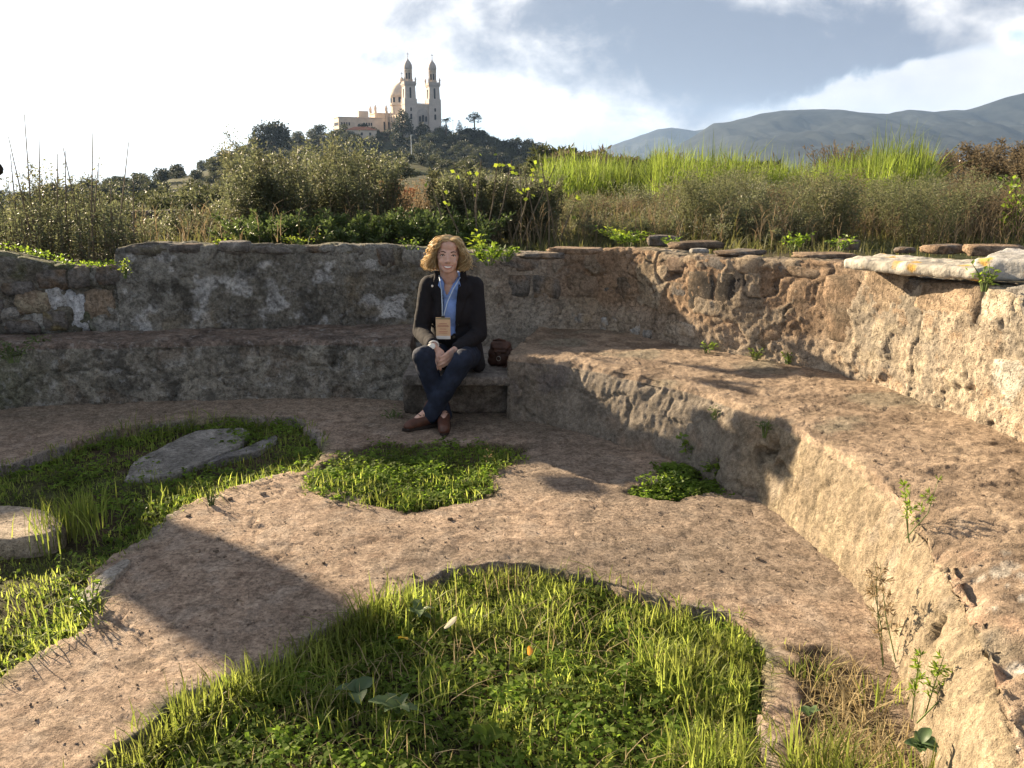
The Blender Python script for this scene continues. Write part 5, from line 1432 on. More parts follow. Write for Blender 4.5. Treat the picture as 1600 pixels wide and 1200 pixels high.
def clover(n, poly, r, hmax, dens=None, inset=.0, z=None):
    if z is not None:
        inset = -.12; dens = lambda q: (1 - .72 * sstep(q[:, 1] + .25 * fbm(q, 4, 3, 942), 4.25, 4.5) * (len(poly) > 60)) * sstep(sd_poly(q[:, :2], poly) + .17 * fbm(q, 5, 4, 915) + .10 * fbm(q, 18, 3, 916), -.05, .12)
    P_ = bed_points(n, poly, inset, dens, z)
    P_[:, 2] += hmax * (.25 + .75 * rng.random(n)) * (.6 + .6 * sstep(fbm(P_ * [1, 1, 0], 3, 3, 907), -.3, .4))
    a0 = rng.uniform(0, 6.28, n); parts = []
    tilt = rng.normal(size=(n, 2)) * .35
    for k in range(3):
        a = a0 + k * 2.094
        D = np.column_stack([np.cos(a), np.sin(a), tilt[:, 0] * np.cos(a) + tilt[:, 1] * np.sin(a)])
        parts.append(leaf_quads(P_, D, r * (.7 + .5 * rng.random(n)), r * .85, rng, up=np.array([0, 0, 1.])))
    return parts
fB, lB, mB_, bB, sB = (BEDS[k] for k in ('front', 'left', 'mid', 'bench', 'strip'))
far_edge = lambda q: np.clip(.45 + .55 * sstep(q[:, 1], 2.2, 2.9) + .4 * fbm(q, 3, 3, 911), .12, 1)
rim_r = lambda q: sstep(q[:, 0] + .25 * fbm(q, 4, 3, 912), .45, .65)
rim_f = lambda q: 1 - sstep(sd_poly(q[:, :2], fB), .02, .22)
V, Fs = join([turf(13000, fB, .052, .0046, far_edge, 1.0, clump=5.5), turf(1500, fB, .11, .0052, rim_r, .6, .03), turf(2600, fB, .095, .005, lambda q: (1 - sstep(sd_poly(q[:, :2], fB), .02, .16)) * (1 - sstep(q[:, 0], -.5, -.1)), .6, .0), turf(2200, fB, .065, .005, rim_f, .8, .02), turf(250, fB, .06, .0048, lambda q: 1 - sstep(sd_poly(q[:, :2], fB), -.05, .05), 1.0, -.05, -.01), turf(1500, fB, .085, .0048, lambda q: sstep(fbm(q, 5, 3, 914), .12, .3), .5)])
tag(obj('grass', mesh_np('grass', V, Fs, M_GRASS, False)), 'bright sunlit grass filling the sunken bed in the foreground', 'grass', kind='stuff')
V, Fs = join(clover(8500, fB, .016, .05) + clover(1600, fB, .022, .065)); tag(obj('clover', mesh_np('clover', V, Fs, M_CLOVER, False)), 'small clover leaves among the foreground grass', 'clover', kind='stuff')
V, Fs = join([turf(1200, fB, .075, .0035, None, 1.3), turf(1500, sB, .10, .004, None, 1.3)]); tag(obj('straw', mesh_np('straw', V, Fs, M_STRAW, False)), 'dead straw strewn among the grass near the right bench', 'straw', kind='stuff')
lit_edge = lambda q: 1 - sstep(sd_poly(q[:, :2], lB), .05, .35)
V, Fs = join([turf(9500, lB, .042, .005, lambda q: np.clip(.5 + 1.1 * fbm(q, 2.5, 4, 921), .05, 1), .6), turf(2200, lB, .07, .005, lit_edge, .8), turf(700, lB, .055, .005, lambda q: 1 - sstep(sd_poly(q[:, :2], lB), -.06, .05), 1.0, -.06, -.01)])
tag(obj('grass', mesh_np('grass', V, Fs, M_GRASS, False)), 'shaded grass around the grey slab in the left bed', 'grass', kind='stuff')
V, Fs = join(clover(4800, lB, .020, .05, lambda q: np.clip(.35 + 1.2 * fbm(q, 3, 3, 941) + .6 * (1 - sstep(sd_poly(q[:, :2], lB), .0, .4)), .04, 1))); tag(obj('clover', mesh_np('clover', V, Fs, M_CLOVER, False)), 'leafy clover along the broken rim of the left bed', 'clover', kind='stuff')
V, Fs = join(clover(3600, mB_, .019, .06, None, .0, -.04) ); tag(obj('clover', mesh_np('clover', V, Fs, M_CLOVER, False)), 'bright clover patch on the mortar floor before the seated person', 'clover', kind='stuff')
V, Fs = join([turf(2400, mB_, .055, .0045, lambda q: sstep(sd_poly(q[:, :2], mB_) + .10 * fbm(q, 5, 4, 915), -.08, .05), .6, -.12, -.04)]); tag(obj('grass', mesh_np('grass', V, Fs, M_GRASS, False)), 'short grass within the middle clover patch', 'grass', kind='stuff')
V, Fs = join(clover(1300, bB, .02, .05, None, .0, -.04)); tag(obj('clover', mesh_np('clover', V, Fs, M_CLOVER, False)), 'low green weeds at the foot of the right bench', 'clover', kind='stuff')
V, Fs = join([turf(1100, sB, .13, .005, lambda q: sstep(fbm(q, 3, 3, 931), -.05, .25), .6)]); tag(obj('grass', mesh_np('grass', V, Fs, M_GRASS, False)), 'sparse grass in the dirt strip along the right bench', 'grass', kind='stuff')
# tall sunlit tuft by the round stone
tf = np.array(at_z(112, 838, -.05))
P_ = tf + rng.normal(size=(170, 3)) * [.07, .10, 0]
V, Q_, T_ = blades(P_, .14 + .12 * rng.random(170), .006, .5 * rng.random(170), rng.uniform(0, 6.28, 170), rng)
tag(obj('grass_tuft', mesh_np('grass_tuft', V, [Q_, T_], M_GRASS, False)), 'tall sunlit tuft of grass beside the round pale stone', 'grass tuft')
# weeds that stand alone
for i, (px, py, r, h, n, lf, mt, lb) in enumerate([
    (1085, 722, .11, .16, 130, .035, M_GREEN, 'leafy weed growing against the foot of the right bench'), (1120, 745, .10, .12, 110, .035, M_GREEN, 'second weed at the foot of the right bench, nearer'), (1030, 760, .12, .06, 120, .03, M_GREEN, 'flat weed rosette on the floor by the right bench'),
    (545, 738, .05, .12, 40, .02, M_LIME_L, 'thin upright sprig at the left end of the clover patch'), (765, 728, .03, .11, 26, .018, M_DRY, 'dry sprig at the right end of the clover patch'), (330, 790, .03, .10, 24, .02, M_DGREEN, 'dark sprig standing on the mossy mortar rim'),
    (140, 955, .07, .11, 90, .022, M_GREEN, 'small herb on the rim of the left bed, lit from behind'), (215, 800, .06, .07, 60, .02, M_GREEN, 'tiny weed at the rim corner of the left bed'),
    (240, 616, .05, .05, 40, .03, M_DGREEN, 'dark weed at the foot of the long left bench'), (615, 652, .09, .04, 80, .02, M_DGREEN, 'low grass tuft beside the person\'s shoe'), (20, 560, .14, .12, 120, .03, M_DGREEN, 'dark plant growing on the left end of the bench'), (60, 545, .10, .10, 90, .03, M_DGREEN, 'small plant on the front edge of the left bench')]):
    z_ = 0 if i < 10 else .36
    herb('weed', at_z(px, py, z_), r, h, n, lf, mt, lb, 950 + i)
for i, (px, py, z_, lb) in enumerate([(1105, 548, .42, 'small weed where the right wall meets the bench, far one'), (1180, 560, .42, 'small weed where the right wall meets the bench, middle one'), (1232, 566, .42, 'small weed where the right wall meets the bench, near one')]):
    herb('weed', at_z(px, py, z_), .05, .07, 36, .025, M_GREEN, lb, 970 + i)
herb('weed', (1.07, 4.33, .28), .04, .07, 70, .018, M_DGREEN, 'small tuft hanging on the face of the right bench', 980)
herb('weed', (1.225, 3.95, .33), .03, .06, 60, .018, M_DGREEN, 'tuft growing at the hole in the bench face', 981)
def sprout(name, p, h, n_br, mat, label, seed, lean=(0, 0)):
    rg_ = np.random.default_rng(seed); e = empty(name, p); tag(e, label, 'plant')
    mb = MB(); Ps, Ds = [], []
    for s in range(3):
        b = np.array([rg_.normal() * .02, rg_.normal() * .02, -.03]); tip = np.array([lean[0] + rg_.normal() * .06, lean[1] + rg_.normal() * .05, h * rg_.uniform(.7, 1)])
        mb.tube([b, (b + tip) / 2 + rg_.normal(size=3) * .01, tip], [.0022, .0018, .0008], 5, False)
        for k in range(n_br):
            t = rg_.uniform(.3, 1); q = b + (tip - b) * t; d = rg_.normal(size=3) * [1, 1, .3] + [0, 0, .9]; d /= np.linalg.norm(d); l = h * .16 * (1.25 - t)
            mb.tube([q, q + d * l], [.0009, .0005], 3, False)
            m_ = 9; u = rg_.random(m_)[:, None]
            Ps.append(q + d * l * u); Ds.append(d + rg_.normal(size=(m_, 3)) * .7)
    mb.build('stem', M_STEMG, e)
    P_ = np.concatenate(Ps); V, F = leaf_quads(P_, np.concatenate(Ds), .022, .005, rg_)
    obj('foliage', mesh_np('foliage', V, F, mat, False), e)
sprout('tall_weed', at_z(1388, 1040, 0), .38, 14, M_DRY, 'tall thin feathery weed against the sunlit bench face', 990, (-.02, 0))
sprout('tall_weed', (1.115, 2.06, .12), .19, 12, M_GREEN, 'shorter feathery weed low on the near bench face', 991)
sprout('tall_weed', (1.36, 2.72, .36), .16, 8, M_GREEN, 'small sprig rooted in the broken bench edge', 992)
# broad leaves
def leaf_mesh(name, L, Wd, mat, seed, curl=.25, lobes=0):
    rg_ = np.random.default_rng(seed); nu, nv = 9, 5; V = []
    for i in range(nu):
        t = i / (nu - 1); w = Wd * .5 * (math.sin(math.pi * min(1, t * .92 + .06)) ** .7) * (1 + (.22 * math.sin(t * 26) if lobes else 0))
        for j in range(nv):
            s = j / (nv - 1) * 2 - 1
            V.append((t * L, s * w, L * (curl * t * (1 - t) * 1.6 - .35 * curl * t * t) + abs(s) * w * .35 + .006 * rg_.normal() * L * 6 * .15))
    return mesh_np(name, np.array(V), grid_faces(nu, nv), mat, True)
def rosette(name, p, n, L, Wd, mat, label, seed, tilt=.5, lobes=0):
    rg_ = random.Random(seed); e = empty(name, p); tag(e, label, 'plant')
    me = leaf_mesh('leaf', L, Wd, mat, seed, .3, lobes)
    for i in range(n):
        o = obj('leaf', me, e, (0, 0, rg_.uniform(.0, .03)))
        o.rotation_euler = (rg_.uniform(-.25, .25), -rg_.uniform(.15, tilt), i * 6.28 / n + rg_.uniform(-.4, .4)); s = rg_.uniform(.65, 1.1); o.scale = (s, s, s)
M_BROAD = mat_leaf('broad_leaf', (.07, .115, .05), (.09, .14, .06), .35, .5, .3, 1.5)
M_BLUEG = mat_leaf('grey_green_weed', (.075, .12, .05), (.12, .17, .07), .3, .55, .3, 1.4)
rosette('broad_leaf_plant', at_z(560, 1095, -.03), 6, .075, .055, M_BROAD, 'plant with round matt leaves in the foreground grass', 1001)
rosette('broad_leaf_plant', at_z(622, 1118, -.02), 6, .085, .04, M_BLUEG, 'grey-green lobed leaf plant in the foreground grass', 1002, .8, 1)
rosette('broad_leaf_plant', at_z(656, 965, -.02), 7, .07, .032, M_BLUEG, 'lobed weed rosette near the far rim of the foreground bed', 1003, .7, 1)
rosette('broad_leaf_plant', at_z(760, 1165, -.02), 5, .07, .05, M_CLOVER, 'small leafy seedling at the bottom of the foreground bed', 1004, .7)
rosette('broad_leaf_plant', (1.03, 1.86, .13), 9, .05, .036, M_BROAD, 'blue-green leafy plant at the near foot of the bench, bottom right', 1005, .9)
rosette('broad_leaf_plant', at_z(1265, 1120, .0), 4, .05, .035, M_BROAD, 'small round-leaved seedling in the dirt strip', 1006, .6)
M_YEL = mat_leaf('yellow_leaf', (.62, .38, .05), (.65, .42, .08), .4, .6)
M_ORG = mat_leaf('orange_leaf', (.62, .30, .06), (.66, .34, .1), .4, .6)
M_PALE = mat_leaf('pale_dead_leaf', (.55, .52, .42), (.6, .56, .45), .3, .6)
for px, py, z_, L, Wd, mt, rot, lb in [(826, 1024, .03, .036, .022, M_ORG, (.5, -.5, 1.4), 'orange fallen leaf caught in the foreground grass'), (636, 1000, .02, .045, .03, M_YEL, (.5, .2, 2.4), 'yellow fallen leaf in the grass near the left rim'), (694, 982, .03, .07, .018, M_PALE, (.9, -.25, .9), 'long pale dead leaf in the foreground grass')]:
    o = obj('fallen_leaf', leaf_mesh('fallen_leaf', L, Wd, mt, int(px), .2)); o.location = at_z(px, py, z_); o.rotation_euler = rot; tag(o, lb, 'leaf')
# ---- loose slabs inside
def outline_slab(name, pts_px, z1, t, label, seed, col, col2, cat='stone slab', mat=None, n_in=9):
    """a flat broken slab from its outline on the ground, with top, thickness and worn rim"""
    C = smooth_poly([at_z(a, b, z1)[:2] for a, b in pts_px], .02); c0 = C.mean(0)
    V = []; n = len(C)
    rows = [(1.0, -t), (1.01, -t * .4), (.995, -.006), (.975, 0)] + [(r, 0) for r in np.linspace(.93, .02, n_in)]
    for r, dz in rows:
        for p in C:
            q = c0 + (p - c0) * r; V.append((q[0], q[1], z1 + dz))
    V = np.array(V)
    V[:, 2] += .006 * fbm(V, 9, 4, seed) + .003 * fbm(V, 40, 3, seed + 1)
    V[:, :2] += (.012 * fbm(V, 14, 3, seed + 2))[:, None] * (np.repeat([x[0] for x in rows], n) > .9)[:, None]
    F = grid_faces(len(rows), n + 1); 
    i = np.arange(len(rows) - 1)[:, None] * n + np.arange(n)[None]; j = np.arange(len(rows) - 1)[:, None] * n + (np.arange(n)[None] + 1) % n
    F = np.stack([i, j, j + n, i + n], -1).reshape(-1, 4)
    cc = mixv(col, col2, sstep(fbm(V, 9, 5, seed + 7), -.15, .3))
    me = mesh_np(name, V, F, mat or M_MAS, True, cc)
    if me.polygons[len(me.polygons) - n * 2].normal.z < 0: me.flip_normals()
    return tag(obj(name, me), label, cat)
outline_slab('grey_slab', [(195, 745), (208, 722), (240, 704), (300, 676), (345, 669), (386, 670), (380, 690), (352, 706), (300, 728), (262, 742)], -.026, .06, 'grey flat stone slab lying in the shaded left grass', 21, (.25, .235, .21), (.33, .31, .28))
outline_slab('stone_strip', [(322, 722), (345, 712), (400, 692), (428, 680), (432, 686), (405, 702), (350, 716), (332, 722)], -.024, .05, 'narrow stone strip in the grass beside the grey slab', 22, (.22, .21, .20), (.30, .28, .26))
outline_slab('round_stone', [(-60, 800), (-20, 790), (30, 790), (72, 797), (98, 818), (80, 832), (40, 840), (0, 845), (-60, 840)], .025, .10, 'pale round millstone-like stone in the left grass', 23, (.46, .38, .29), (.34, .28, .22))
outline_slab('rim_stone', [(132, 930), (140, 912), (165, 890), (195, 872), (200, 880), (178, 905), (158, 925), (140, 940)], .018, .07, 'pale broken stone on the rim of the left bed', 24, (.40, .36, .31), (.25, .23, .2))
# loose grit and bits of dead leaf strewn over floor and bench
def grit(n, xr, yr, zf, reject, smin, smax, seed):
    rg_ = np.random.default_rng(seed); q = np.column_stack([rg_.uniform(*xr, n), rg_.uniform(*yr, n)])
    q = q[~reject(q)]; n = len(q); s_ = smin + (smax - smin) * rg_.random(n) ** 4
    o8 = np.array([(1, 0, 0), (0, 1, 0), (-1, 0, 0), (0, -1, 0), (0, 0, .7), (0, 0, -.7)])
    V = (o8[None] * (1 + .35 * rg_.normal(size=(n, 6, 1)))) * s_[:, None, None]
    a = rg_.uniform(0, 6.28, n); c, s2 = np.cos(a)[:, None], np.sin(a)[:, None]
    V = np.stack([V[..., 0] * c - V[..., 1] * s2, V[..., 0] * s2 + V[..., 1] * c, V[..., 2]], -1)
    V += np.column_stack([q, zf(q) + s_ * .25])[:, None]
    f = np.array([(0, 1, 4), (1, 2, 4), (2, 3, 4), (3, 0, 4), (1, 0, 5), (2, 1, 5), (3, 2, 5), (0, 3, 5)])
    col_ = mixv((.46, .37, .30), (.24, .18, .14), rg_.random(n)); 
    return V.reshape(-1, 3), (np.arange(n)[:, None, None] * 6 + f[None]).reshape(-1, 3), np.repeat(col_, 6, 0)
fz = lambda q: .014 * fbm(np.column_stack([q, np.zeros(len(q))]), 1.1, 3, 511)
rpoly = np.array([c[2:4] for c in R_CTRL])
rej = lambda q: (np.maximum(sd_poly(q, fB), sd_poly(q, lB)) > -.02) | (q[:, 0] > np.interp(q[:, 1], rpoly[::-1, 1], rpoly[::-1, 0]) - .02)
V, F, C_ = grit(8000, (-2.6, 1.3), (1.9, 5.6), fz, rej, .0014, .0065, 31)
tag(obj('grit', mesh_np('grit', V, F, M_SOIL, False, C_)), 'loose grit and tiny stones strewn over the mortar floor', 'grit', kind='stuff')
tpoly = np.array([c[0:2] for c in R_CTRL]); bpoly = np.array([c[4:6] for c in R_CTRL])
rejb = lambda q: (q[:, 0] < np.interp(q[:, 1], tpoly[::-1, 1], tpoly[::-1, 0]) + .05) | (q[:, 0] > np.interp(q[:, 1], bpoly[::-1, 1], bpoly[::-1, 0]) - .04)
V, F, C_ = grit(5000, (0, 2.3), (1.6, 6.1), lambda q: np.full(len(q), BH + .002), rejb, .0016, .007, 32)
tag(obj('grit', mesh_np('grit', V, F, M_SOIL, False, C_)), 'crumbled grit lying on the seat of the right bench', 'grit', kind='stuff')
rg_ = np.random.default_rng(35); q_ = np.column_stack([rg_.uniform(-1.6, 1.25, 420), rg_.uniform(2.1, 5.4, 420)]); q_ = q_[~rej(q_)]
P_ = np.column_stack([q_, fz(q_) + .006]); d_ = rg_.normal(size=P_.shape) * [1, 1, .12]
V, F = leaf_quads(P_, d_, .012 + .02 * rg_.random(len(P_)) ** 2, .005, rg_, up=np.array([0, 0, 1.]))
tag(obj('leaf_litter', mesh_np('leaf_litter', V, F, M_DRY2, False)), 'bits of dead leaf and straw scattered on the mortar floor', 'leaf litter', kind='stuff')
rngp = random.Random(9)
for i in range(34):
    px, py = rngp.uniform(250, 1330), rngp.uniform(690, 1000); p = at_z(px, py, 0)
    q = np.array([p[:2]])
    if max(float(sd_poly(q, BEDS[k])[0]) for k in ('front', 'left')) > -.05 or p[0] > 1.15: continue
    s = rngp.uniform(.010, .024)
    o = obj('pebble', rock_mesh('pebble', s * 1.4, s, s * .8, 1200 + i, M_MAS, (.34, .27, .21), (.22, .17, .13), 4, .4, .15)); o.location = (p[0], p[1], floor_z(p[0], p[1]) + s * .2); o.rotation_euler = (0, 0, i)
    tag(o, 'tiny loose pebble on the mortar floor', 'pebble', 'pebbles on the mortar floor')

# ================================================================== PEOPLE
def _cap(bm, p, q, r0, r1, n=14, flat=None):
    p, q = Vector(p), Vector(q); d = (q - p); L = d.length
    d = d / L if L > 1e-6 else Vector((0, 0, 1))
    rows = []
    for a in np.linspace(-math.pi / 2, 0, 5)[1:]: rows.append((p + d * (r0 * math.sin(a)), r0 * math.cos(a)))
    for a in np.linspace(0, math.pi / 2, 5)[:-1]: rows.append((q + d * (r1 * math.sin(a)), r1 * math.cos(a)))
    u = d.orthogonal().normalized() if flat is None else (Vector(flat) - d * Vector(flat).dot(d)).normalized(); w = d.cross(u)
    ku = 1.0 if flat is None else .6
    V = [[bm.verts.new(c + (u * math.cos(2 * math.pi * k / n) * ku + w * math.sin(2 * math.pi * k / n)) * r) for k in range(n)] for c, r in rows]
    a0 = bm.verts.new(p - d * r0); a1 = bm.verts.new(q + d * r1)
    for i in range(len(V) - 1):
        for k in range(n): bm.faces.new((V[i][k], V[i][(k + 1) % n], V[i + 1][(k + 1) % n], V[i + 1][k]))
    for k in range(n):
        bm.faces.new((a0, V[0][(k + 1) % n], V[0][k])); bm.faces.new((a1, V[-1][k], V[-1][(k + 1) % n]))
def _ell(bm, c, r, rot=None):
    m = Matrix.Translation(Vector(c)) @ (rot.to_4x4() if rot is not None else Matrix.Identity(4)) @ Matrix.Diagonal((*r, 1))
    bmesh.ops.create_uvsphere(bm, u_segments=20, v_segments=14, radius=1.0, matrix=m)
def fuse(name, prims, voxel, mat, smooth=6, parent=None, disp=None):
    """one continuous skin over overlapping tapered capsules and ellipsoids"""
    bm = bmesh.new()
    for p in prims:
        if p[0] == 'c': _cap(bm, *p[1:])
        else: _ell(bm, *p[1:])
    bmesh.ops.recalc_face_normals(bm, faces=bm.faces)
    me = bpy.data.meshes.new('tmp'); bm.to_mesh(me); bm.free()
    o = bpy.data.objects.new('tmp', me); COL.objects.link(o)
    r = o.modifiers.new('r', 'REMESH'); r.mode = 'VOXEL'; r.voxel_size = voxel
    if smooth: s = o.modifiers.new('s', 'SMOOTH'); s.iterations = smooth; s.factor = .5
    dg = bpy.context.evaluated_depsgraph_get(); dg.update()
    out = bpy.data.meshes.new_from_object(o.evaluated_get(dg)); out.name = name
    bpy.data.objects.remove(o)
    if disp is not None:
        n = len(out.vertices); co = np.zeros(n * 3); no = np.zeros(n * 3)
        out.vertices.foreach_get('co', co); out.vertices.foreach_get('normal', no); co = co.reshape(-1, 3); no = no.reshape(-1, 3)
        out.vertices.foreach_set('co', (co + no * disp(co)[:, None]).ravel()); out.update()
    out.polygons.foreach_set('use_smooth', np.full(len(out.polygons), True))
    out.materials.clear(); out.materials.append(mat)
    return obj(name, out, parent)
def cut(o, pred, thick=.004):
    bm = bmesh.new(); bm.from_mesh(o.data)
    bmesh.ops.delete(bm, geom=[f for f in bm.faces if pred(f.calc_center_median(), f.normal)], context='FACES')
    bm.to_mesh(o.data); bm.free()
    if thick:
        s = o.modifiers.new('thickness', 'SOLIDIFY'); s.thickness = thick; s.offset = -1
def bvh_of(o):
    return BVHTree.FromPolygons([v.co for v in o.data.vertices], [p.vertices for p in o.data.polygons])
def mat_cloth(name, col, rough=.9, weave=900, var=.15, sheen=.0):
    m, nt = new_mat(name); k = NT(nt)
    f = k.ss(k.noise(14, 5, .6), .3, .7, 1 - var, 1 + var); h = k.n('ShaderNodeCombineColor'); [k.l(f, h.inputs[i]) for i in range(3)]
    c = k.mix(1.0, col, h.outputs[0], 'MULTIPLY')
    b = k.bump(k.noise(weave, 2, .5), .25, .0006, k.bump(k.noise(26, 3, .55), .35, .012))
    k.out(k.principled(c, rough, b, .2)); return m
def mat_skin():
    m, nt = new_mat('skin'); k = NT(nt)
    c = k.mix(k.ss(k.noise(30, 4, .6), .35, .65), (.55, .33, .25), (.63, .40, .31))
    p = k.n('ShaderNodeBsdfPrincipled'); k.l(c, p.inputs['Base Color']); p.inputs['Roughness'].default_value = .5
    p.inputs['Subsurface Weight'].default_value = .15; p.inputs['Subsurface Radius'].default_value = (.012, .004, .002); p.inputs['Subsurface Scale'].default_value = .6
    k.l(k.bump(k.noise(320, 2, .5), .1, .001), p.inputs['Normal']); k.out(p.outputs[0]); return m
M_SKIN = mat_skin()
M_JACKET = mat_cloth('charcoal_wool', (.016, .015, .018))
M_SHIRT = mat_cloth('blue_cotton', (.20, .32, .66), .85)
M_JEANS = mat_cloth('dark_denim', (.018, .024, .042), .85, 600, .3)
M_SHOE = mat_plain('brown_leather', (.085, .035, .022), .5, .25, 20, .3, 120, .4)
M_SOLE = mat_plain('shoe_sole', (.03, .022, .018), .8)
M_LIP = mat_plain('lips', (.46, .20, .16), .45, .1)
M_TEETH = mat_plain('teeth', (.80, .77, .70), .3, .02)
M_EYEW = mat_plain('eye_white', (.62, .58, .55), .3, .02)
M_IRIS = mat_plain('iris', (.03, .025, .02), .2, .02)
M_BROW = mat_plain('eyebrow', (.10, .06, .04), .8)
def mat_hair():
    m, nt = new_mat('blond_hair'); k = NT(nt)
    g = k.n('ShaderNodeNewGeometry').outputs['Random Per Island']
    c = k.mix(g, (.42, .27, .11), (.95, .78, .46))
    d = k.principled(c, .42, None, .45); t = k.n('ShaderNodeBsdfTranslucent'); k.l(c, t.inputs[0])
    mx = k.n('ShaderNodeMixShader'); mx.inputs[0].default_value = .45; k.l(d, mx.inputs[1]); k.l(t.outputs[0], mx.inputs[2]); k.out(mx.outputs[0]); return m
M_HAIR = mat_hair()

def V3(*a): return Vector(at_y(*a))
sh_r, sh_l = V3(671, 446, 5.46), V3(741, 447, 5.50)
el_r, el_l = V3(658, 518, 5.46), V3(748, 522, 5.44)
wr_r, wr_l = V3(677, 540, 5.20), V3(712, 546, 5.22)
hip_r, hip_l = Vector((-.46, 5.56, .37)), Vector((-.29, 5.56, .37))
kn_r, kn_l = V3(661, 558, 5.13), V3(724, 562, 5.12)
an_r, an_l = V3(693, 640, 5.24), V3(674, 640, 5.15)
toe_r, toe_l = Vector(at_z(694, 672, .035)), Vector(at_z(636, 666, .03))
pel = (hip_r + hip_l) / 2
chest = (sh_r + sh_l) / 2
neck0 = chest + Vector((-.005, -.02, .045))
HEAD = V3(699.5, 400, 5.37)                      # point between the eyes, depth of the ears
HM = Matrix.Translation(HEAD) @ Euler((R(-4), R(3), R(6)), 'XYZ').to_matrix().to_4x4() @ Matrix.Diagonal((1.08, 1.0, .97, 1))
def hl(*p): return HM @ Vector(p)
HR3 = HM.to_3x3()
HD3 = HR3.normalized()
def hand(wr, d, pn, lat, fcurl=.35, k=1.0):
    """palm, four unequal bent fingers, thumb leaving the side of the palm"""
    d = Vector(d).normalized(); lat = Vector(lat); lat = (lat - d * lat.dot(d)).normalized(); pn = Vector(pn); pn = (pn - d * pn.dot(d) - lat * pn.dot(lat)).normalized()
    out = []
    kn = []
    for i, (o_, L) in enumerate(((.030, .068), (.010, .078), (-.010, .073), (-.029, .056))):
        b = wr + d * (.088 - abs(i - 1.2) * .005) * k + lat * o_ * k; kn.append(b)
        out.append(('c', wr + d * .018 + lat * o_ * .62, b, .0125, .0105))
        d1 = (d + pn * fcurl * .6 + lat * o_ * 1.6).normalized(); d2 = (d + pn * fcurl * 1.8).normalized(); d3 = (d + pn * fcurl * 3.0).normalized()
        p1 = b + d1 * L * .45; p2 = p1 + d2 * L * .32; p3 = p2 + d3 * L * .23
        out += [('c', b, p1, .0098, .0088), ('c', p1, p2, .0088, .0080), ('c', p2, p3, .0080, .0066)]
    t0 = wr + d * .026 + lat * .024; t1 = t0 + (d * .75 + lat * .75 + pn * .25).normalized() * .034; t2 = t1 + (d * 1.0 + lat * .25 + pn * .35).normalized() * .028; t3 = t2 + (d + pn * .4).normalized() * .022
    out += [('c', t0, t1, .0135, .0105), ('c', t1, t2, .0105, .0092), ('c', t2, t3, .0092, .007)]
    return out
head_p = [('e', hl(0, .014, .032), (.073, .090, .083), HR3), ('e', hl(0, -.020, -.040), (.058, .064, .066), HR3), ('e', hl(0, -.064, -.094), (.024, .018, .016), HR3), ('e', hl(0, -.05, -.075), (.040, .034, .034), HR3),
          ('e', hl(.031, -.060, -.036), (.023, .020, .022), HR3), ('e', hl(-.031, -.060, -.036), (.023, .020, .022), HR3), ('e', hl(0, -.024, .0), (.065, .060, .055), HR3),
          ('c', hl(0, -.080, .012), hl(0, -.099, -.030), .0085, .0125), ('e', hl(.011, -.091, -.036), (.009, .009, .007), HR3), ('e', hl(-.011, -.091, -.036), (.009, .009, .007), HR3),
          ('c', hl(-.040, -.070, .024), hl(.040, -.070, .024), .012, .012), ('e', hl(0, -.045, .065), (.055, .04, .045), HR3), ('e', hl(.076, .012, -.012), (.010, .020, .030), HR3), ('e', hl(-.076, .012, -.012), (.010, .020, .030), HR3),
          ('c', hl(0, .022, -.07), neck0 + Vector((0, .0, -.02)), .054, .060)]
torso_p = [('e', pel + Vector((0, 0, .02)), (.165, .13, .115)), ('e', pel * .65 + chest * .35, (.135, .105, .14)), ('e', pel * .3 + chest * .7, (.150, .108, .15)), ('c', sh_r + Vector((.045, 0, 0)), sh_l + Vector((-.045, 0, 0)), .058, .058), ('e', chest + Vector((0, -.01, -.02)), (.13, .085, .08))]
arms_p = [('c', sh_r, el_r, .050, .040), ('c', el_r, wr_r, .040, .026), ('c', sh_l, el_l, .050, .040), ('c', el_l, wr_l, .040, .026)]
legs_p = [('c', hip_r, kn_r, .082, .056), ('c', kn_r, an_r, .055, .036), ('c', hip_l, kn_l, .082, .056), ('c', kn_l, an_l, .055, .036), ('c', an_r, an_r * .4 + toe_r * .6 + Vector((0, 0, .004)), .034, .020), ('c', an_l, an_l * .4 + toe_l * .6 + Vector((0, 0, .004)), .034, .020)]
hand_r = hand(wr_r, V3(687, 590, 5.10) - wr_r, (0.1, 1, .1), (1, -.2, 0), .25)
hand_l = hand(wr_l, V3(686, 575, 5.08) - wr_l, (0, 1, -.2), (-.3, -.6, -1), .45)
WO = empty('person', tuple(pel - Vector((0, 0, .08))))
WO.location = (0, 0, 0)
tag(WO, 'seated person with wavy blond hair in dark jacket, blue shirt and jeans', 'person')
body = fuse('body', head_p + torso_p + arms_p + hand_r + hand_l + legs_p, .0055, M_SKIN, 4, WO)
bb_ = bvh_of(body)
hd = HR3 @ Vector((0, 1, 0))
def face_pt(x, z, off=.0):
    """point on the face at head coordinates x, z"""
    h_ = bb_.ray_cast(hl(x, -.3, z), hd, .5)
    return (h_[0] if h_[0] else hl(x, -.09, z)) - hd * off
def face_tube(name, pts, rad, mat, off=.001, parent=WO):
    mb = MB(); mb.tube([face_pt(x, z, off) for x, z in pts], rad, 8); return mb.build(name, mat, parent, True)
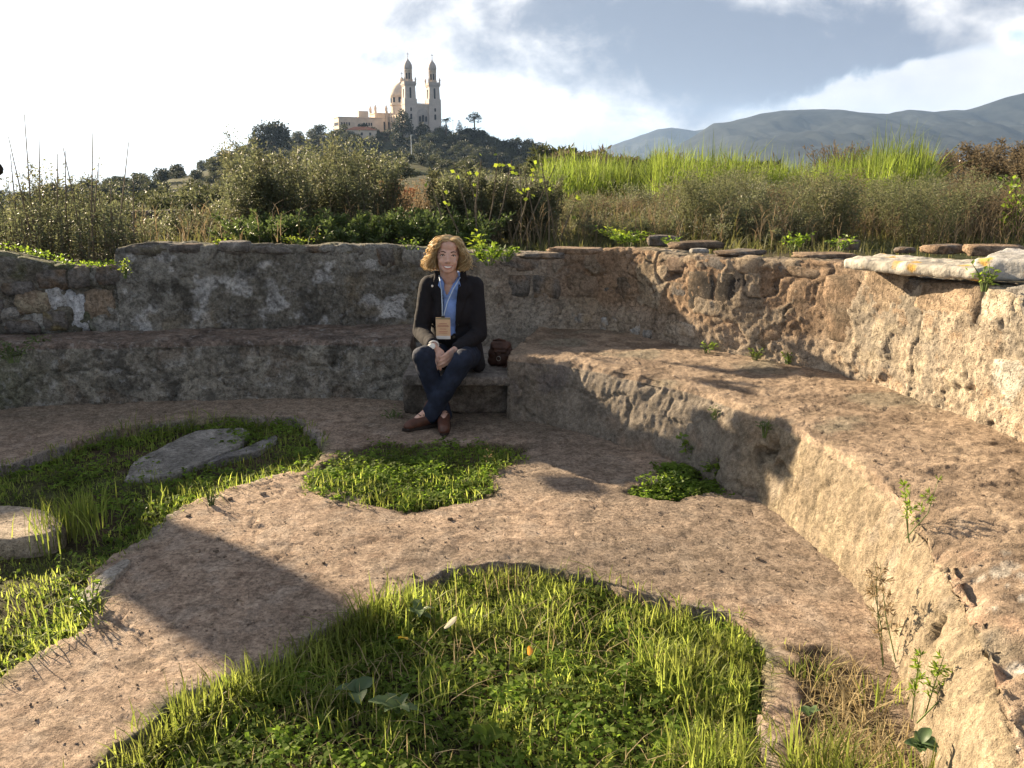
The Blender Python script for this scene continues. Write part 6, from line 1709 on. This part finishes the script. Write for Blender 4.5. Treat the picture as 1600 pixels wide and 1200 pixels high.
for s in (-1, 1):
    c = face_pt(s * .031, .004, -.004)
    mb = MB(); mb.lathe((0, 0, 0), [(.002, -.0055), (.008, -.004), (.0115, 0), (.008, .004), (.002, .0055)], 14, 1.0, .55)
    e_ = mb.build('eye', M_EYEW, WO, True, c); e_.rotation_euler = (0, 0, R(6))
    mb = MB(); mb.lathe((0, 0, 0), [(.001, -.0042), (.0042, -.002), (.0046, 0), (.0042, .002), (.001, .0042)], 12, 1, .6); mb.build('iris', M_IRIS, e_, True, (0, -.0042, 0))
    face_tube('eyelid', [(s * .018, .004), (s * .026, .0095), (s * .036, .0095), (s * .046, .003)], [.002, .0032, .0032, .002], M_BROW, .0)
    face_tube('eyebrow', [(s * .014, .023), (s * .028, .029), (s * .042, .027), (s * .052, .020)], [.003, .004, .0035, .002], M_BROW, -.001)
face_tube('upper_lip', [(-.031, -.055), (-.020, -.060), (-.006, -.061), (0, -.062), (.006, -.061), (.020, -.060), (.031, -.055)], [.0015, .0026, .003, .0028, .003, .0026, .0015], M_LIP)
face_tube('lower_lip', [(-.031, -.055), (-.020, -.073), (-.008, -.079), (.008, -.079), (.020, -.073), (.031, -.055)], [.0015, .003, .0038, .0038, .003, .0015], M_LIP)
mb = MB(); top_ = [face_pt(x, -.0615 + .0045 * (x / .026) ** 2, .0012) for x in np.linspace(-.026, .026, 9)]; bot_ = [face_pt(x, -.0735 + .014 * (x / .026) ** 2, .0012) for x in np.linspace(-.026, .026, 9)]
mb.add(top_ + bot_, [(i, i + 1, 10 + i, 9 + i) for i in range(8)]); mb.build('teeth', M_TEETH, WO, True)
for s in (-1, 1):
    mb = MB()
# clothes
wrin = lambda co: .004 * fbm(co, 9, 3, 71) + .0035 * fbm(co * [1, 1, .5], 22, 3, 72)
def g(p, d): return [q[:3] + tuple(x + d for x in q[3:5]) if q[0] == 'c' else ('e', q[1], tuple(x + d for x in q[2]), *q[3:]) for q in p]
shirt = fuse('shirt', g(torso_p[1:], .008) + [('c', neck0 + Vector((0, .012, -.03)), neck0 + Vector((-.004, .018, .035)), .072, .062)], .007, M_SHIRT, 4, WO, lambda co: .002 * fbm(co, 18, 3, 75))
zv, ztop = V3(697, 462, 5.38).z, neck0.z + .05
xc = lambda z: -.415 + .02 * (z - zv) / (ztop - zv)
cut(shirt, lambda c, n: (n.y < .1 and c.z > zv and c.y < neck0.y + .02 and abs(c.x - xc(c.z)) < .058 * ((c.z - zv) / (ztop - zv)) ** .85) or c.z > neck0.z + .045 or c.z < pel.z + .1)
jk_p = g(torso_p, .020) + [('c', sh_r, el_r, .066, .057), ('c', el_r, wr_r * .9 + el_r * .1, .057, .043), ('c', sh_l, el_l, .066, .057), ('c', el_l, wr_l * .9 + el_l * .1, .057, .043),
        ('c', pel + Vector((.10, -.03, .05)), pel + Vector((.155, -.10, -.045)), .085, .05), ('c', pel + Vector((-.12, -.02, .03)), pel + Vector((-.13, -.06, -.03)), .07, .05), ('e', pel + Vector((0, .04, -.02)), (.185, .12, .09)),
        ('c', neck0 + Vector((-.05, .03, -.02)), neck0 + Vector((.05, .03, -.02)), .05, .05)]
jacket = fuse('jacket', jk_p, .0075, M_JACKET, 5, WO, wrin)
jb = bvh_of(jacket)
zb, zt = V3(700, 527, 5.36).z, V3(700, 420, 5.4).z
xl = lambda z: np.interp(z, [zb, zb + .02, .75, zt], [-.430, -.452, -.440, -.455])
xr = lambda z: np.interp(z, [zb, zb + .02, .75, zt], [-.395, -.365, -.352, -.322])
cut(jacket, lambda c, n: (n.y < .35 and c.y < chest.y + .02 and zb < c.z and xl(c.z) < c.x < xr(c.z)) or (c.z > neck0.z + .030 and abs(c.x - neck0.x) < .10), .006)
def front_panel(name, cols, mat, off, parent=WO, thick=.004):
    """cloth piece laid on the jacket front; cols: rows of (x, z)"""
    V = []; 
    for row in cols:
        for x, z in row:
            h_ = jb.ray_cast(Vector((x, 4.6, z)), Vector((0, 1, 0)), 2.0)
            V.append((h_[0] - Vector((0, off, 0))) if h_[0] else Vector((x, 5.38, z)))
    me = mesh_np(name, np.array([tuple(v) for v in V]), grid_faces(len(cols), len(cols[0])), mat, True); o = obj(name, me, parent)
    s = o.modifiers.new('t', 'SOLIDIFY'); s.thickness = thick; s.offset = 0; return o
zz_ = np.linspace(zb + .03, zt - .012, 14)
lap_w = lambda z: np.interp(z, [zb + .03, .70, .80, .815, .90, zt], [.004, .045, .072, .052, .050, .03])
front_panel('lapel', [[(xl(z) + .002 - lap_w(z) * t, z) for t in np.linspace(0, 1, 5)] for z in zz_], M_JACKET, .007)
front_panel('lapel', [[(xr(z) - .002 + lap_w(z) * t, z) for t in np.linspace(0, 1, 5)] for z in zz_], M_JACKET, .007)
# shirt collar points
for s, xa in ((-1, -.447), (1, -.345)):
    q = [hl(0, 0, 0)] * 0
    zt_ = neck0.z + .03
    pts = [Vector((xa + s * .004, neck0.y - .055, zt_)), Vector((xa - s * .020, neck0.y - .088, zt_ - .045)), Vector((xa - s * .012, neck0.y - .100, zt_ - .100)), Vector((xa + s * .020, neck0.y - .085, zt_ - .060))]
    mb = MB(); mb.add(pts, [(0, 1, 2, 3)]); o = mb.build('collar', M_SHIRT, WO, True); sm = o.modifiers.new('t', 'SOLIDIFY'); sm.thickness = .004
def on_jacket(x, z, off):
    h_ = jb.ray_cast(Vector((x, 4.6, z)), Vector((0, 1, 0)), 2.0); return (h_[0] if h_[0] else Vector((x, 5.4, z))) - Vector((0, off, 0))
pin = V3(676, 446, 5.4); mb = MB(); mb.lathe((0, 0, 0), [(.002, -.002), (.0075, -.0015), (.0075, .0015), (.002, .002)], 12); o = mb.build('pin', M_TEETH, WO, True, on_jacket(pin.x, pin.z, .013)); o.rotation_euler = (R(80), 0, 0)
for px, py in ((714, 508), (709, 528)):
    b_ = V3(px, py, 5.38); mb = MB(); mb.lathe((0, 0, 0), [(.002, -.002), (.009, -.002), (.010, .001), (.004, .002)], 12); o = mb.build('button', mat_plain('horn_button', (.10, .08, .05), .4), WO, True, on_jacket(b_.x, b_.z, .003)); o.rotation_euler = (R(85), 0, 0)
jean_w = lambda co: .0045 * fbm(co, 12, 3, 81) + .004 * fbm(co * [1, 1, 2.2], 18, 3, 82)
cuff_r, cuff_l = an_r + Vector((0, -.012, -.034)), an_l + Vector((-.010, -.010, -.034))
fuse('jeans', [('e', pel + Vector((0, 0, .01)), (.176, .14, .115)), ('c', hip_r, kn_r, .096, .069), ('c', kn_r, cuff_r, .067, .058), ('c', hip_l, kn_l, .096, .069), ('c', kn_l, cuff_l, .067, .058)], .0075, M_JEANS, 5, WO, jean_w)
def shoe(an, toe):
    d = toe - an; d.z = 0; L = d.length; d.normalize(); heel = Vector((an.x, an.y, .04)) - d * .035; t = Vector((toe.x, toe.y, .03)); up = Vector((0, 0, 1))
    o = fuse('shoe', [('c', heel + up * .012, heel + d * .07 + up * .014, .040, .043), ('c', heel + d * .07 + up * .012, t - d * .02, .043, .036), ('c', heel + d * .12 + up * .002, t, .038, .024), ('c', an + Vector((0, 0, .02)), heel + d * .05 + up * .02, .047, .046)], .006, M_SHOE, 5, WO)
    for v in o.data.vertices: v.co.z = max(v.co.z, .016)
    mb = MB(); n = 18; side = d.cross(up); pts = []
    for i in range(n):
        a = 2 * math.pi * i / n; s = math.cos(a); w = .043 * (1 - .18 * s) * math.sin(a)
        c = heel * .5 + t * .5; pts.append(c + d * ((t - heel).length / 2 + .036) * s + side * w)
    prism(mb, [(p.x, p.y) for p in pts], .002, .020); mb.build('sole', M_SOLE, o)
    lace = heel + d * .1
    for j in range(3):
        q = heel + d * (.085 + .022 * j); mb = MB(); mb.tube([q + side * .026 + up * .048, q + up * (.058 - .003 * j), q - side * .026 + up * .048], .0025, 6); mb.build('lace', M_SOLE, o, True)
shoe(an_r, toe_r); shoe(an_l, toe_l)
# wrist watch
wd = (wr_r - el_r).normalized(); wp = wr_r + wd * .004
mb = MB(); u = wd.orthogonal().normalized(); w_ = wd.cross(u); ring = [wp + (u * math.cos(a) + w_ * math.sin(a)) * .031 for a in np.linspace(0, 2 * math.pi, 20)]
mb.tube(ring, .006, 6, False); wat = mb.build('watch', mat_plain('pale_strap', (.62, .60, .58), .5), WO, True)
mb = MB(); mb.lathe((0, 0, 0), [(.004, -.004), (.019, -.004), (.019, .004), (.016, .005)], 20); o = mb.build('dial', M_TEETH, wat, True, wp + Vector((-.004, -.034, .004))); o.rotation_euler = (R(78), 0, R(-8))
# hair: an undercap and a few hundred wavy locks
hair = fuse('hair', [('e', hl(0, .024, .048), (.090, .096, .088), HR3), ('e', hl(.084, .03, -.022), (.030, .058, .066), HR3), ('e', hl(-.084, .03, -.022), (.030, .058, .066), HR3), ('e', hl(0, .085, -.03), (.085, .040, .085), HR3)], .007, M_HAIR, 4, WO, lambda co: .006 * fbm(co, 26, 3, 91))
cut(hair, lambda c, n: (lambda q: q.y < -.030 and q.z < .094 - 9.0 * q.x * q.x and abs(q.x) < .074)(HM.inverted() @ c), 0)
rg_ = np.random.default_rng(33); mb = MB()
for i in range(1700):
    s = -1 if i % 2 else 1; phi = R(rg_.uniform(46, 180)); back = (phi - R(46)) / R(134)
    lay = rg_.random()                                   # 0 inner, 1 outer
    top = np.array([.006 + s * rg_.uniform(0, .014), -.070 + .13 * back + rg_.normal() * .008, (.121 - .026 * (1 - back) ** 2) + rg_.normal() * .003])
    rad = .086 + .016 * lay; rad2 = .098 + .030 * lay
    q1 = np.array([s * math.sin(phi * .9) * rad * .62, top[1] * .5 - math.cos(phi) * .042, .118 - .012 * (1 - lay)])
    q2 = np.array([s * math.sin(phi) * rad, .012 - math.cos(phi) * rad * 1.02, .040])
    q3 = np.array([s * math.sin(phi) * rad2, .024 - math.cos(phi) * rad2 * .82, -.040])
    zl = -.072 - .03 * rg_.random() + .015 * (1 - back)
    fly = (.022 if rg_.random() < .10 else 0.0)
    q4 = np.array([s * math.sin(phi) * (rad2 + fly - .030 + .034 * rg_.random()), .028 - math.cos(phi) * rad2 * .78, zl])
    if back < .28:                                       # locks that frame the forehead and cheeks
        k_ = 1 - back / .28
        q1 = q1 * (1 - k_) + k_ * np.array([s * (.034 + .012 * lay), -.086 + .01 * rg_.random(), .092 + .012 * lay])
        q2 = q2 * (1 - k_) + k_ * np.array([s * (.066 + .012 * lay), -.066, .040])
        q3 = q3 * (1 - k_) + k_ * np.array([s * (.080 + .026 * lay), -.036, -.030])
        q4 = q4 * (1 - k_) + k_ * np.array([s * (.074 + .030 * lay), -.030, zl])
    if q2[1] < -.03: q2[0] = s * max(abs(q2[0]), .064); q3[0] = s * max(abs(q3[0]), .076); q4[0] = s * max(abs(q4[0]), .072)
    C = crom(np.array([top, q1, q2, q3, q4]), .016, 3)[0]; m_ = len(C); t = np.linspace(0, 1, m_)
    ph = rg_.uniform(0, 6.28); amp = .014 * t ** .8
    C = C + np.column_stack([amp * np.sin(t * 17 + ph), amp * np.cos(t * 15 + ph * 1.7), amp * .6 * np.sin(t * 11 + ph)])
    r = rg_.uniform(.0008, .0020)
    if i % 7 == 0: r = rg_.uniform(.003, .0055); C = C + (np.column_stack([s * .010 * np.ones(m_), -.004 * np.ones(m_), .012 * np.sin(t * 9 + ph)]) + .016 * np.column_stack([np.sin(t * 16 + ph), np.cos(t * 16 + ph), 0 * t])) * (t ** 1.2)[:, None]
    mb.tube([hl(*p) for p in C], list(r * (1 - .65 * t)), 4, False)
mb.build('locks', M_HAIR, hair, True)
# name badge on a lanyard
bc = V3(692.5, 513, 5.28)
BD = empty('name_badge', tuple(bc), R(-4)); tag(BD, 'cream name badge on a pale lanyard hanging before the seated person', 'badge')
M_CARD = mat_plain('cream_card', (.62, .42, .26), .5, .06, 20); M_CARDW = mat_plain('white_card', (.66, .64, .62), .5, .04, 20); M_PRINT = mat_plain('red_print', (.40, .16, .11), .6); M_LAN = mat_plain('pale_blue_strap', (.50, .60, .72), .7); M_CARDG = mat_plain('olive_strip', (.28, .24, .15), .6)
mb = MB(); mb.box((0, 0, 0), (.092, .004, .138)); mb.build('card', M_CARD, BD)
mb = MB(); mb.box((0, -.0025, -.058), (.090, .003, .020)); mb.build('white_strip', M_CARDW, BD)
mb = MB(); mb.box((0, -.0025, .063), (.090, .003, .010)); mb.build('top_strip', M_CARDG, BD)
for z_, w in ((.030, .05), (.020, .068), (.012, .074), (-.004, .04), (-.02, .055), (-.03, .05)):
    mb = MB(); mb.box((0, -.0028, z_), (w, .0024, .0032)); mb.build('print_line', M_PRINT, BD)
mb = MB(); mb.box((0, -.001, .074), (.022, .006, .012)); mb.build('clip', M_IRON, BD)
ln1 = [V3(722, 428, 5.40) - bc, V3(708, 452, 5.335) - bc, V3(699, 472, 5.31) - bc, Vector((.004, .0, .075))]
ln2 = [V3(686, 430, 5.40) - bc, V3(690, 455, 5.335) - bc, V3(691, 475, 5.31) - bc, Vector((-.004, .0, .075))]
rzm = Matrix.Rotation(R(4), 3, 'Z')
for l_ in (ln1, ln2):
    mb = MB(); mb.tube([rzm @ p if i < 3 else p for i, p in enumerate(l_)], .0032, 6); mb.build('lanyard', M_LAN, BD, True)
# brown leather bag on the ledge
M_BAG = mat_plain('bag_leather', (.065, .030, .020), .6, .3, 12, .4, 90, .35); M_BUCK = mat_plain('buckle_metal', (.35, .32, .28), .35, .1, metallic=.9)
BG = empty('leather_bag', (-.075, 5.66, .272), R(-8)); tag(BG, 'brown leather bag standing on the ledge beside the seated person', 'bag')
BG.scale = (.70, .70, .72)
def rbox(name, c, d, mat, parent, rnd, seed):
    me = block_mesh(name, d[0], d[1], d[2], mat, (.1, .05, .03), seed, .016, .006, rnd); return obj(name, me, parent, c)
bag_b = fuse('pouch', [('c', (-.075, 0, .055), (.075, 0, .055), .058, .058), ('c', (-.07, 0, .12), (.07, 0, .12), .060, .060), ('c', (-.055, 0, .17), (.055, 0, .17), .052, .052), ('e', (0, -.045, .08), (.07, .035, .06))], .008, M_BAG, 6, BG, lambda co: .004 * fbm(co, 16, 3, 5))
fuse('flap', [('c', (-.06, -.01, .20), (.06, -.01, .20), .045, .045), ('c', (-.058, -.045, .185), (.058, -.045, .185), .026, .026), ('c', (-.05, -.062, .15), (.05, -.062, .15), .016, .016), ('e', (0, 0, .222), (.07, .05, .03))], .007, M_BAG, 5, BG)
mb = MB(); mb.tube([(-.07, .02, .2), (-.075, .0, .245), (-.02, -.02, .262), (.04, -.02, .25), (.075, .0, .2)], .009, 8); mb.build('handle', M_BAG, BG, True)
mb = MB(); mb.box((-.01, -.082, .10), (.028, .006, .12)); st = mb.build('strap', M_BAG, BG)
mb = MB(); a = np.linspace(0, 2 * math.pi, 14); mb.tube([(-.01 + .02 * math.cos(t), -.09, .09 + .022 * math.sin(t)) for t in a], .0028, 6, False); mb.build('buckle', M_BUCK, BG, True)
mb = MB(); mb.tube([(.09, -.02, .2), (.10, -.06, .1), (.06, -.085, .01), (.03, -.095, .012)], .008, 6); mb.build('shoulder_strap', M_BAG, BG, True)

# a second person stands just outside the left edge; the shadow falls across the floor
px0, py0 = -4.86, 6.28; gz = float(field_z(px0, py0)) - .02
SP = empty('person', (px0, py0, gz), R(40)); tag(SP, 'standing person in dark clothes just outside the left edge, casting a shadow on the floor', 'person')
def q(*a): return Vector(a)
fuse('body', [('e', q(0, 0, 1.60), (.075, .095, .115)), ('e', q(0, -.09, 1.57), (.014, .02, .02)), ('c', q(0, .01, 1.5), q(0, .02, 1.40), .055, .06), ('c', q(-.16, .02, 1.38), q(.16, .02, 1.38), .065, .065), ('e', q(0, .02, 1.22), (.16, .11, .2)), ('e', q(0, .02, .98), (.16, .12, .14)),
              ('c', q(-.19, .02, 1.36), q(-.24, .03, 1.08), .05, .042), ('c', q(-.24, .03, 1.08), q(-.23, -.05, .84), .04, .028), ('c', q(.19, .02, 1.36), q(.25, .03, 1.08), .05, .042), ('c', q(.25, .03, 1.08), q(.22, -.06, .85), .04, .028),
              ('c', q(-.09, .02, .92), q(-.10, .0, .50), .085, .058), ('c', q(-.10, .0, .50), q(-.11, .03, .09), .055, .038), ('c', q(.09, .02, .92), q(.10, .0, .50), .085, .058), ('c', q(.10, .0, .50), q(.11, .03, .09), .055, .038), ('c', q(-.11, .03, .06), q(-.12, -.14, .04), .04, .03), ('c', q(.11, .03, .06), q(.12, -.14, .04), .04, .03)]
     + hand(q(-.23, -.05, .84), (0, -.1, -1), (.4, 0, 0), (0, -1, 0), .3) + hand(q(.22, -.06, .85), (0, -.1, -1), (-.4, 0, 0), (0, -1, 0), .3), .009, M_SKIN, 4, SP)
fuse('coat', [('c', q(-.16, .02, 1.38), q(.16, .02, 1.38), .083, .083), ('e', q(0, .02, 1.22), (.215, .135, .22)), ('e', q(0, .02, .98), (.235, .145, .22)), ('c', q(-.19, .02, 1.36), q(-.24, .03, 1.08), .068, .06), ('c', q(-.24, .03, 1.08), q(-.235, -.03, .88), .058, .046), ('c', q(.19, .02, 1.36), q(.25, .03, 1.08), .068, .06), ('c', q(.25, .03, 1.08), q(.23, -.04, .89), .058, .046)], .011, M_JACKET, 5, SP, wrin)
fuse('trousers', [('e', q(0, .02, .92), (.17, .13, .11)), ('c', q(-.09, .02, .90), q(-.10, .0, .50), .098, .075), ('c', q(-.10, .0, .50), q(-.11, .03, .10), .072, .06), ('c', q(.09, .02, .90), q(.10, .0, .50), .098, .075), ('c', q(.10, .0, .50), q(.11, .03, .10), .072, .06)], .011, M_JEANS, 5, SP, jean_w)
fuse('hair', [('e', q(0, .03, 1.645), (.088, .10, .09)), ('e', q(0, .06, 1.58), (.082, .07, .09))], .01, mat_plain('dark_hair', (.03, .02, .015), .5), 4, SP, lambda co: .008 * fbm(co, 30, 3, 9))
bg_ = at_y(-9, 264, 7.8)
BB = empty('dried_flower', (bg_[0] - .03, bg_[1], .45)); tag(BB, 'dark dried flower head on a stalk cut by the left edge of the view', 'flower')
hz0 = bg_[2] - .45
fuse('seed_head', [('e', (.03, 0, hz0), (.075, .06, .066)), ('e', (.0, 0, hz0 - .02), (.05, .05, .05))], .008, mat_plain('dark_seed', (.025, .02, .016), .8, .3, 30, .6, 160), 3, BB, lambda co: .006 * fbm(co, 60, 2, 7))
mb = MB(); mb.tube([(0, 0, -.1), (-.02, 0, hz0 * .6), (.0, 0, hz0 - .05)], [.009, .008, .006], 6); mb.build('stem', M_REED, BB, True)
